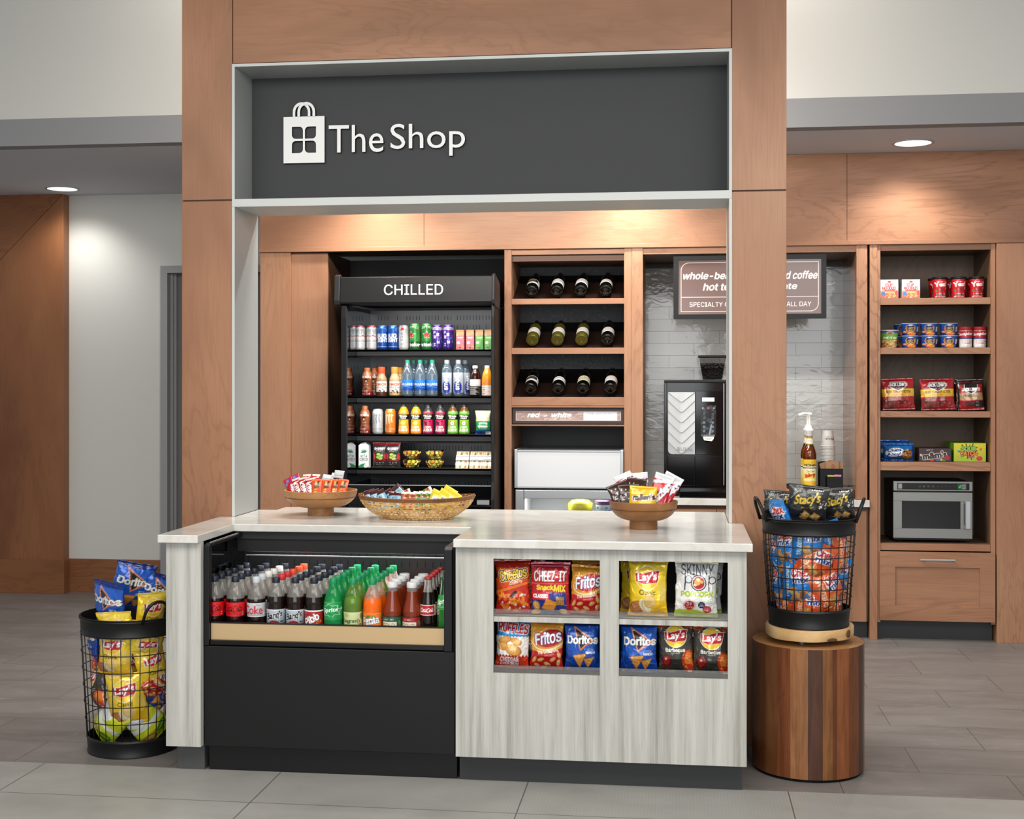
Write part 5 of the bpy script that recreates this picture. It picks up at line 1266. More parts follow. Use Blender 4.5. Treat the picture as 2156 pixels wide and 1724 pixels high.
place(dk, 803.5, z2, 'iced coffee bottle with dark brown label base', 'bottle', GRP)
dk = sbottle('coffee_drink_bottle', COFF, dunk('#c9a878'), .004, .088, plain('caramel_drink', '#c9a57a', .3), plain('coffee_cap_gold', '#cf8a3a', .35), .0215, .032)
place(dk, 831, z2, 'iced coffee bottle with tan label base, front one', 'bottle', GRP); cop(dk, 842, z2, 'iced coffee bottle behind the tan-based one', YR + .085)
WAT = [(0, 0), (.03, 0), (.034, .006), (.034, .03), (.032, .04), (.034, .05), (.034, .11), (.032, .135), (.024, .165), (.016, .185), (.0135, .2)]
SH_WAT = petmat('water_bottle', (.72, .86, .95, 1), (.5, .66, .78, 1), .28, .45)
def dasani():
    A = Art(90, 70, '#1b5fc0', 2); A.grad(0, 70, '#1347a6', '#2f86dc'); A.text('DASANI', 45, 40, w=70, h=18, col='#f0f6fb', bold=.6); A.line([(10, 18), (40, 26), (80, 16)], 2, '#6fc0e8'); A.line([(14, 60), (70, 54)], 1.4, '#58b0d0'); return A
wb = sbottle('water_bottle', WAT, dasani(), .034, .098, SH_WAT, plain('cap_teal', '#1f8a70', .4), .0145, .017)
place(wb, 858, z2, 'blue-label water bottle beside the iced coffees', 'bottle', GRP); cop(wb, 884.5, z2, 'blue-label water bottle, middle one of three'); cop(wb, 910, z2, 'blue-label water bottle beside the tall clear bottles')
cop(wb, 871, z2, 'blue-label water bottle in the back row, left of two', YR + .085); cop(wb, 897, z2, 'blue-label water bottle in the back row, right of two', YR + .085)
SMT = [(0, 0), (.027, 0), (.030, .006), (.030, .155), (.028, .17), (.018, .188), (.0145, .196)]
def smart():
    A = Art(80, 110, '#aeb8c4', 2); A.grad(0, 110, '#7f8ea2', '#c2cad2'); A.ell(40, 30, 22, 34, '#2a2f92'); A.text('smart', 38, 56, w=80, h=20, col='#f4f6fa', rot=90, bold=1.4, out=[(.8, '#26306f')])
    for x in (6, 12, 66, 72): A.line([(x, 4), (x, 106)], 1.2, '#e0e6ec')
    return A
sm = sbottle('water_bottle', SMT, smart(), .02, .14, SH_WAT, plain('cap_silver', '#9fa4ab', .35), .0155, .02)
place(sm, 941, z2, 'tall clear water bottle with vertical lettering, left of two', 'bottle', GRP); cop(sm, 965, z2, 'tall clear water bottle with vertical lettering, right of two'); cop(sm, 979, z2, 'tall clear water bottle in the row behind', YR + .09, .9)
VIT = [(0, 0), (.028, 0), (.032, .006), (.032, .1), (.031, .118), (.027, .138), (.019, .155), (.017, .165)]
def vitw(lo, top):
    A = Art(80, 100, '#efece6', 2); A.rect(0, 0, 80, 58, lo); A.rect(0, 62, 80, 66, '#888'); A.rect(0, 66, 80, 100, top)
    c = '#d8d4cc' if lo[1] < '8' else '#d06020'
    for y in range(8, 54, 6): A.line([(12, y), (12 + 30 + (y * 7) % 24, y)], 1.6, c)
    if lo[1] > '8': A.text('vitaminwater', 26, 40, w=72, h=9, rot=90, col='#3a3a3a')
    return A
vt = sbottle('vitamin_drink_bottle', VIT, vitw('#161616', '#f0eee8'), .004, .1, plain('dark_berry', '#2a0c0c', .15), plain('cap_white2', '#d9dadb', .4), .0165, .017)
place(vt, 1000.5, z2, 'dark berry drink bottle with black and white label', 'bottle', GRP)
vt = sbottle('vitamin_drink_bottle', VIT, vitw('#f0ede6', '#ee8a2c'), .004, .1, plain('orange_juice', '#e89a2a', .2), MATS['cap_white2'], .0165, .017)
place(vt, 1026, z2, 'orange drink bottle with white label at the right cooler frame', 'bottle', GRP)
place(can('energy_can', .0325, .148, monster('#c9cdd0', '#8f949b')), 795.5, z3, 'silver energy drink can on the third cooler shelf', 'can', 'energy cans on the third cooler shelf'); place(can('energy_can', .0325, .148, monster('#e2822c', '#f4e0c4')), 822, z3, 'orange energy drink can on the third cooler shelf', 'can', 'energy cans on the third cooler shelf')
JUI = [(0, 0), (.029, 0), (.0325, .006), (.0325, .02), (.029, .06), (.0285, .085), (.0315, .102), (.0315, .128), (.026, .145), (.018, .158), (.0165, .164)]
def juice(c0, c1, fr):
    A = Art(86, 150, c0, 2); A.grad(0, 100, c0, c1); A.rect(0, 92, 86, 128, '#15130f'); A.text('Minute', 43, 117, w=48, h=11, col='#f4f2ec', bold=.6, font=None); A.text('Maid', 43, 103, w=34, h=11, col='#f4f2ec', bold=.6, font=None); A.line([(22, 126), (43, 123), (64, 126)], 2.5, '#6aa83a')
    if fr == 'o': A.ell(43, 70, 17, 15, '#f6b13c').ell(43, 70, 12, 10, '#fbd070'); A.ell(28, 82, 7, 4, '#3f8a34', 30)
    elif fr == 'b': A.speck(28, 58, 58, 84, 12, 5, ['#7a1030', '#c8284a', '#3a1a40', '#e04a50'], 4); A.ell(36, 80, 5, 3, '#3f8a34', 30)
    else: A.ell(43, 70, 15, 17, '#a8302a').ell(44, 70, 11, 14, '#f2eccf'); A.ell(44, 70, 3, 5, '#7a5a3a')
    A.text('100%', 43, 42, w=42, h=14, col='#fbf4e8', bold=.6); A.text('JUICE', 43, 22, w=50, h=16, col='#fbf4e8', bold=.9); return A
for (p1, p2), c0, c1, fr, body, cm, nm in (((850, 876), '#e6821c', '#f2b02c', 'o', '#d5a02a', '#2a2c24', 'orange'), ((901.5, 927), '#8c1040', '#c02054', 'b', '#3a3a3a', '#1c1c1e', 'magenta berry'), ((953.5, 977.5), '#5a9a2c', '#8cc038', 'a', '#6a4a22', '#1c1c1e', 'green apple')):
    jb = sbottle('juice_bottle', JUI, juice(c0, c1, fr), .006, .138, plain('juice_' + fr, body, .25), plain('cap_' + fr, cm, .4), .0165, .014)
    place(jb, p1, z3, f'small {nm} juice bottle, left one of its pair', 'bottle', GRP); cop(jb, p2, z3, f'small {nm} juice bottle, right one of its pair')
# string cheese bag
A = Art(90, 150, '#f0efe8', 2); A.rect(0, 84, 90, 150, '#ece6cc')
for i in range(6): A.rect(6 + i * 14, 84, 15 + i * 14, 140, '#f6eebf'); A.rect(4 + i * 14, 84, 6 + i * 14, 144, '#c9c2a2')
A.rect(0, 26, 90, 84, '#2a9a52'); A.text('string', 48, 70, w=52, h=17, col='#fff', bold=1.0); A.text('cheese', 46, 52, w=58, h=15, col='#fff', bold=1.0); A.text('Mozzarella', 46, 38, w=42, h=7, col='#f0f6ee', bold=.2); A.rect(0, 0, 90, 26, '#1f3f9a'); A.rect(60, 0, 90, 18, '#e8ecf2'); A.text('12 CHEESE STICKS', 34, 14, w=50, col='#fff')
o = bag_mesh('string_cheese_bag', .094, .142, .05, A, A_GLOSS, 5, 40, 56, '#dcd8c0'); o.location = (X(1016, YR), YR + .02, z3); tag(o, 'string cheese bag with green label at the right cooler frame', 'snack bag')
# row four
def coco():
    A = Art(70, 130, '#eef0f0', 2); A.rect(0, 0, 70, 6, '#2a78b0'); A.text('VITA', 36, 66, w=48, h=15, col='#16181a', bold=.9); A.text('COCO', 36, 48, w=56, h=15, col='#16181a', bold=.9); A.ell(19 + 11, 48, 3, 3, '#5aa23a'); A.ell(55, 48, 3, 3, '#5aa23a')
    for q in (-60, -30, 0, 30, 60, 90): A.ell(40 + 13 * cos(radians(q + 90)), 88 + 9 * sin(radians(q + 90)), 13, 3.2, '#1f7f4a', q + 90)
    A.line([(36, 72), (42, 88)], 3, '#1f7f4a'); A.text('COCONUT WATER', 36, 36, w=36, col='#666'); A.ell(24, 12, 26, 9, '#2f8f4a', 20).ell(50, 10, 14, 10, '#f4f4f0').ell(50, 10, 10, 6, '#d8dad4'); return A
cc = carton_box('coconut_water_carton', .062, .06, .135, coco(), plain('carton_white', '#e3e6e6', .4), 44, 80)
MB().prism([(-.03, .135), (.03, .135), (.015, .146), (-.015, .146)], -.03, .03).build('gable', MATS['carton_white'], cc)
MB().lathe([(.013, .145), (.013, .160), (0, .160)], 24, (0, 0, 0), False).build('cap', plain('cap_white3', '#e4e6e6', .4), cc, smooth=40)
place(cc, 768, z4, 'white coconut water carton on the lowest cooler shelf', 'carton', None, YR + .01)
def pick():
    A = Art(90, 150, '#2e2b2a', 2); A.rect(0, 134, 90, 150, '#a5222a'); A.text('OH SNAP!', 45, 112, w=66, h=15, col='#f2f0ec', bold=.7); A.text('pickling co', 46, 98, w=44, h=8, col='#dcd8d0', shear=.3); A.poly([(0, 90), (18, 74), (18, 56), (0, 46)], '#b52a2e').poly([(90, 90), (72, 74), (72, 56), (90, 46)], '#b52a2e')
    for x, y, r in ((38, 78, 0), (54, 70, 20), (36, 60, -15), (52, 54, 10)): A.ell(x, y, 15, 9, '#5a7a2c', r).ell(x, y, 12, 6.5, '#a8bc5c', r)
    A.rect(8, 38, 82, 46, '#7a1c20'); A.text('DILL BITES', 45, 28, w=52, col='#d8d4cc'); A.text('CRUNCHY', 45, 18, w=40, col='#b8b4ac'); A.text('3.5 OZ', 45, 8, w=18, col='#d8d4cc'); return A
A = pick()
for px, l, dy, nv_ in ((799, 'dark pickle pouch with red top beside the coconut water', 0.012, 3), (827.5, 'dark pickle pouch with red top beside the fruit bowls', 0, 9)):
    o = bag_mesh('pickle_pouch', .092, .152, .035, A, A_GLOSS, nv_, 40, 64, '#2a2827', .7); o.location = (X(px, YR), YR + dy + .005, z4); tag(o, l, 'snack pouch', 'pickle pouches')
# fruit bowls
FR = {'melon': ('#cfd873', '#dfe08e'), 'cant': ('#e39a45', '#eeb26a'), 'grape': ('#4a1a22', '#5e2630'), 'pine': ('#dcc94a', '#e8da78')}
for kf, (c0, c1) in FR.items(): plain('fruit_' + kf, c0, .35)
def fruit_cup(seed):
    t = bpy.data.objects.new('fruit_bowl', None); COL.objects.link(t)
    MB().lathe([(0, .001), (.032, .0), (.036, .004), (.052, .046), (.054, .047), (.0535, .05), (.051, .049), (.035, .006), (0, .004)], 36, cap=False).build('bowl', M_CLEAR, t, smooth=40)
    MB().lathe([(.054, .049), (.0535, .0515), (.05, .053), (.0, .0535)], 36, cap=False).build('lid', M_CLEAR, t, smooth=40)
    rg = random.Random(seed); ks = ['melon', 'cant', 'pine', 'melon', 'pine', 'grape', 'cant']
    by = {q: MB() for q in FR}
    for L in range(3):
        zc = .0125 + L * .0125; R_ = .0295 + L * .0082
        for i in range(15):
            a = 2 * pi * i / 11 + L * .3 + rg.uniform(-.1, .1); kf = rg.choice(ks); r = rg.uniform(.0100, .0125)
            rr = R_ * .93 if i < 11 else R_ * .4
            c = Vector((rr * cos(a), rr * sin(a), zc))
            if kf == 'grape': by[kf].lathe([(r * .8 * sin(radians(q)), -r * .8 * cos(radians(q))) for q in range(0, 181, 30)], 10, c, False)
            else:
                bm = bmesh.new(); bmesh.ops.create_cube(bm, size=1.75 * r); bmesh.ops.bevel(bm, geom=bm.edges[:], offset=r * .28, segments=2, affect='EDGES'); bmesh.ops.rotate(bm, verts=bm.verts, matrix=Matrix.Rotation(rg.uniform(0, 3), 3, (rg.random(), rg.random(), .4))); bmesh.ops.translate(bm, verts=bm.verts, vec=c)
                bm.verts.index_update(); by[kf].add([v.co[:] for v in bm.verts], [tuple(v.index for v in f.verts) for f in bm.faces]); bm.free()
    for kf, m in by.items():
        if m.v:
            o = m.build('fruit_pieces', MATS['fruit_' + kf], t, smooth=40); o['kind'] = 'stuff'
    return t
hb_ = .0545
for px, k, l in ((867, 0, 'clear fruit bowl, bottom of the stack beside the pickle pouches'), (867.5, 1, 'clear fruit bowl, top of the stack beside the pickle pouches'), (915, 0, 'clear fruit bowl, bottom of the stack beside the sandwiches'), (915.5, 1, 'clear fruit bowl, top of the stack beside the sandwiches')):
    o = fruit_cup(int(px * 3) + k); place(o, px, z4 + k * hb_, l, 'fruit bowl', 'fruit bowls in the open cooler', YR + .025)
# sandwiches in clear wedges
def sand():
    A = Art(80, 84, '#d8c8a4', 2); A.rect(0, 0, 80, 84, '#e2d4b4')
    for x0, c in ((4, '#cdb084'), (22, '#9c4a3a'), (30, '#5f8a34'), (36, '#ead9b0'), (54, '#b98a5a'), (60, '#a5584a'), (70, '#d9c79c')): A.poly([(x0, 2), (x0 + 9, 2), (x0 + 12, 82), (x0 + 3, 82)], c)
    A.speck(2, 2, 78, 82, 60, 2.0, ['#7d3a2c', '#6f9a3a', '#f0e6c8', '#b88a52'], 12); return A
LBL = Art(80, 26, '#e9eaee', 2); LBL.rect(0, 20, 80, 23, '#4a5270'); LBL.text('TURKEY & CHEESE', 44, 14, w=52, col='#444b60'); LBL.line([(4, 5), (70, 4)], 2, '#39415c')
SA = sand()
for i, (px, l) in enumerate(((974, 'wrapped sandwich pack beside the fruit bowls'), (1003, 'wrapped sandwich pack, middle one of three'), (1030, 'wrapped sandwich pack at the right cooler frame'))):
    t = thing('sandwich_pack', l, 'sandwich', (X(px, YR), YR, z4), 'sandwich packs in the open cooler')
    MB().prism([(-.034, 0), (.06, 0), (.06, .09), (.028, .10)], -.038, .038, 'x').build('filling', plain('sandwich_bread', '#c9a878', .6), None).parent = t
    m = t.children[0]
    f_ = flat_art('cut_face', .074, .112, SA, A_MATTE, 40, 44, .001, t); l_ = flat_art('paper_band', .078, .034, LBL, A_MATTE, 40, 20, .001, t)
    q = math.atan2(.10, .062)
    f_.rotation_euler = (-(pi / 2 - q), 0, 0); f_.location = (-.037, -.0355, .001)
    l_.rotation_euler = (-(pi / 2 - q), 0, 0); l_.location = (-.039, -.0355 + .048 * .52 - .004, .048)
    MB().prism([(-.039, 0), (-.038, 0), (.026, .104), (.025, .104)], -.041, .041, 'x').build('clear_cover', M_CLEAR, None).parent = t
# ---------------------------------------------------------------- wine bottles, lying base forward
WIN = [(0, .006), (.018, .001), (.03, 0), (.0365, .004), (.0372, .012), (.0372, .185), (.034, .205), (.02, .228), (.0148, .245), (.014, .292), (.0158, .293), (.0158, .3)]
def wlabel(kind):
    A = Art(80, 90, '#e6e4e1', 2)
    if kind == 'g': A.rect(14, 34, 66, 84, '#1a1714'); A.rect(18, 38, 62, 80, '#2c2620'); A.ell(40, 60, 14, 14, '#6a5634'); A.ell(40, 60, 9, 9, '#2c2620'); A.text('STONEWALL', 40, 20, w=46, h=8, col='#3a3432', bold=.3)
    elif kind == 'm': A.poly([(26, 60), (40, 74), (54, 60)], '#5a3a2a'); A.line([(20, 58), (60, 58)], 1.5, '#8a7a6a'); A.text('MOUNTAIN', 40, 44, w=44, h=7, col='#4a4442'); A.rect(0, 0, 80, 5, '#cfcac4')
    elif kind == 'c': A.rect(0, 0, 80, 90, '#d9d2b4'); A.text('ESTATE', 40, 60, w=50, h=12, col='#3a3424', bold=.5); A.line([(10, 46), (70, 46)], 1, '#7a704c'); A.text('RESERVE', 40, 32, w=34, col='#5a5234')
    else: A.ell(40, 66, 18, 12, '#cbbfb4'); A.ell(40, 66, 12, 8, '#d8cfc6'); A.text('VALLEY', 40, 40, w=40, h=7, col='#8a8078'); A.line([(16, 30), (64, 30)], .8, '#a89c90'); A.text('WINE', 40, 20, w=20, col='#a89c90')
    return A
M_WRED = plain('dark_wine_glass', '#070806', .06, spec=.7); M_WGRN = plain('olive_wine_glass', '#4a4410', .07, spec=.7)
wines = [[(1119.5, 617.5, 'g', 0), (1172, 617.5, 'v', 0), (1222.7, 617.5, 'v', 0), (1275, 614, 'm', 0)], [(1121, 721, 'v', 1), (1173.5, 721, 'v', 1), (1224.5, 721, 'v', 1), (1278.7, 720, 'v', 0)], [(1117, 824, 'g', 0), (1174.8, 823, 'm', 0), (1227, 823, 'c', 0), (1285, 824, 'v', 0)]]
WL = [['dark wine bottle with black square label, top rack', 'dark wine bottle with pale label, second from the left on the top rack', 'dark wine bottle with pale label, third from the left on the top rack', 'dark wine bottle with short white label, top rack beside the right post'],
      ['olive wine bottle on the middle rack, nearest the open cooler', 'olive wine bottle on the middle rack, centre of the three', 'olive wine bottle on the middle rack, beside the dark one', 'only dark wine bottle on the middle rack'],
      ['dark wine bottle with black square label, bottom rack', 'dark wine bottle with mountain emblem label, bottom rack', 'dark wine bottle with cream label, bottom rack', 'dark wine bottle with plain pale label, bottom rack beside the right post']]
YWB = YM + .055
prot = {}
for row, ((zt_, _), bl) in enumerate(zip(WR, wines)):
    for j, (px, py, lk, gk) in enumerate(bl):
        key = (lk, gk); tilt = radians(-67)
        zb_ = zt_ - .012 + .0395 / cos(radians(23)) + .0145
        loc = (X(px, YWB), YWB - .012, zb_)
        if key not in prot:
            t = bpy.data.objects.new('wine_bottle', None); COL.objects.link(t); prot[key] = t
            MB().lathe(WIN, 40, cap=False).build('glass', M_WGRN if gk else M_WRED, t, smooth=50)
            lo, hi = (.055, .125) if lk != 'm' else (.06, .112)
            cyl_art('label', [(.0377, lo), (.0377, hi)], wlabel(lk), A_MATTE, t, 56, 3.0, rows=40)
            MB().lathe([(.0145, .243), (.0146, .29), (.0165, .291), (.0165, .301), (0, .3015)], 24, cap=False).build('capsule', plain('capsule_' + lk, '#2a1512' if lk in 'mg' else '#101010', .4), t, smooth=40)
            t.location = loc; t.rotation_euler = (tilt, 0, 0); tag(t, WL[row][j], 'wine bottle', 'wine bottles on the sloped racks')
        else: dup(prot[key], loc, (tilt, 0, 0), WL[row][j])
# ---------------------------------------------------------------- freezer contents
zf = 0.6655
t = thing('frozen_food_bowl', 'yellow frozen food pack inside the freezer', 'food pack', (X(1222, 7.83), 7.83, zf))
MB().lathe([(0, 0), (.06, 0), (.072, .05), (.074, .085), (.05, .105), (0, .112)], 32, (X(1222, 7.83), 7.83, zf), False).build('wrapper', plain('yellow_pack', '#d9d23a', .3), t, smooth=True)
t = thing('ice_cream_tub', 'purple lidded ice cream tub inside the freezer', 'tub', (X(1274, 7.83), 7.83, zf))
A = Art(100, 60, '#8a9ac8', 2); A.grad(0, 60, '#5f86b8', '#e6e8f0'); A.text('Excellent', 52, 44, w=50, h=9, col='#2a8a7a', bold=.4); A.ell(22, 44, 6, 6, '#1f7a6a'); A.speck(5, 4, 95, 30, 20, 4, ['#d8e6f2', '#3f6fb0', '#9ac0e0'], 3)
cyl_art('tub', [(.05, 0), (.058, .085)], A, A_GLOSS, t, 48, pi, rows=24)
MB().lathe([(.059, .082), (.061, .084), (.061, .102), (.055, .106), (0, .106)], 36, (X(1274, 7.83), 7.83, zf), False).build('lid', plain('tub_lid', '#6a4a78', .4), t, smooth=40)
# ================================================================ printed snack packaging
def d_cheetos(A):
    A.grad(0, 140, '#b81a1a', '#d8481c'); A.poly([(0, 62), (100, 84), (100, 140), (0, 140)], '#d9501e'); A.grad(118, 140, '#a82a1a', '#8f2418'); A.poly([(0, 60), (100, 82), (100, 76), (0, 52)], '#e87a2c')
    A.text('Cheetos', 52, 102, w=80, h=26, col='#f2c53c', bold=1.0, rot=9, out=[(2.2, '#17130f'), (1.3, '#f3efe6')]); A.text('Crunchy', 62, 80, w=40, h=10, col='#f6e2c0', shear=.3, bold=.6, rot=10, out=[(.8, '#b03a14')])
    A.speck(8, 6, 92, 56, 26, 4.2, ['#e8862c', '#f0a042', '#d86420', '#e8862c'], 3, 2.6); A.speck(10, 8, 90, 50, 10, 2.6, ['#f4efe8', '#e8ded2'], 9, 1.5); A.poly([(40, 44), (58, 60), (66, 56), (50, 40)], '#1c1412')
def d_cheez(A):
    A.rect(0, 0, 100, 140, '#b5182a'); A.rect(0, 0, 100, 60, '#2b3a86'); A.rect(0, 126, 100, 140, '#9a1228'); A.line([(4, 129), (96, 129)], 1.5, '#e8e2e4')
    A.text('CHEEZ-IT', 50, 103, w=84, h=27, col='#f3f1ee', bold=.8, out=[(1.2, '#6a0c1a')]); A.rect(0, 82, 100, 85, '#d8502c'); A.text('Snack', 37, 73, w=44, h=13, col='#f0d830', bold=1.0); A.text('MiX', 76, 71, w=30, h=17, col='#f0d830', bold=1.0, rot=-4)
    A.rect(0, 40, 48, 60, '#c8242c'); A.text('CLASSIC', 25, 50, w=38, h=10, col='#fff', bold=.8); A.poly([(28, 16), (58, 8), (70, 34), (40, 44)], '#d97a2a').poly([(30, 17), (57, 10), (68, 33), (41, 42)], '#ec9a3e'); A.ell(48, 26, 1.6, 1.6, '#9a5a1c'); A.poly([(66, 26), (86, 26), (86, 48), (66, 48)], '#9a6a34')
    for i in range(5): A.line([(66, 28 + i * 4.5), (86, 28 + i * 4.5)], .8, '#d8b070'); A.line([(68 + i * 4, 26), (68 + i * 4, 48)], .8, '#d8b070')
    A.ell(14, 24, 9, 13, '#c8863a', 30).ell(14, 25, 6, 10, '#e0aa5c', 30); A.chip(14, 6, 12, 7, 10); A.chip(84, 8, 12, 7, -10); A.rect(92, 0, 100, 60, '#a01428')
def d_fritos(A):
    A.grad(0, 140, '#b01820', '#c41e26'); A.poly([(0, 56), (50, 50), (100, 66), (100, 140), (0, 140)], '#e0a03a'); A.grad(122, 140, '#d0902f', '#c98828')
    A.ell(58, 88, 52, 30, '#f3d9a0', 14).ell(58, 90, 50, 27, '#d58f30', 14); A.ell(60, 92, 42, 24, '#b3202a', 14)
    A.text('Fritos', 55, 94, w=80, h=34, col='#f2f3f6', bold=1.2, shear=.12, rot=11, out=[(1.6, '#25306e')]); A.text('The ORIGINAL', 56, 55, w=66, h=10, col='#f6ecdc', bold=.6, rot=9); A.text('CORN CHIPS', 60, 45, w=32, h=4, col='#f6ecdc', rot=9)
    for x, y, r in ((14, 30, 60), (34, 30, 20), (54, 18, -20), (72, 32, 30), (88, 22, 70), (24, 12, -30), (90, 44, 110), (44, 8, 10)): A.chip(x, y, 11, 5.5, r, '#b8742c', '#dca35a', '#edc48a')
def lays_logo(A, cx, cy, r, rot=0):
    A.ell(cx, cy, r * 1.06, r * 1.03, '#f6efdc').ell(cx, cy, r, r * .97, '#f4c52a'); A.ell(cx - r * .1, cy + r * .45, r * .7, r * .4, '#f8dc5a', 0, .8)
    P = [(-1.08, .42), (-.5, .36), (0, .46), (.5, .60), (1.06, .62), (1.02, -.1), (.9, -.36), (.3, -.44), (-.3, -.52), (-.8, -.34), (-1.04, -.3)]
    A.poly([(cx + x * r * 1.04, cy + y * r * 1.08 + .2) for x, y in P], '#f6efdc').poly([(cx + x * r, cy + y * r) for x, y in P], '#c01f2c')
    A.text("Lay's", cx, cy + r * .05, w=r * 1.75, h=r * .86, col='#fff', bold=r * .03, shear=.15, rot=6, font=None)
def d_lays(A):
    A.grad(0, 140, '#e8b820', '#f0cf2a'); A.ell(30, 136, 26, 12, '#d9b24a').ell(26, 138, 20, 9, '#ecd07a'); A.ell(76, 132, 22, 11, '#e3c25e'); A.ell(60, 90, 60, 50, '#f4da34', 0, .5)
    lays_logo(A, 48, 95, 29); A.text('Classic', 48, 60, w=42, h=13, col='#3a2f14', bold=.4, font=None)
    A.ell(22, 22, 20, 17, '#a8683c').ell(20, 24, 14, 11, '#bd8052'); A.ell(38, 28, 9, 17, '#f0e6c0', 25).ell(44, 26, 9, 17, '#d9c48a', 25).ell(47, 26, 9, 17, '#f3ead0', 25); A.ell(55, 38, 16, 18, '#dfb863', 10).ell(54, 39, 13, 15, '#ecca7c', 10); A.ell(88, 60, 10, 22, '#e6c862', 8, .9)
def d_bbq(A):
    A.grad(0, 140, '#33312c', '#4a463e'); A.ell(10, 134, 18, 9, '#a8481e'); A.ell(88, 134, 16, 9, '#a8481e'); lays_logo(A, 50, 103, 30); A.text('Barbecue', 48, 66, w=56, h=11, col='#f2efe8', bold=.5, font=None); A.text('Flavored', 48, 57, w=24, h=4, col='#dcd6c8')
    A.ell(22, 34, 16, 19, '#5e1512').ell(22, 36, 11, 13, '#8c2620').ell(20, 40, 4, 4, '#d9a098'); A.ell(90, 32, 22, 34, '#b8421c', 10).ell(90, 38, 16, 22, '#e07a34', 10); A.ell(86, 14, 14, 12, '#c8341c'); A.speck(72, 10, 100, 60, 10, 2, ['#8c2a14', '#f0a050'], 3); A.text('350', 88, 5, w=12, h=6, col='#fff', bold=.4)
def d_ruff(A):
    A.rect(0, 0, 100, 140, '#e8e8e6'); A.rect(0, 96, 100, 140, '#2a76b4'); A.grad(96, 140, '#2f86c4', '#1f5f9c')
    zz = [(0, 96)] + [(i * 5, 92 if i % 2 else 99) for i in range(21)] + [(100, 105), (0, 105)]; A.poly(zz, '#2f86c4')
    A.text('RUFFLES', 52, 118, w=88, h=25, col='#b32030', bold=1.6, rot=-4, out=[(1.6, '#f2f0ee')])
    zz = [(0, 40)] + [(i * 5, 44 if i % 2 else 36) for i in range(21)] + [(100, 0), (0, 0)]; A.poly(zz, '#c8341e'); A.grad(0, 14, '#c8341e', '#d8482a')
    A.chip(28, 84, 22, 10, 14, '#c07a2c', '#e0a04e', '#edbc74'); A.chip(64, 80, 18, 10, -18, '#c07a2c', '#e0a04e', '#edbc74'); A.chip(24, 66, 20, 12, 0, '#c07a2c', '#e2a452', '#edbc74'); A.chip(56, 56, 26, 16, -16, '#b8722a', '#e0a04e', '#f0c480')
    for i in range(9): A.line([(36 + i * 5, 48), (40 + i * 5, 66)], .7, '#c8863a')
    A.text('CHEDDAR', 44, 28, w=56, h=14, col='#fff', bold=.7); A.text('& SOUR CREAM', 44, 15, w=54, h=8, col='#fff', bold=.4)
def d_dor(A):
    A.grad(0, 140, '#123c94', '#1a56b8'); A.ell(40, 100, 70, 50, '#1f62c8', 20, .45); A.grad(126, 140, '#0f2f7c', '#0d2868')
    T = [(30, 126), (84, 92), (48, 60)]
    A.poly(T, '#e08a5c').poly([(33, 121), (80, 92), (49, 65)], '#231c1c'); A.line(T, 2.4, '#f2c0a0', True); A.line(T, 1.2, '#c8502c', True)
    A.text('Doritos', 53, 90, w=88, h=22, col='#f6f6f6', bold=1.5, out=[(1.2, '#141214')]); A.line([(48, 62), (88, 90)], 2.2, '#e0704a'); A.text('COOL', 78, 62, w=18, h=6, col='#fff', bold=.3); A.text('RANCH', 76, 54, w=24, h=7, col='#fff', bold=.4)
    A.tri([(24, 46), (66, 52), (44, 8)], 3); A.tri([(56, 36), (88, 42), (66, 6)], 5); A.tri([(4, 8), (20, 12), (10, 0)], 6)
def d_pop(A):
    A.rect(0, 0, 100, 140, '#e9e9e7'); A.poly([(0, 0), (100, 0), (100, 12), (78, 9), (58, 17), (36, 20), (0, 17)], '#a7bf2a'); A.rect(0, 135, 100, 140, '#a7b83a')
    A.text('SKINNY', 52, 118, w=76, h=26, col='#1a2240'); A.ell(54, 137, 1.8, 1.8, '#b3202a')
    A.line([(22, 104), (22, 68)], 2.6, '#1a2240'); A.ell(30, 94, 9.5, 10, '#1a2240').ell(30, 94, 7.2, 7.7, '#e9e9e7'); A.rect(20.7, 68, 23.3, 104, '#1a2240'); A.line([(80, 104), (80, 66)], 2.6, '#1a2240'); A.ell(88, 93, 9, 10, '#1a2240').ell(88, 93, 6.8, 7.7, '#e9e9e7'); A.rect(78.7, 66, 81.3, 104, '#1a2240')
    A.ell(55, 86, 19, 20, '#1a2240').ell(55, 86, 16.6, 17.6, '#e9e9e7').ell(55, 86, 14.5, 15.5, '#b8242e'); A.speck(46, 80, 64, 94, 9, 4.2, ['#f0dc9a', '#f6ebc0', '#e2bf6a'], 7, 1.1)
    A.text('POPCORN', 52, 58, w=76, h=13, col='#a7bf2a', bold=1.0)
    for i in range(30): q = radians(i * 12); A.line([(34 + 12.5 * cos(q), 30 + 12.5 * sin(q)), (34 + 15 * cos(q), 30 + 15 * sin(q))], .8, '#b8242e')
    A.ell(34, 30, 11.5, 11.5, '#b8242e'); A.text('39', 33, 33, w=12, h=8, col='#fff', bold=.3); A.text('CALORIES', 34, 25, w=17, h=3.4, col='#fff'); A.ell(63, 31, 8.5, 8.5, '#1a2240'); A.text('NON', 63, 34, w=8, h=3, col='#fff'); A.text('GMO', 63, 29, w=12, h=4.5, col='#fff', bold=.2); A.ell(76, 20, 10.5, 9.5, '#b8242e'); A.text('GLUTEN', 76, 24, w=12, h=3, col='#fff'); A.text('FREE', 76, 18, w=15, h=6, col='#fff', bold=.3); A.ell(86, 38, 7, 8, '#b8b8b8').ell(86, 38, 6.4, 7.4, '#e9e9e7'); A.text('NO', 86, 40, w=4, h=2.6, col='#555'); A.text('ARTIFICIAL', 86, 36, w=11, h=2.4, col='#555')
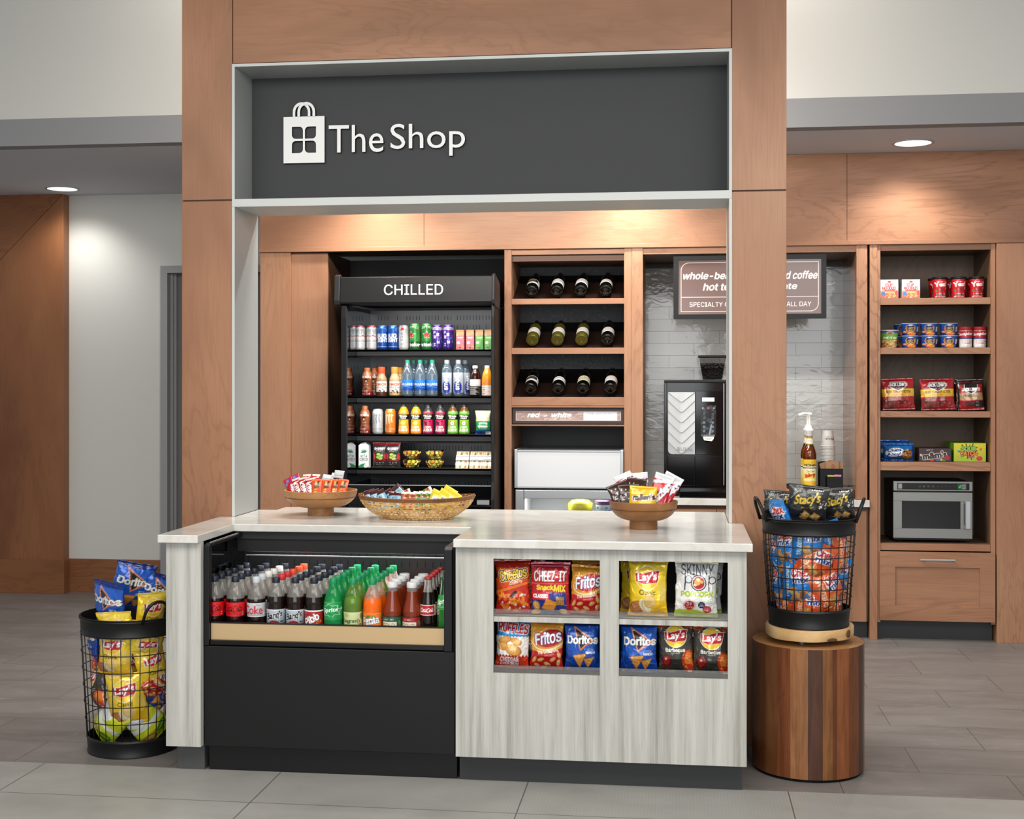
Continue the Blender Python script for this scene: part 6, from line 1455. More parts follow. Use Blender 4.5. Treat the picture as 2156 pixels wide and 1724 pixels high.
def d_fun(A):
    A.grad(0, 140, '#c3cf22', '#d8e03a'); A.rect(0, 60, 100, 76, '#e9eee0'); A.ell(30, 104, 34, 26, '#eef0ee', 10); A.ell(30, 104, 30, 22, '#d9dde0', 10)
    for y in range(92, 118, 5): A.line([(10, y), (50, y + 3)], .8, '#8a9096')
    A.ell(72, 32, 22, 14, '#4a8a2c', 20).text('onion rings', 70, 32, w=34, h=9, col='#f3e23a', bold=.6, rot=18); A.ell(28, 24, 22, 12, '#b8802f', -20).ell(28, 24, 14, 6, '#e2bb6a', -20)
def d_chex(A, bg, bg2, word):
    A.grad(0, 140, bg, bg2); A.rect(12, 0, 34, 140, bg2, .6); A.text(word, 22, 70, w=110, h=13, col='#d8ecfa' if bg < '#5' else '#f7d8b8', rot=90, bold=.7)
    A.ell(66, 92, 31, 25, '#f4f4f4', 10).text('Chex', 66, 104, w=56, h=26, col='#c4202c', bold=1.6, rot=6, out=[(1.6, '#f4f4f4')]); A.text('mix', 66, 80, w=46, h=19, col='#1d3a8c', bold=1.6, rot=6, out=[(1.6, '#f4f4f4')])
    A.speck(36, 4, 98, 48, 26, 5.5, ['#b9783a', '#e0b068', '#8a4f26', '#d89a4e', '#c98a42'], 5, 1.3); A.rect(0, 130, 100, 140, bg2)
def d_chexb(A): d_chex(A, '#1a6ec0', '#2f8ad8', 'TRADITIONAL')
def d_chexo(A): d_chex(A, '#d0481e', '#e2642c', 'CHEDDAR')
def d_stacy(A):
    A.grad(0, 100, '#232424', '#383838')
    for i in range(7): A.line([(8 + i * 2, 60 + i * 4), (26, 78 + i * 2.5), (44, 84 + i * 2)], .6, '#c9c9c4')
    A.text("Stacy's", 64, 62, w=84, h=34, col='#e6c34a', bold=1.0, rot=10, shear=.25, font=None); A.text('Pita Chips', 66, 40, w=40, h=8, col='#c9a83c', shear=.3, rot=8); A.rect(70, 86, 116, 94, '#0e0e0e')
    for i in range(6): A.poly([(72 + i * 7, 88), (76 + i * 7, 92), (78 + i * 7, 88)], '#e8e8e4')
    A.poly([(42, 6), (58, 32), (80, 20), (66, 0)], '#b98440').poly([(45, 8), (59, 29), (76, 19), (65, 3)], '#dfb368'); A.poly([(74, 10), (90, 30), (112, 18), (100, 2)], '#b98440').poly([(77, 11), (91, 27), (108, 18), (99, 5)], '#e2b86e'); A.speck(46, 4, 106, 28, 20, 1.6, ['#f0d49a', '#a8702e'], 4); A.speck(104, 40, 126, 64, 12, 2, ['#e9e9e4', '#9a9a96'], 7)
DES = {'cheetos': (d_cheetos, 100, 140, '#b8341c'), 'cheez': (d_cheez, 100, 140, '#9a1428'), 'fritos': (d_fritos, 100, 140, '#b8202a'), 'lays': (d_lays, 100, 140, '#e0b424'), 'bbq': (d_bbq, 100, 140, '#2c2a26'), 'ruff': (d_ruff, 100, 140, '#2a6aa8'),
       'dor': (d_dor, 100, 140, '#123a90'), 'pop': (d_pop, 100, 140, '#d8d8d4'), 'fun': (d_fun, 100, 140, '#bac42a'), 'chexb': (d_chexb, 100, 140, '#1a62b0'), 'chexo': (d_chexo, 100, 140, '#c0441e'), 'stacy': (d_stacy, 130, 100, '#252625')}
ART = {}
def art(k):
    if k not in ART:
        f, w, h, b = DES[k]; A = Art(w, h, b, 3.0); f(A); ART[k] = A.fin()
    return ART[k]
def chipbag(k, w, h, d, seed, label, grp, nu=88, nv=120, seal=True, name='chip_bag', cat='chip bag', **kw):
    """bag with its crimped top seal as a part; origin at bottom centre"""
    o = bag_mesh(name, w, h, d, art(k), A_FOIL, seed, nu, nv, DES[k][3], **kw)
    return tag(o, label, cat, grp)
# ---- bags on display in the snack cabinet
YD = YPN + 0.062
def disp(k, px, w, h, d, seed, label, z, rot=0.0, lean=-4, dy=0.0, yaw=0.0, **kw):
    o = chipbag(k, w, h, d, seed, label, 'chip bags in the snack cabinet', **kw)
    Yb = YD + dy; o.location = (X(px, Yb), Yb, z + 0.003 + w / 2 * abs(sin(radians(rot)))); o.rotation_euler = (radians(lean), radians(rot), radians(yaw)); return o
zU, zL = ZST, ZB1
disp('cheetos', 1081, .130, .198, .06, 1, 'orange and red cheese puff bag, upper left bay', zU, rot=-1.5, yaw=3, topin=-.25)
disp('cheez', 1159, .148, .192, .055, 2, 'dark red cheese cracker snack mix bag, upper left bay', zU, lean=-2)
disp('fritos', 1232, .122, .178, .06, 3, 'gold and red corn chip bag, upper left bay', zU, rot=3, yaw=-4)
disp('cheetos', 1112, .13, .185, .05, 4, 'orange cheese puff bag behind, between two front bags of the upper left bay', zU, dy=.085)
disp('fritos', 1246, .126, .2, .05, 5, 'gold corn chip bag behind the front one in the upper left bay', zU, dy=.085, rot=-4)
disp('lays', 1364, .146, .205, .062, 6, 'yellow potato chip bag at the front of the upper right bay', zU, rot=.5)
disp('lays', 1345, .14, .2, .05, 7, 'yellow potato chip bag behind the front yellow one', zU, dy=.09)
disp('pop', 1465, .158, .203, .06, 8, 'white and green popcorn bag at the front of the upper right bay', zU, rot=1)
disp('pop', 1474, .158, .203, .05, 9, 'white popcorn bag behind the front popcorn bag', zU, dy=.085, rot=3)
disp('ruff', 1077, .128, .178, .06, 10, 'blue and white ridged chip bag, lower left bay', zL, rot=2, lean=-3)
disp('fritos', 1150, .126, .178, .06, 11, 'gold and red corn chip bag, lower left bay', zL, rot=1)
disp('dor', 1226, .134, .178, .06, 12, 'blue tortilla chip bag, lower left bay', zL, rot=-1, yaw=-3)
disp('bbq', 1112, .12, .17, .05, 13, 'dark chip bag behind the ridged chips, lower left bay', zL, dy=.085)
disp('dor', 1345, .14, .18, .06, 14, 'blue tortilla chip bag, lower right bay', zL, rot=0)
disp('bbq', 1424, .132, .18, .06, 15, 'dark barbecue chip bag beside the blue bag, lower right bay', zL, rot=-1, dy=.01)
disp('bbq', 1497, .134, .174, .06, 16, 'dark barbecue chip bag at the right end of the lower right bay', zL, rot=1)
disp('bbq', 1462, .125, .172, .05, 17, 'dark chip bag in the back row of the lower right bay', zL, dy=.085)
# ---- wire bins
def wire_bin(cx, cy, z0, z1, rb, rt, bt, bb, label, handles, nv=30, nh=6):
    t = thing('wire_bin', label, 'bin', (cx, cy, z0))
    H = z1 - z0
    def r(z): return rb + (rt - rb) * (z - z0) / H
    c = (cx, cy, 0)
    MB().lathe([(r(z1 - bt) , z1 - bt), (r(z1 - bt) + .004, z1 - bt + .006), (r(z1 - bt) + .001, z1 - bt + .012), (r(z1) - .001, z1 - .016), (r(z1) + .004, z1 - .010), (r(z1) + .001, z1 - .006), (r(z1) + .004, z1 - .002), (r(z1) + .002, z1), (r(z1) - .003, z1), (r(z1 - bt) - .003, z1 - bt), (r(z1 - bt), z1 - bt)], 72, c, False).build('rim_band', M_BLK, t, smooth=50)
    MB().lathe([(0, z0 + .006), (rb - .004, z0 + .006), (rb - .004, z0), (rb + .003, z0), (rb + .004, z0 + .006), (rb + .001, z0 + .010), (r(z0 + bb) + .001, z0 + bb - .012), (r(z0 + bb) + .004, z0 + bb - .007), (r(z0 + bb) + .001, z0 + bb), (r(z0 + bb) - .003, z0 + bb), (rb - .003, z0 + .008), (0, z0 + .008)], 72, c, False).build('base_band', M_BLK, t, smooth=50)
    m = MB()
    for k in range(nv):
        a = 2 * pi * (k + .4) / nv; za, zb_ = z0 + bb - .01, z1 - bt + .01
        m.tube([(cx + r(za) * cos(a), cy + r(za) * sin(a), za), (cx + r(zb_) * cos(a), cy + r(zb_) * sin(a), zb_)], .0019, 6)
    for k in range(nh):
        z = z0 + bb + (z1 - bt - z0 - bb) * (k + 1) / (nh + 1); R_ = r(z) + .003
        m.tube([(cx + R_ * cos(2 * pi * q / 64), cy + R_ * sin(2 * pi * q / 64), z) for q in range(64)], .002, 6, True)
    m.build('wire_cage', M_WIRE, t, smooth=True)
    for a in handles:
        q = radians(a); R_ = rt - .002; tx, ty = -sin(q), cos(q); ox, oy = cos(q), sin(q)
        pts = []
        for i in range(15):
            u = -1 + 2 * i / 14; hh = .086 * sqrt(max(0, 1 - abs(u) ** 2.4)); w_ = .054 * u
            pts.append((cx + ox * (R_ + .03 * hh / .086) + tx * w_, cy + oy * (R_ + .03 * hh / .086) + ty * w_, z1 - .015 + hh))
        MB().tube(pts, .0062, 10).build('handle', M_BLK, t, smooth=True)
    return r
def bin_place(o, C, r, px, z, dR, roll=0.0, tilt=0.0, spin=0.0):
    """face outward just inside the cage where the sight line at px meets it"""
    cx, cy = C; R_ = r(z) - dR
    t = (px - CXP) / FOC; dx, dy = t * CY - SY, t * SY + CY; L = math.hypot(dx, dy); dx /= L; dy /= L
    b = dx * cx + dy * cy; c2 = cx * cx + cy * cy - R_ * R_; D = b * b - c2
    s_ = b - sqrt(max(D, 0)); x, y = s_ * dx, s_ * dy
    if D < 0 and R_ > .1: n = Vector((x - cx, y - cy)).normalized(); x, y = cx + n.x * R_, cy + n.y * R_
    o.location = (x, y, z)
    fac = math.atan2(y - cy, x - cx) + pi / 2 if R_ > .1 else math.atan2(-cy, -cx) + pi / 2
    o.rotation_mode = 'XYZ'
    M_ = Matrix.Rotation(fac + radians(spin), 4, 'Z') @ Matrix.Rotation(radians(tilt), 4, 'X') @ Matrix.Rotation(radians(roll), 4, 'Y')
    o.rotation_euler = M_.to_euler()
def binbag(k, w, h, d, seed, label, grp, bend=0.0, **kw):
    o = chipbag(k, w, h, d, seed, label, grp, nu=48, nv=64, **kw)
    for v in o.data.vertices:
        v.co.z -= h / 2
        if bend: v.co.y += v.co.x ** 2 / (2 * bend)
    return o
def zpx(py, C, R_=0.15):
    d_ = dep(C[0], C[1]) - R_ * .95; return EYE + (HOR - py) * d_ / FOC
LB = (-2.18, 5.066)
rl = wire_bin(LB[0], LB[1], 0.0, .545, .174, .206, .072, .068, 'large black wire bin of chip bags on the floor left of the counter', (-43, 137), 34, 5)
GL = 'chip bags in the floor bin'
def L(k, px, py, w, h, d, roll, label, dR=.045, tilt=0, seed=0, spin=0, bend=.17, zz=None):
    o = binbag(k, w, h, d, int(px + py) + seed, label, GL, bend); bin_place(o, LB, rl, px, zpx(py, LB) if zz is None else zz, dR, roll, tilt, spin)
L('dor', 232, 1276, .165, .19, .06, 6, 'blue tortilla chip bag with whole emblem showing, upright at the left of the floor bin', .09, 10, bend=0)
L('dor', 278, 1243, .16, .20, .06, 13, 'highest blue tortilla chip bag, sticking up at the back of the floor bin', .20, 16, bend=0)
L('dor', 332, 1262, .16, .17, .06, 20, 'blue tortilla chip bag behind the handle of the floor bin', .16, 20, bend=0)
L('lays', 246, 1328, .15, .16, .05, -4, 'yellow chip bag with only its top edge above the floor bin rim', .06, 14, bend=0)
L('lays', 316, 1296, .13, .17, .055, 3, 'yellow potato chip bag showing through the handle loop of the floor bin', .075, 8, bend=0)
L('lays', 240, 1373, .15, .175, .05, 3, 'yellow potato chip bag just below the rim band of the floor bin, tilted label')
L('lays', 312, 1345, .15, .13, .05, 190, 'upside-down yellow chip bag under the right of the rim band', .05, 0, 3)
L('dor', 186, 1358, .12, .15, .05, 2, 'blue tortilla chip bag at the upper left inside the wire cage', .05)
L('lays', 322, 1410, .14, .18, .05, -12, 'yellow chip bag half behind the counter side, middle of the cage', .055, 0, 5)
L('cheetos', 184, 1403, .10, .11, .05, -30, 'small red chip bag at the left edge of the wire cage', .06)
L('bbq', 206, 1455, .13, .165, .05, -9, 'black barbecue chip bag at the left inside the wire cage', .05)
L('lays', 267, 1471, .155, .20, .05, -6, 'large yellow potato chip bag facing front in the middle of the cage', .042)
L('fritos', 332, 1440, .12, .15, .05, 38, 'red and gold chip bag at the right inside the wire cage', .05)
L('dor', 333, 1475, .13, .12, .05, 60, 'blue chip bag on its side at the right inside the cage', .06)
L('fun', 228, 1524, .15, .175, .05, 42, 'lime yellow snack bag at the lower left of the cage, showing its back panel', .055)
L('fun', 310, 1524, .15, .17, .05, -38, 'lime yellow snack bag at the lower right of the cage', .055, 0, 2)
L('lays', 270, 1410, .14, .16, .05, 40, 'yellow chip bag wedged sideways behind the middle of the cage', .12)
L('lays', 262, 1520, .14, .16, .05, 90, 'yellow chip bag lying deep at the bottom of the floor bin', .14)
# stump, wood slice and the raised bin
SB = (.493, 5.125)
STZ = .49
edges = [(-90, '#6e3e22'), (-63, '#70401f'), (-48, '#7f512d'), (-33, '#844c2b'), (-17, '#a9744a'), (-1, '#563422'), (14.5, '#8f5f35'), (24, '#6b3c20'), (30, '#985b34'), (45, '#7a482a'), (62, '#4f3122'), (75, '#8f5f3a'), (90, '#7a4a2a'), (110, '#96683c'), (130, '#5f3a24'), (150, '#8a5630'), (170, '#a0703f'), (190, '#6b4226'), (210, '#90602f'), (230, '#7b4a28'), (250, '#5a3622'), (270, '#6e3e22')]
t = thing('wood_stump', 'round drum stump of mixed wood staves beside the snack cabinet', 'stump', (SB[0], SB[1], 0))
vs, fs, cs = [], [], []
view = math.atan2(-SB[1], -SB[0])       # direction towards the eye
seg, rows = 144, 24
rgw = random.Random(2)
for j in range(rows + 1):
    z = .012 + (STZ - .012) * j / rows
    for k in range(seg):
        q = -90 + 360 * k / seg; a = view + radians(q); R_ = .209
        vs.append((R_ * cos(a), R_ * sin(a), z))
def stave(q):
    q = (q + 90) % 360 - 90; c = edges[-1][1]
    for a, col in edges:
        if q >= a - 1e-6: c = col
    return hx(c)
V2, F2, C2 = [], [], []
for k in range(seg):
    c = np.array([lin1(q) for q in stave(-90 + 360 * (k + .5) / seg)])
    for j in range(rows):
        b = len(V2)
        for (kk, jj) in ((k, j), (k + 1, j), (k + 1, j + 1), (k, j + 1)): V2.append(vs[jj * seg + kk % seg]); C2.append(c)
        F2.append((b, b + 1, b + 2, b + 3))
n = NT('stave_wood'); a = n.n('ShaderNodeVertexColor', layer_name='art'); g1 = n.noise(n.pos((1, 1, .05), src='Object'), 55, 5, .65, .6); g2 = n.noise(n.pos((1, 1, .3), src='Object'), 14, 4, .6, 1.2)
n.set(col=n.mix(a.outputs[0], n.ramp(n.math('ADD', n.math('MULTIPLY', g1, .6), n.math('MULTIPLY', g2, .4)), [(.32, '#6b5a50'), (.5, '#c8c0b8'), (.68, '#ffffff')]), .75, 'MULTIPLY'), rough=.38, spec=.4)
o = mesh_art('staves', V2, F2, C2, n.m, t, False)
for p in o.data.polygons: p.use_smooth = True
MB().lathe([(0, STZ - .006), (.2, STZ - .006), (.2089, STZ - .001), (.206, STZ), (0, STZ)], 96, (SB[0], SB[1], 0), False).build('top_face', wood('stump_top', ['#7a5230', '#a5764a', '#b98b5c'], 'x', 2.4, .4), t, smooth=30)
MB().lathe([(0, 0), (.2, 0), (.2, .012), (.2, .014), (0, .014)], 64, (SB[0], SB[1], 0), False).build('base_ring', M_BLKD, t)
SLZ0, SLZ1 = .512, .553
SCX, SCY_ = X(1703, 5.1), 5.105
t = thing('wood_slice', 'pale wood slice stand with bark patches on top of the stump', 'stand', (SCX, SCY_, STZ))
pr = MB(); pts = []
rgs = random.Random(9)
for k in range(72):
    a = 2 * pi * k / 72; R_ = .162 + .005 * sin(2 * a + .5) + .004 * sin(3 * a + 1.2) + .0025 * sin(7 * a); pts.append((SCX + R_ * cos(a), SCY_ + R_ * sin(a)))
vsl = [(x, y, z) for z, k in ((SLZ0, .985), (SLZ0 + .006, 1), (SLZ1 - .006, 1), (SLZ1, .98)) for x, y in [(SCX + (p[0] - SCX) * k, SCY_ + (p[1] - SCY_) * k) for p in pts]]
fsl = [(i * 72 + k, i * 72 + (k + 1) % 72, (i + 1) * 72 + (k + 1) % 72, (i + 1) * 72 + k) for i in range(3) for k in range(72)] + [tuple(range(71, -1, -1)), tuple(3 * 72 + k for k in range(72))]
pr.add(vsl, fsl).build('disc', M_SLICE, t, smooth=40)
M_BARK = plain('bark', '#5a3722', .8)
for (px, w_, zz, hh) in ((1750, .02, SLZ0 + .008, .013), (1783, .012, SLZ0 + .022, .03)):
    a = view + math.asin(max(-1, min(1, (px - 1703) * .00182 / .163)))
    bm = bmesh.new(); bmesh.ops.create_icosphere(bm, subdivisions=3, radius=1)
    for v in bm.verts: v.co = Vector((v.co.x * .004, v.co.y * w_ * (1 + .3 * noise.noise(v.co * 2)), v.co.z * hh * .5 * (1 + .3 * noise.noise(v.co * 3 + Vector((4, 1, 0))))))
    bmesh.ops.rotate(bm, verts=bm.verts, matrix=Matrix.Rotation(a, 3, 'Z')); bmesh.ops.translate(bm, verts=bm.verts, vec=(.163 * cos(a), .163 * sin(a), zz - STZ))
    me = bpy.data.meshes.new('bark_patch'); bm.to_mesh(me); bm.free(); me.materials.append(M_BARK); o = bpy.data.objects.new('bark_patch', me); COL.objects.link(o); o.parent = t; shade(o)
for q in (-100, 20, 140):
    a = view + radians(q + 85); MB().lathe([(0, STZ + .0005), (.012, STZ + .0005), (.014, STZ + .006), (.014, SLZ0), (0, SLZ0)], 20, (SCX + .1 * cos(a), SCY_ + .1 * sin(a), 0), False).build('foot', M_STEEL, t, smooth=40)
RB = (SCX, SCY_)
rr_ = wire_bin(RB[0], RB[1], SLZ1 + .0005, .962, .147, .176, .062, .07, 'black wire bin of snack mix bags standing on the wood slice', (190, -8), 30, 6)
GR = 'snack bags in the raised bin'
def Rb(k, px, py, w, h, d, roll, label, dR=.04, tilt=0, seed=0, spin=0, bend=.15):
    o = binbag(k, w, h, d, int(px + py) + seed, label, GR, bend); bin_place(o, RB, rr_, px, zpx(py, RB, .13), dR, roll, tilt, spin)
Rb('stacy', 1700, 1060, .155, .135, .05, 7, 'large black pita chip bag with gold script, front and centre in the raised bin', .10, 12, bend=0)
Rb('stacy', 1640, 1066, .12, .10, .05, 4, 'black pita chip bag half hidden at the left of the raised bin', .13, 14, bend=0)
Rb('stacy', 1764, 1064, .125, .12, .05, -4, 'black pita chip bag with silvery top at the right of the raised bin', .11, 12, bend=0)
Rb('chexb', 1645, 1093, .13, .14, .05, -3, 'blue snack mix bag poking over the rim of the raised bin', .06, 20, bend=0)
Rb('chexb', 1702, 1138, .12, .14, .045, 3, 'blue snack mix bag with whole logo just below the rim band')
Rb('chexb', 1651, 1150, .10, .14, .045, -2, 'blue snack mix bag with sideways lettering, upper left of the cage', .045, 0, 4)
Rb('chexb', 1620, 1170, .09, .14, .045, 6, 'blue snack mix bag at the far left edge of the raised cage', .045, 0, 7)
Rb('chexb', 1750, 1128, .11, .11, .045, -8, 'blue snack mix bag under the rim band at the right', .06, 0, 2)
Rb('chexo', 1718, 1180, .135, .14, .045, 24, 'orange snack mix bag tilted in the middle of the raised cage', .04)
Rb('chexo', 1770, 1162, .12, .165, .045, -9, 'orange snack mix bag at the upper right edge of the cage', .042)
Rb('chexb', 1678, 1226, .125, .15, .045, 1, 'large blue snack mix bag facing front in the middle of the cage', .035)
Rb('chexb', 1630, 1240, .09, .16, .045, -6, 'blue snack mix bag at the lower left edge of the cage', .045, 0, 5)
Rb('chexo', 1744, 1240, .14, .145, .045, -24, 'orange snack mix bag tilted left in the lower right of the cage', .036)
Rb('chexo', 1704, 1272, .125, .12, .045, 10, 'orange snack mix bag at the bottom centre of the cage', .045)
Rb('chexo', 1652, 1276, .12, .11, .045, 195, 'upside-down orange snack mix bag at the bottom left of the cage', .05)
Rb('chexb', 1764, 1212, .09, .12, .045, 12, 'blue snack mix bag at the right edge of the cage', .07, 0, 3)
Rb('chexo', 1758, 1278, .125, .12, .045, -30, 'orange snack mix bag at the bottom right of the cage', .05, 0, 6)
Rb('chexb', 1668, 1190, .10, .13, .045, 60, 'blue snack mix bag lying sideways deep in the cage', .09, 0, 8)
# ================================================================ bowls and basket on the countertop
def bar(name, w, h, d, A, seed, label, cat, grp, C, off, lean=0, roll=0, yaw=0, mat=None, back='#777777', nu=26, nv=44, **kw):
    o = bag_mesh(name, w, h, d, A, mat or A_FOIL, seed, nu, nv, back, kw.pop('crump', .6), kw.pop('pinch', .03), .05, **kw)
    o.location = (C[0] + off[0] - .06 * tan(radians(max(-60, min(60, roll)))), C[1] + off[1] * .9, off[2] + (w / 2 * abs(sin(radians(roll)))))
    M_ = Matrix.Rotation(radians(yaw), 4, 'Z') @ Matrix.Rotation(radians(lean), 4, 'X') @ Matrix.Rotation(radians(roll), 4, 'Y')
    o.rotation_euler = M_.to_euler(); return tag(o, label, cat, grp)
def bowl(px, py_base, label, R_, H_, rf):
    x, y0 = FL(px, py_base, ZC); C = (x, y0 + rf)
    t = thing('wooden_bowl', label, 'bowl', (C[0], C[1], ZC))
    z = ZC + .0006; fh = H_ * .30
    MB().lathe([(0, z), (rf, z), (rf * 1.01, z + fh * .5), (rf * .99, z + fh)], 56, (C[0], C[1], 0), False).build('foot', M_PINE, t, smooth=50)
    P = [(0, fh)] + [(rf * .9 + (R_ - rf * .9) * sin(radians(q)) ** .9, fh + (H_ - fh) * (1 - cos(radians(q)))) for q in range(6, 91, 7)]
    Pi = [(r * .93, zz + .012) for r, zz in P if zz + .012 < H_ - .004][::-1]
    g = [(R_, H_), (R_ * .965, H_ + .001)] + Pi + [(0, fh + .014)]
    P2 = []
    for r, zz in P:
        P2.append((r, zz))
    MB().lathe([(r, z + zz) for r, zz in P2 + g], 72, (C[0], C[1], 0), False).build('bowl_body', M_PINE, t, smooth=50)
    zg = H_ * .72
    rgv = [q for q in P if q[1] > zg][0][0]
    MB().lathe([(rgv + .0008, z + zg - .0012), (rgv + .0016, z + zg), (rgv + .0012, z + zg + .0012)], 72, (C[0], C[1], 0), False).build('groove_line', plain('groove_dark', '#4a2c16', .6), t)
    return C, z + H_
s_ = SCL(668, 5.6)
CL, zl_ = bowl(668, 1086.5, 'turned wooden bowl of candy bars at the left of the counter', 75.5 * s_, .108, 27 * s_)
G1 = 'candy bars in the left bowl'
def a_kit():
    A = Art(40, 110, '#b3161f', 2.4); A.rect(0, 100, 40, 110, '#d8c9c4'); A.text('KitKat', 20, 52, w=82, h=24, col='#fff', rot=-72, bold=1.0, shear=.1); A.ell(20, 14, 16, 9, '#e8d9b8', 20).ell(20, 12, 14, 6, '#6f3a1f', 20); A.line([(4, 84), (36, 96)], 4, '#f0e8e2'); return A
def a_skit():
    A = Art(40, 110, '#b81822', 2.4); A.speck(2, 44, 38, 104, 10, 5, ['#6fb03a', '#f2c52a', '#e8782a', '#7a2f8a', '#3f8ad0'], 3, 1.1); A.text('Skittles', 20, 40, w=70, h=12, col='#fff', rot=80, bold=.6); return A
def a_rees():
    A = Art(42, 110, '#e2481a', 2.4); A.grad(0, 110, '#d9421a', '#ee5a22'); A.rect(12, 70, 32, 102, '#5a2c18'); A.rect(14, 84, 24, 100, '#d9ac5c'); A.text("Reese's", 14, 36, w=60, h=15, col='#f2c82a', rot=90, bold=1.0, out=[(.8, '#3a1a10')], font=None); A.text('STICKS', 32, 24, w=40, h=10, col='#3a1a10', rot=90, bold=.6); A.line([(38, 4), (40, 106)], 1.2, '#f4884a'); return A
def a_sil():
    A = Art(42, 110, '#9fa2a6', 2.4); A.rect(0, 80, 42, 110, '#c9cbce'); A.rect(0, 56, 42, 78, '#3a1a1c'); A.text("HERSHEY'S", 20, 67, w=36, h=9, col='#d8d8d8', bold=.4); A.line([(4, 90), (38, 90)], 1.4, '#7c7f84'); A.line([(4, 98), (38, 98)], 1.4, '#7c7f84'); return A
K1, K2, K3, K4 = a_kit(), a_skit(), a_rees(), a_sil()
zb = zl_ - .055
def lb(A, px, y, w, h, lean, roll, label, seed, yaw=0, dz=0, back='#a01820', name='candy_bar', grp=G1, cat='candy bar', C=None, zz=None, d=.014):
    C = C or CL; Yv = C[1] + y
    return bar(name, w, h, d, A, seed, label, cat, grp, C, (X(px, Yv) - C[0], y, (zb if zz is None else zz) + dz), lean, roll, yaw, back=back)
lb(K2, 609, -.03, .040, .12, -28, -32, 'red candy bar with coloured dots, leaning out at the left of the bowl', 1)
lb(K2, 622, .03, .040, .125, -34, -24, 'red candy bar with coloured dots, second in from the left of the bowl', 2, dz=.01)
lb(K1, 624, -.05, .036, .115, -26, -22, 'red and white wafer bar, leftmost of the wafer bars', 3)
lb(K1, 637, -.055, .036, .115, -22, -16, 'red and white wafer bar, middle of the front wafer bars', 4)
lb(K1, 650, -.06, .036, .11, -20, -10, 'red and white wafer bar touching the orange packs', 5)
lb(K1, 640, .02, .036, .125, -36, -6, 'red and white wafer bar in the back row', 6, dz=.012)
lb(K1, 655, .05, .036, .13, -40, 2, 'red wafer bar at the very back of the left bowl', 7, dz=.012)
lb(K3, 664, -.065, .046, .105, -14, -3, 'orange candy pack, leftmost of the four orange packs', 8, back='#c83c18')
lb(K3, 684, -.062, .046, .105, -15, 1, 'orange candy pack, second of the four orange packs', 9, back='#c83c18')
lb(K3, 702, -.05, .044, .104, -17, 4, 'orange candy pack, third of the four orange packs', 10, back='#c83c18')
lb(K3, 718, -.058, .046, .104, -14, 7, 'orange candy pack, rightmost of the four orange packs', 11, back='#c83c18')
lb(K4, 677, .03, .042, .125, -38, 8, 'silver chocolate bar behind the orange packs, left one', 12, back='#8c8f94', dz=.012)
lb(K4, 693, .04, .042, .128, -36, 14, 'silver chocolate bar behind the orange packs, middle one', 13, back='#8c8f94', dz=.012)
lb(K4, 706, .03, .044, .13, -26, 5, 'silver chocolate bar standing highest at the back right', 14, back='#8c8f94', dz=.014)
# ---- right bowl
s_ = SCL(1354, 5.3)
CR, zr_ = bowl(1354, 1115.5, 'turned wooden bowl of candy bags at the right of the counter', 70 * s_, .108, 28.5 * s_)
zb2 = zr_ - .06
G2 = 'candy bags in the right bowl'
def a_mm(bg, fg):
    A = Art(70, 90, bg, 2.4); A.text("m&m's", 38, 58, w=56, h=17, col=fg, bold=1.6, rot=5, out=[(1.2, '#f2efe8')], font=None); A.text('PEANUT' if bg > '#9' else 'MILK', 20, 74, w=18, h=5, col='#d8402c' if bg > '#9' else '#e8e4dc', bold=.3)
    A.ell(14, 10, 9, 5, '#c8342c' if bg > '#9' else '#2f5fb0', 10).ell(50, 8, 8, 5, '#d9362c', -10).ell(34, 6, 7, 4.5, '#3f8a3a'); A.ell(60, 36, 5, 3.4, '#e8b02a'); A.rect(0, 82, 70, 90, bg); return A
def a_twz():
    A = Art(60, 150, '#c41a26', 2.4); A.rect(0, 128, 60, 150, '#dfe3e6'); A.poly([(0, 120), (60, 134), (60, 124), (0, 108)], '#e9ecee'); A.text('Twizzlers', 32, 74, w=100, h=24, col='#f4f4f4', rot=66, bold=1.6, shear=.2, out=[(1.4, '#23306e')]); A.poly([(4, 6), (30, 4), (42, 44), (22, 40)], '#6a1216', .8); A.line([(50, 10), (56, 110)], 1.0, '#f0d0d0'); return A
B1, B2, B3 = a_mm('#3a211b', '#3a211b'), a_mm('#e9b416', '#4a2a16'), a_twz()
def rb_(A, px, y, w, h, lean, roll, label, seed, yaw=0, dz=0, back='#3a211b', d=.022): return lb(A, px, y, w, h, lean, roll, label, seed, yaw, dz, back, 'candy_bag', G2, 'candy bag', CR, zb2, d)
rb_(B1, 1309, -.035, .085, .125, -16, -24, 'brown candy bag leaning out at the left of the right bowl', 1)
rb_(B1, 1325, -.045, .085, .125, -14, -5, 'brown candy bag with cut-off logo beside the yellow one', 2)
rb_(B1, 1336, .0, .08, .14, -22, 6, 'brown candy bag peeking up behind the yellow one', 3, dz=.01)
rb_(B2, 1353, -.078, .108, .120, -9, 3, 'yellow candy bag at the front of the right bowl', 4, back='#cf9f14')
rb_(B3, 1330, .05, .075, .16, -34, -28, 'red and white licorice bag at the back left', 5, back='#b3202a', dz=.02)
rb_(B3, 1348, .045, .075, .165, -34, -6, 'red and white licorice bag at the back centre', 6, back='#b3202a', dz=.02)
rb_(B3, 1385, -.04, .078, .165, -16, 17, 'red licorice bag beside the yellow bag, wide lettering', 7, back='#b3202a')
rb_(B3, 1396, -.015, .078, .168, -18, 29, 'red licorice bag leaning out at the right of the bowl', 8, back='#b3202a')
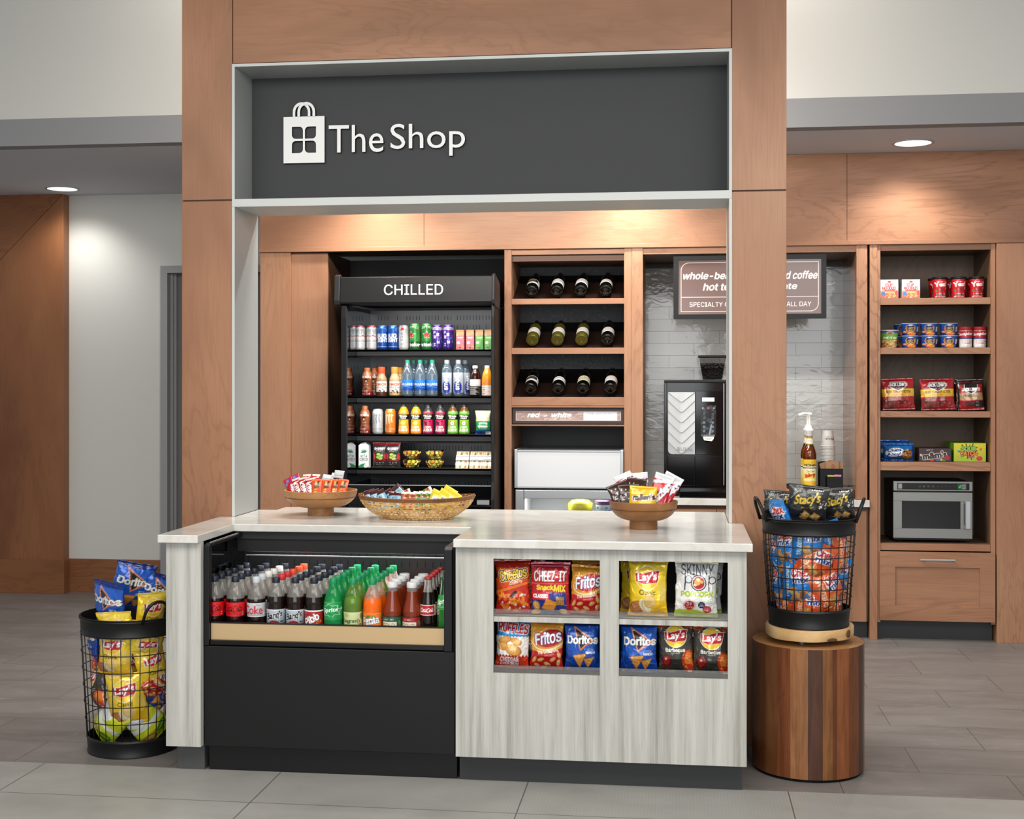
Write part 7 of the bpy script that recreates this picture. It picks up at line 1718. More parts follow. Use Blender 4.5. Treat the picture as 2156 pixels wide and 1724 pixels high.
# ---- woven basket
xb, yb0 = FL(876, 1097, ZC); sB = SCL(876, yb0 + .12)
BA, BB_, BH = 121 * sB, .135, .088
CBK = (X(878, yb0 + .11), yb0 + .105)
t = thing('woven_basket', 'oval woven bamboo basket of snack bars in the middle of the counter', 'basket', (CBK[0], CBK[1], ZC))
def bsurf(a, v, o=0.0):
    k = (.58 + .42 * sin(pi / 2 * min(1, v * 1.02)) ** .8) if v > 0 else .58
    lift = .012 * abs(cos(a)) ** 3
    e_ = 2.3
    ca, sa = cos(a), sin(a); q = (abs(ca) ** e_ + abs(sa) ** e_) ** (-1 / e_)
    return (CBK[0] + (BA * k + o) * ca * q, CBK[1] + (BB_ * k + o) * sa * q, ZC + .002 + v * BH + lift * v)
wv = MB()
NS = 54
for k in range(NS):
    a = 2 * pi * k / NS; da = .026
    for j in range(8):
        v0, v1 = j / 8, (j + 1) / 8; o0 = .0016 if (j + k) % 2 else -.0016; o1 = .0016 if (j + 1 + k) % 2 else -.0016
        wv.add([bsurf(a - da, v0, o0), bsurf(a + da, v0, o0), bsurf(a + da, v1, o1), bsurf(a - da, v1, o1)], [(0, 1, 2, 3)])
for j in range(7):
    v = (j + .5) / 7.6; dv = .034
    for k in range(NS * 2):
        a0, a1 = pi * k / NS, pi * (k + 1) / NS
        def oo(q): return .0022 * cos(NS / 2 * (q) + pi * j)
        wv.add([bsurf(a0, v - dv, oo(a0)), bsurf(a1, v - dv, oo(a1)), bsurf(a1, v + dv, oo(a1)), bsurf(a0, v + dv, oo(a0))], [(0, 1, 2, 3)])
n = NT('bamboo'); g1 = n.noise(n.pos((1, 1, 1), src='Object'), 26, 4, .6); n.set(col=n.ramp(g1, [(.3, '#9a6a34'), (.5, '#c9a062'), (.7, '#dcb97e')]), rough=.45)
wm = wv.build('weave', n.m, t); sm_ = wm.modifiers.new('thick', 'SOLIDIFY'); sm_.thickness = .0012
bs = MB(); bs.add([(CBK[0] + BA * .6 * cos(2 * pi * k / 40), CBK[1] + BB_ * .6 * sin(2 * pi * k / 40), ZC + .0015) for k in range(40)], [tuple(range(40))]); bs.build('floor_mat', n.m, t)
rm = MB()
for k in range(96):
    a0, a1 = 2 * pi * k / 96, 2 * pi * (k + 1) / 96
    q = [bsurf(a, v, o) for a in (a0, a1) for v, o in ((.86, .004), (1.02, .0055), (1.04, .001), (.88, -.002))]
    rm.add(q, [(0, 4, 5, 1), (1, 5, 6, 2), (2, 6, 7, 3), (3, 7, 4, 0)])
rim = rm.build('rim', wood('basket_rim', ['#5a3419', '#7a4c28', '#8d5c34'], 'x', 3, .5), t, smooth=40)
pn = MB()
for k in range(26):
    a = 2 * pi * k / 26; p_ = Vector(bsurf(a, .95, .0058)); pn.lathe([(0, -.0016), (.0014, -.0008), (.0014, .0008), (0, .0016)], 8, p_, False)
pn.build('pins', M_ALU, t)
G3 = 'snack bars in the woven basket'
def a_kind(bg, dk, word):
    A = Art(44, 110, bg, 2.2); A.rect(0, 84, 44, 110, dk); A.text(word, 16, 42, w=62, h=13, col=dk, rot=76, bold=1.0); A.text('BAR', 34, 36, w=24, h=8, col='#fff', rot=76, bold=.4); return A
def a_nut(bg, word):
    A = Art(44, 110, bg, 2.2); A.rect(0, 96, 44, 110, '#e9e4da'); A.speck(4, 56, 40, 92, 14, 5, ['#7a4322', '#a86a34', '#5a2f18', '#c98a4a'], 5, 1.2); A.text(word, 14, 32, w=46, h=12, col='#f0d22c', rot=84, bold=.9); A.text('bar', 32, 26, w=26, h=10, col='#fff', rot=84); return A
def a_yel():
    A = Art(60, 80, '#d8c21c', 2.2); A.grad(0, 80, '#c9b016', '#ead63c'); A.ell(30, 40, 20, 12, '#f3ecc0', 20).text('PLANTERS', 30, 40, w=36, h=9, col='#23409a', bold=.8, rot=20); A.speck(6, 4, 54, 24, 8, 3.5, ['#e8c98a', '#c99a4e'], 3); return A
N1, N2, N3, N4 = a_kind('#7fb8d8', '#4a1f22', 'CHOCO'), a_nut('#b8462e', 'nut'), a_nut('#2f7a34', 'trail'), a_yel()
zk = ZC + .038
def kb(A, px, y, w, h, lean, roll, label, seed, yaw=0, dz=0, back='#4a1f22', d=.016): return lb(A, px, y, w, h, lean, roll, label, seed, yaw, dz, back, 'snack_bar', G3, 'snack bar', CBK, zk, d)
for i, (px, y, r_, l) in enumerate(((776, -.055, -16, 'blue and maroon snack bar, leftmost in the basket'), (786, -.06, -20, 'blue and maroon snack bar, second from the basket left end'), (797, -.062, -26, 'blue and maroon snack bar, third from the basket left end'), (812, -.03, -34, 'blue and maroon snack bar, leaning flat behind the first three'), (824, .0, -46, 'maroon snack bar lying across the back left'), (826, -.066, -4, 'blue snack bar standing left of the red ones'), (836, -.07, 3, 'blue snack bar touching the red ones'), (842, .04, 44, 'blue snack bar with raised corner at the back centre'), (870, .06, 86, 'blue snack bar lying level at the back'))):
    kb(N1, px, y, .046, .084, -18 if i < 4 else -26, r_, l, 30 + i, dz=.02 if i in (4, 7, 8) else 0)
for i, (px, y, r_, l) in enumerate(((852, -.072, 4, 'red nut bar beside the blue bars'), (864, -.074, 5, 'red nut bar beside the green bars'), (880, .03, 70, 'red nut bar lying behind the green bars'))): kb(N2, px, y, .044, .078, -16, r_, l, 50 + i, back='#8a2f22', dz=.02 if i == 2 else 0)
for i, (px, y, r_, l) in enumerate(((877, -.074, 6, 'green nut bar, leftmost of the front green ones'), (889, -.072, 8, 'green nut bar, second of the front green ones'), (901, -.07, 10, 'green nut bar, third of the front green ones'), (913, -.064, 14, 'green nut bar touching the yellow packs'), (922, .05, 60, 'green nut bar raised at the back right'))): kb(N3, px, y, .044, .08 if i < 4 else .092, -18, r_, l, 60 + i, back='#1f5a28', dz=.014 if i == 4 else 0)
for i, (px, y, r_, l) in enumerate(((922, -.068, 26, 'yellow nut pack beside the green bars'), (939, -.064, 32, 'yellow nut pack, middle of the three in front'), (958, -.058, 36, 'yellow nut pack at the right end of the basket'), (945, -.01, 30, 'yellow nut pack standing behind the front three'))): kb(N4, px, y, .062, .078 if i < 3 else .09, -16, r_, l, 70 + i, back='#c4ae1c', d=.02)
# ================================================================ coffee bar accessories
YQ = 7.90; ztr = .798
a, b = X(1650, YQ), nx1 - .004
zt2 = Z(1031, 1790, YQ - .1)
t = thing('wooden_riser', 'orange-brown wooden riser on the coffee counter behind the raised bin', 'riser', ((a + b) / 2, YQ, ztr))
MB().box(a, b, YQ - .10, YQ + .26, ztr + .001, zt2).build('box', wood('riser_wood', ['#8a4f22', '#b36f35', '#c07f45'], 'x', 1.5, .4), t, bevel=.002)
gr = MB()
for k in range(8): gr.box(a + .02 + k * .012, a + .024 + k * .012, YQ - .08, YQ + .22, zt2, zt2 + .006)
gr.box(a + .015, a + .12, YQ - .085, YQ - .08, zt2, zt2 + .008).box(a + .015, a + .12, YQ + .22, YQ + .225, zt2, zt2 + .008); gr.build('drip_grid', M_BLKD, t)
SYR = [(0, 0), (.034, 0), (.0385, .006), (.0385, .165), (.0405, .178), (.0405, .19), (.037, .202), (.036, .215), (.022, .248), (.0165, .262), (.016, .31)]
def a_mon():
    A = Art(90, 150, '#e2bb2a', 2.2); A.grad(0, 50, '#e0a81c', '#ead24a'); A.rect(8, 30, 82, 112, '#eee2a8'); A.grad(40, 112, '#e8d060', '#f0e8c8'); A.text('Le Sirop de', 46, 132, w=40, h=8, col='#b8862a', shear=.3); A.text('MONIN', 46, 117, w=68, h=14, col='#3a2a1c', bold=1.0, font=None); A.rect(0, 98, 90, 106, '#1f2f6e'); A.text('GOURMET FLAVOUR', 45, 102, w=60, h=4, col='#d8b030'); A.text('Caramel', 46, 84, w=46, h=12, col='#3a7a9a', shear=.3, font=None); A.speck(22, 52, 70, 68, 16, 5, ['#c8501c', '#d8702c', '#a83a14'], 4, 1.4); A.text('NATURAL FLAVOR', 46, 30, w=40, h=4, col='#a07018'); A.text('25.4 FL OZ', 46, 20, w=34, h=4, col='#a07018'); return A
M_AMB = glassy('syrup_glass', (.95, .85, .7, 1), .3, .03)
NSY = NT('caramel_syrup'); NSY.set(col='#a8521a', rough=.1, trans=.35, sss=.2)
def syrup():
    t = bpy.data.objects.new('syrup_bottle', None); COL.objects.link(t)
    MB().lathe(smooth_prof(SYR), 40, cap=False).build('glass', M_AMB, t, smooth=50)
    MB().lathe([(0, .003)] + cutp(SYR, .004, .235, .0015) + [(0, .235)], 40, cap=False).build('syrup', NSY.m, t, smooth=50)
    cyl_art('label', [(.0392, .008), (.0392, .164)], a_mon(), A_GLOSS, t, 64, 2.7, rows=70)
    NL = Art(60, 40, '#e9e4d6', 2); NL.rect(0, 0, 60, 5, '#d8b030'); NL.rect(0, 33, 60, 40, '#d8b030'); NL.text('CARAMEL', 30, 20, w=34, h=7, col='#8a8a8a')
    cyl_art('neck_label', [(.022, .252), (.0172, .292)], NL, A_MATTE, t, 40, pi, rows=14)
    k = MB().lathe([(.0165, .298), (.020, .302), (.021, .325), (.026, .33), (.0255, .338), (.016, .345), (.012, .36), (.007, .366), (.007, .42), (.009, .423), (.009, .432), (0, .434)], 32, cap=False)
    k.tube([(.0, 0, .43), (-.03, -.004, .432), (-.062, -.008, .42)], .006, 10).tube([(.0, 0, .43), (.012, 0, .428)], .0085, 10); k.build('pump', M_WHT, t, smooth=50)
    return t
sy = syrup(); sy.location = (X(1704.5, YQ - .04), YQ - .04, zt2 + .0085); tag(sy, 'caramel syrup pump bottle with yellow label on the riser, front one', 'syrup bottle', 'syrup bottles')
dup(sy, (X(1700, YQ + .075), YQ + .075, zt2 + .0085), (0, 0, .3), 'syrup pump bottle standing behind the caramel one', 'syrup bottles')
# organizer with sleeves and sweeteners
YO = 7.90
oa, ob, oz0, oz1 = R(1722, 1768, 972, 1030, YO)
zo = zt2 + .001
t = thing('condiment_organizer', 'black plastic organizer holding cups and sleeves on the riser', 'organizer', ((oa + ob) / 2, YO, zo))
xa, xb2 = X(1722, YO), X(1770, YO); xf0, xf1 = X(1727, YO - .06), X(1775, YO - .06)
MB().box(xa, xb2, YO - .0, YO + .12, zo, zo + .155).build('cup_tower', M_BLKG, t, bevel=.002)
zm = zo + .118
m = MB().box(xf0, xf1, YO - .06, YO - .056, zo + .006, zm).box(xf0, xf0 + .004, YO - .056, YO - .001, zo + .006, zm).box(xf1 - .004, xf1, YO - .056, YO - .001, zo + .006, zm).box(xf0, xf1, YO - .06, YO - .001, zo, zo + .006)
m.build('sleeve_pocket', M_BLKG, t, bevel=.001)
zs2 = zo + .075; yq0, yq1 = YO - .105, YO - .061
xs0, xs1 = X(1741, YO - .1), X(1774, YO - .1)
MB().box(xs0, xs1, yq0, yq0 + .003, zo, zs2).box(xs0, xs0 + .003, yq0 + .003, yq1, zo, zs2).box(xs1 - .003, xs1, yq0 + .003, yq1, zo, zs2).box(xs0 - .004, xs1 + .006, yq0 - .012, yq1, zo - .0, zo + .004).build('packet_pocket', M_BLKG, t, bevel=.001)
SLV = Art(70, 44, '#a37b56', 2); SLV.ell(38, 22, 9, 10, '#8a3a34').ell(38, 22, 6, 7, '#a37b56'); SLV.text('H', 38, 22, h=8, col='#8a3a34', bold=.5)
for i, (dx, r_, l) in enumerate(((-.022, -20, 'brown cardboard cup sleeve tilted left in the organizer'), (.028, 14, 'brown cardboard cup sleeve tilted right in the organizer'), (.006, -2, 'brown cardboard cup sleeve upright in front of the other two'))):
    o = flat_art('cup_sleeve', .075, .06, SLV, A_MATTE, 40, 26, .002, None, (-.0375, 0, -.03)); o.location = ((xf0 + xf1) / 2 + dx, YO - .02 - i * .011, zo + .128); o.rotation_euler = (0, radians(r_), 0); tag(o, l, 'cup sleeve', 'cup sleeves in the organizer')
for i, (c, l) in enumerate((('#d8c84a', 'yellow sweetener packets in the organizer pocket'), ('#d890b0', 'pink sweetener packets in the organizer pocket'))):
    x0 = xs0 + .006 + i * (xs1 - xs0 - .012) * .5; o = MB().box(x0, x0 + (xs1 - xs0) * .42, yq0 + .01, yq1 - .01, zo + .02, zs2 + .006 + .003 * i).build('sweetener_packets', plain('packet%d' % i, c, .6), None); tag(o, l, 'sweetener packets')
# inverted cup stack
CPN = [(.0295, 0), (.0405, .094)]
zc0 = zo + .1555; xc = X(1743, YO + .055); yc = YO + .055
MC = plain('cup_white', '#dcdad6', .5)
A = Art(80, 94, '#dcdad6', 2.2); A.text('Hilton', 46, 44, w=40, h=13, col='#4a4a55', rot=180, bold=.5, font=None); A.text('HOTELS & RESORTS', 42, 58, w=44, h=5, col='#7a7a80', rot=180); A.rect(66, 38, 74, 50, '#a8404a'); A.rect(4, 70, 8, 90, '#555'); A.rect(74, 72, 77, 90, '#555')
NC = 11; pit = .0086
def cup(top):
    if top: o = cyl_art('paper_cup', [(.0405, 0), (.0295, .094)], A, A_MATTE, None, 56, pi, rows=46)
    else: o = MB().lathe([(.0405, 0), (.0385, .017)], 48, cap=False).build('paper_cup', MC, None, smooth=True)
    r = bpy.data.objects.new('paper_cup', None); COL.objects.link(r); o.parent = r; o.name = 'cup_wall'
    MB().lathe([(.0405, -.0005), (.0428, .0), (.0433, .002), (.0428, .004), (.0405, .0042)], 48, cap=False).build('rolled_rim', MC, r, smooth=True)
    if top: MB().lathe([(.0293, .0935), (.0, .0925)], 40, cap=False).build('cup_base', MC, r)
    return r
pc = cup(False)
ords = ['lowest', 'second from the bottom', 'third from the bottom', 'fourth from the bottom', 'fifth from the bottom', 'sixth from the bottom', 'sixth from the top', 'fifth from the top', 'fourth from the top', 'third from the top', 'second from the top']
for k in range(NC - 1):
    l = f'upside-down white paper cup, {ords[k]} of the stack on the organizer'
    if k == 0: pc.location = (xc, yc, zc0 + .001); tag(pc, l, 'paper cup', 'paper cups in the stack')
    else: dup(pc, (xc, yc, zc0 + .001 + k * pit), None, l)
c_ = cup(True); c_.location = (xc, yc, zc0 + .001 + (NC - 1) * pit); tag(c_, 'whole upside-down white paper cup on top of the stack, showing its print', 'paper cup', 'paper cups in the stack')
# ================================================================ pantry shelves
YG_ = 7.80
def pz(i): return PZ[i] + .0008
# noodle boxes
A = Art(76, 84, '#e4e6e4', 2.6); A.rect(0, 0, 76, 34, '#d8664a'); A.grad(0, 36, '#c94a34', '#e89a7a'); A.ell(38, 18, 30, 13, '#f0d8b0').ell(38, 18, 28, 11, '#d8a850'); A.speck(14, 8, 62, 28, 26, 3, ['#e8c470', '#b8762c', '#c8502c', '#f0dc9a'], 4, 1.8); A.ell(12, 22, 9, 9, '#2f78c0'); A.ell(38, 74, 8, 4, '#c0202c')
A.text('CUP', 36, 60, w=30, h=13, col='#c0202c', bold=.8, out=[(.8, '#f4f2ee')], font=None); A.text('NOODLES', 37, 46, w=58, h=13, col='#c0202c', bold=.8, out=[(.8, '#f4f2ee')], font=None); A.rect(14, 34, 62, 38, '#c94a34'); A.ell(68, 26, 6, 12, '#d8402c')
NB = A
w_ = 37 * SCL(1870, YG_); h_ = 40.5 * SCL(1870, YG_)
def nbox(px, Yv, l):
    t = thing('noodle_box', l, 'noodle box', (X(px, Yv), Yv, pz(0)), 'noodle boxes on the top pantry shelf')
    MB().prism([(-w_ / 2, 0), (w_ / 2, 0), (w_ / 2 * .985, h_), (-w_ / 2 * .985, h_)], .001, .085).build('carton', plain('box_white', '#d9dcd8', .5), None).parent = t
    flat_art('front_print', w_ * .985, h_ * .995, NB, A_GLOSS, 48, 52, .001, t, (-w_ / 2 * .985, 0, 0))
nbox(1872.5, YG_, 'white and red noodle cup box at the left end of the top pantry shelf'); nbox(1918, YG_, 'white and red noodle cup box nearer the red soup cups'); 
# red soup cups
CHI = [(0, 0), (.033, 0), (.0355, .004), (.0355, .05), (.0375, .075), (.040, .1), (.0405, .112)]
A = Art(90, 110, '#c41620', 2.4); A.text('Well', 44, 94, w=30, h=9, col='#fff', rot=6, font=None); A.text('Yes!', 46, 80, w=56, h=24, col='#fff', bold=1.4, rot=5, font=None); A.ell(46, 48, 16, 13, '#8a1420').ell(40, 52, 5, 6, '#d85060'); A.ell(24, 44, 6, 5, '#3f7a34'); A.rect(22, 20, 72, 30, '#2a1214'); A.text('ROASTED RED PEPPER', 47, 25, w=44, h=4, col='#fff'); A.text('SIPPING SOUP', 46, 11, w=54, h=7, col='#f0d8d8', bold=.3); A.ell(76, 58, 4, 7, '#f0e8e0')
def chili():
    t = bpy.data.objects.new('soup_cup', None); COL.objects.link(t); cyl_art('cup_body', CHI[1:], A, A_GLOSS, t, 64, pi, rows=54); MB().lathe([(.041, .11), (.0425, .112), (.0425, .122), (.039, .124), (0, .124)], 40, cap=False).build('lid', plain('lid_black', '#141414', .35), t, smooth=40); return t
ch = chili(); s_ = 1.0
for i, (px, dy, l) in enumerate(((1978, 0, 'red soup cup with black lid, left one in front'), (2018, 0, 'red soup cup with black lid, middle one in front'), (2056.5, 0, 'red soup cup with black lid, right one in front'), (1969, .10, 'red soup cup behind the left one'), (2006, .10, 'red soup cup behind the middle one'), (2048, .10, 'red soup cup behind the right one'))):
    Yv = YG_ + .03 + dy
    if i == 0: ch.location = (X(px, Yv), Yv, pz(0)); tag(ch, l, 'soup cup', 'red soup cups on the top pantry shelf')
    else: dup(ch, (X(px, Yv), Yv, pz(0)), (0, 0, random.uniform(-.1, .1)), l)
# pad thai cup
A2 = Art(90, 100, '#d8b47a', 2.2); A2.rect(0, 84, 90, 100, '#4a6aa0'); A2.rect(0, 44, 90, 84, '#6fae3a'); A2.text('PAD THAI', 46, 58, w=48, h=11, col='#f2f6e8', bold=.5); A2.ell(44, 86, 12, 9, '#c8b8b0').ell(44, 84, 8, 7, '#a8504a'); A2.speck(2, 0, 88, 44, 60, 3.2, ['#c8863a', '#e8c890', '#b0502c', '#f0e0b8', '#6f8a3a'], 3, 2)
t = thing('noodle_cup', 'tall noodle cup with green band at the left end of the second shelf', 'noodle cup', (X(1873.5, YG_), YG_ + .03, pz(1))); cyl_art('cup_body', [(.041, 0), (.054, .1)], A2, A_MATTE, t, 56, pi, rows=50); MB().lathe([(.054, .099), (.0565, .1), (.0565, .103), (.053, .104), (0, .104)], 40, cap=False).build('lid', M_WHT, None, smooth=40).parent = t
# blue macaroni cups
A3 = Art(100, 70, '#164aa0', 2.4); A3.grad(0, 70, '#0f3880', '#1c56b4'); A3.ell(48, 42, 20, 24, '#e8a82a').ell(48, 44, 17, 20, '#1a2f6a'); A3.text('MACARONI', 48, 48, w=30, h=6, col='#f2c83a', bold=.4); A3.text('& CHEESE', 48, 40, w=30, h=6, col='#f2c83a', bold=.4); A3.ell(48, 62, 9, 4, '#e8e6ea'); A3.poly([(38, 34), (48, 24), (58, 34), (54, 34), (48, 29), (42, 34)], '#f2d24a'); A3.ell(52, 13, 20, 11, '#d86a1c').speck(36, 4, 68, 22, 12, 3, ['#f09a3a', '#e8781c', '#f8b860'], 3); A3.rect(12, 16, 34, 28, '#d86a1c'); A3.text('ORIGINAL', 23, 22, w=18, h=5, col='#fff'); A3.rect(78, 24, 90, 52, '#e2e4e6')
def mac():
    t = bpy.data.objects.new('macaroni_cup', None); COL.objects.link(t); cyl_art('cup_body', [(.042, 0), (.0505, .0675)], A3, A_GLOSS, t, 64, pi, rows=44); MB().lathe([(.0505, .067), (.053, .0675), (.053, .070), (.050, .071), (0, .071)], 40, cap=False).build('foil_lid', plain('foil_white', '#dadada', .4), t, smooth=40); return t
mc = mac()
for i, (px, lv, dy, l) in enumerate(((1915.5, 0, 0, 'blue macaroni cup, bottom row beside the green-band noodle cup'), (1956, 0, 0, 'blue macaroni cup, bottom row middle'), (1997, 0, 0, 'blue macaroni cup, bottom row beside the soup cans'), (1915.5, 1, 0, 'blue macaroni cup, top row above the left one'), (1956, 1, 0, 'blue macaroni cup, top row middle'), (1997, 1, 0, 'blue macaroni cup, top row beside the soup cans'), (1900, 0, .11, 'blue macaroni cup behind the green-band noodle cup, lower'), (1900, 1, .11, 'blue macaroni cup behind the front stack at the left, upper'))):
    Yv = YG_ + .04 + dy; zz = pz(1) + lv * .0715
    if i == 0: mc.location = (X(px, Yv), Yv, zz); tag(mc, l, 'macaroni cup', 'blue macaroni cups on the second pantry shelf')
    else: dup(mc, (X(px, Yv), Yv, zz), (0, 0, random.uniform(-.08, .08)), l)
A4 = Art(80, 110, '#e6e4e2', 2.4); A4.rect(0, 60, 80, 110, '#b81c26'); A4.rect(0, 52, 80, 60, '#23408a'); A4.text("Campbell's", 40, 82, w=84, h=22, col='#fff', bold=.8, shear=.25, font=None, rot=4); A4.text('CHICKEN', 42, 38, w=44, h=8, col='#b8303a', bold=.4); A4.text('NOODLE', 42, 27, w=44, h=8, col='#b8303a', bold=.4); A4.text('SOUP ON THE GO', 42, 12, w=34, h=4, col='#555'); A4.line([(0, 101), (80, 101)], 1.6, '#e8d8d8')
def soup():
    t = bpy.data.objects.new('soup_can', None); COL.objects.link(t); cyl_art('can_body', [(.033, 0), (.0355, .006), (.0355, .04), (.0375, .06), (.0375, .105)], A4, A_GLOSS, t, 60, pi, rows=52); MB().lathe([(.0378, .103), (.0385, .105), (.0385, .119), (.036, .121), (0, .121)], 40, cap=False).build('lid', plain('lid_red', '#b01c28', .4), t, smooth=40); return t
sp_ = soup(); sp_.location = (X(2032.5, YG_ + .03), YG_ + .03, pz(1)); tag(sp_, 'red and white soup can beside the blue macaroni cups', 'soup can', 'soup cans'); dup(sp_, (X(2062.5, YG_ + .03), YG_ + .03, pz(1)), None, 'red and white soup can at the right end of the second shelf')
# jerky bags
def d_jerk(A):
    A.rect(0, 0, 100, 100, '#a8161e'); A.grad(0, 100, '#9a141c', '#b81c24'); A.rect(4, 42, 96, 66, '#ecc22a'); A.grad(42, 66, '#e8a82a', '#f0d030'); A.text('BEEF TENDER BITES', 50, 57, w=76, h=8, col='#4a1a14', bold=.5); A.text('TERIYAKI', 50, 48, w=34, h=4, col='#b8541c')
    A.poly([(26, 88), (74, 88), (74, 70), (50, 58), (26, 70)], '#f2ecea').poly([(28, 86), (72, 86), (72, 71), (50, 60.5), (28, 71)], '#2a1216'); A.text("JACK LINK'S", 50, 79, w=58, h=10, col='#fff', bold=.9, out=[(.7, '#2a1216')]); A.line([(44, 70), (50, 65), (56, 70)], 1.3, '#c8303a'); A.rect(24, 36, 76, 41, '#1a1012'); A.text('100 CALORIES  12g PROTEIN', 50, 38.5, w=46, h=2.8, col='#fff')
    A.speck(8, 6, 92, 32, 18, 5, ['#5a1c1a', '#6f2a24', '#4a1614', '#7a3a30'], 5, 1.3); A.speck(8, 6, 92, 32, 14, 1.6, ['#a86a60'], 8); A.rect(0, 94, 100, 100, '#8a1018')
def d_jerk2(A):
    A.rect(0, 0, 80, 100, '#1c1a1b'); A.rect(6, 0, 76, 82, '#a81a22'); A.rect(6, 32, 76, 55, '#a8875a'); A.poly([(20, 82), (62, 82), (62, 62), (41, 50), (20, 62)], '#e8e0dc').poly([(22, 82), (60, 82), (60, 63), (41, 52.5), (22, 63)], '#241416'); A.text("JACK LINK'S", 41, 66, w=54, h=9, col='#fff', bold=.8, out=[(.6, '#241416')]); A.text('ORIGINAL', 42, 45, w=40, h=7, col='#2a1810', bold=.5); A.ell(38, 20, 20, 9, '#5a2a26'); A.rect(50, 8, 80, 30, '#141214'); A.text('12g', 58, 25, w=9, h=5, col='#fff', bold=.3); A.text('100', 58, 15, w=10, h=5, col='#fff', bold=.3); A.rect(50, 4, 80, 8, '#c8303a'); A.rect(8, 88, 36, 93, '#7a1a20'); A.rect(46, 88, 72, 93, '#7a1a20')
DES['jerk'] = (d_jerk, 100, 100, '#8c141c'); DES['jerk2'] = (d_jerk2, 80, 100, '#1a1819')
for k, px, w, h, rot, l, yw, dy in (('jerk', 1893, .185, .185, 2, 'red and yellow beef snack pouch at the left end of the third shelf', 0, 0), ('jerk', 1976, .19, .182, 2, 'red and yellow beef snack pouch in the middle of the third shelf', 0, 0), ('jerk2', 2046, .145, .18, 2, 'black and red beef jerky pouch at the right of the third shelf', -4, 0), ('jerk2', 2037, .14, .182, 1, 'black jerky pouch behind the front jerky pouch', 0, .05)):
    o = chipbag(k, w, h, .035, int(px), l, 'jerky pouches on the third pantry shelf', 64, 64, name='jerky_pouch', cat='jerky pouch', crump=.8, pinch=.02)
    o.location = (X(px, YG_ + dy), YG_ + .01 + dy, pz(2) + .005); o.rotation_euler = (radians(-6), radians(-rot), radians(yw))
# cookies, candy box, sour box
A5 = Art(100, 66, '#1f70c8', 2.4); A5.grad(0, 66, '#1a5fb4', '#2f86d8'); A5.ell(34, 33, 30, 17, '#f2f4f6', 8).text('Chips', 32, 40, w=44, h=14, col='#1d3f8c', bold=1.0, rot=6, font=None); A5.text('Ahoy!', 32, 25, w=44, h=14, col='#1d3f8c', bold=1.0, rot=6, font=None); A5.ell(76, 26, 19, 20, '#8a5226').ell(75, 27, 17, 18, '#c98f4c'); A5.speck(62, 12, 90, 42, 12, 2.6, ['#3a2014', '#5a3018'], 3, 1.1); A5.rect(92, 0, 100, 66, '#1a5cb0'); A5.rect(0, 58, 100, 66, '#1756a8'); A5.poly([(2, 58), (10, 62), (6, 52)], '#c8303a')
for i, (px, dy, l) in enumerate(((1892, 0, 'blue cookie pack at the front of the fourth shelf'), (1882, .11, 'blue cookie pack behind the front one on the fourth shelf'))):
    Yv = YG_ + .03 + dy
    o = bag_mesh('cookie_pack', .172, .1 + dy * .15, .09, A5, A_FOIL, 21 + i, 56, 44, '#1756a8', .7, .02, .07); o.location = (X(px, Yv), Yv, pz(3) + .001); tag(o, l, 'cookie pack', 'cookie packs')
A6 = Art(120, 50, '#3a2019', 2.6); A6.text("m&m's", 58, 24, w=86, h=24, col='#3a2019', bold=2.0, rot=7, out=[(1.6, '#efe8e2')], font=None); A6.ell(104, 14, 10, 9, '#a8202a'); A6.ell(70, 5, 8, 4, '#2f6ab8').ell(84, 6, 7, 4, '#e0b02a').ell(48, 4, 8, 4, '#c8302a').ell(92, 4, 7, 4, '#4a8a3a'); A6.ell(7, 24, 4, 5, '#cfc6c2'); A6.text('MILK CHOCOLATE', 40, 44, w=26, h=4, col='#e8dcd6', rot=4); A6.rect(3, 6, 13, 14, '#5a3a32')
def boxed(name, px, w, h, d, A, side, l, cat, zz, nu, nv, yaw=0.0, tp=None):
    t = thing(name, l, cat, (X(px, YG_), YG_, zz)); t.rotation_euler = (0, 0, radians(yaw))
    MB().box(-w / 2, w / 2, .001, d, 0, h).build('carton', side, None, bevel=.001).parent = t
    flat_art('front_print', w, h - .0005, A, A_GLOSS, nu, nv, .001, t, (-w / 2, 0, .0002)); return t
boxed('candy_box', 1969, 66 * SCL(1969, YG_), 27.5 * SCL(1969, YG_), .14, A6, plain('box_brown', '#33201b', .5), 'brown candy box in the middle of the fourth shelf', 'candy box', pz(3), 100, 44)
A7 = Art(100, 60, '#d9d420', 2.6); A7.grad(0, 60, '#a8c828', '#ead91e')
for i in range(14): q = radians(i * 25.7 + 5); A7.line([(46 + 14 * cos(q), 34 + 10 * sin(q)), (46 + (26 + 5 * (i % 2)) * cos(q), 34 + (20 + 4 * (i % 3)) * sin(q))], 3.2, '#17140f')
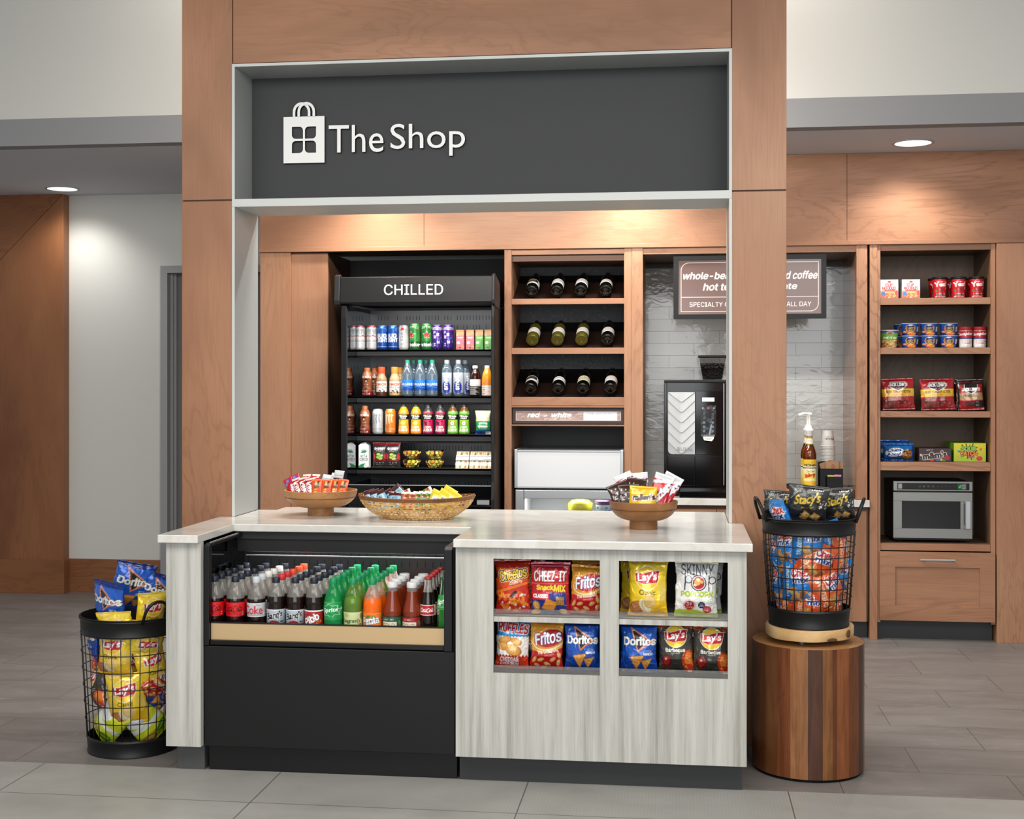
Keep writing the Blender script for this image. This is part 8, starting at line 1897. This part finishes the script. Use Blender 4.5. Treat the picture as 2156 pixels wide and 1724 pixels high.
A7.ell(46, 33, 24, 15, '#17140f'); A7.text('SOUR', 46, 42, w=44, h=14, col='#8fd03a', bold=1.2, out=[(1, '#17140f')]); A7.text('PATCH', 47, 27, w=50, h=14, col='#f08a2a', bold=1.2, out=[(1, '#17140f')]); A7.text('CANDY', 54, 15, w=20, h=6, col='#e0508a', bold=.5, out=[(.7, '#17140f')]); A7.ell(14, 34, 4, 3, '#3f9ad0', 30).ell(24, 16, 3, 4, '#5fb03a').ell(84, 40, 5, 4, '#e8642a', 40).ell(12, 16, 4, 3, '#f09a3a'); A7.ell(80, 10, 10, 8, '#d8303a')
boxed('sour_candy_box', 2042, 65 * SCL(2042, YG_), 39 * SCL(2042, YG_), .26, A7, plain('box_green', '#6aa52a', .45), 'yellow and green sour candy box at the right of the fourth shelf', 'candy box', pz(3), 90, 56)
# ================================================================ light
w = bpy.data.worlds.new('lobby_light'); SC.world = w; w.use_nodes = True
bg = w.node_tree.nodes['Background']; bg.inputs[0].default_value = (0.93, 0.96, 1.0, 1); bg.inputs[1].default_value = 0.5
def area(name, loc, rot, sx_, sy_, power, col=(1, 0.95, 0.88), spread=180):
    ld = bpy.data.lights.new(name, 'AREA'); ld.shape = 'RECTANGLE'; ld.size = sx_; ld.size_y = sy_; ld.energy = power; ld.color = col; ld.spread = radians(spread)
    o = bpy.data.objects.new(name, ld); COL.objects.link(o); o.location = loc; o.rotation_euler = rot; return o
area('lobby_ceiling_lamp', (-1.6, 2.6, 3.1), (radians(12), 0, 0), 3.2, 1.6, 105)
area('lobby_ceiling_lamp', (1.6, 2.6, 3.1), (radians(12), 0, 0), 2.4, 1.6, 80)
area('shop_back_fill', (-0.85, 6.15, 2.78), (radians(38), 0, 0), 1.9, 0.12, 66, (1, .96, .9))  # added fill hidden behind the sign board, brightens the back cabinets
area('shop_ceiling_lamp', (-0.9, 6.4, 4.2), (0, 0, 0), 3.0, 0.6, 90)
area('lobby_front_fill', (0.3, -4.0, 2.6), (radians(86), 0, 0), 7.0, 3.2, 320, (0.95, 0.98, 1.0))  # added soft frontal fill behind the camera, not an actual window
SC.view_settings.view_transform = 'Standard'; SC.view_settings.look = 'None'
SC.view_settings.exposure = -0.2; SC.view_settings.gamma = 1.0; SC.view_settings.use_curve_mapping = False
SC.cycles.max_bounces = 7; SC.cycles.diffuse_bounces = 3; SC.cycles.glossy_bounces = 3; SC.cycles.transparent_max_bounces = 24
SC.cycles.transmission_bounces = 4; SC.cycles.use_denoising = True; SC.cycles.caustics_reflective = False; SC.cycles.caustics_refractive = False
SC.cycles.sample_clamp_indirect = 4.0
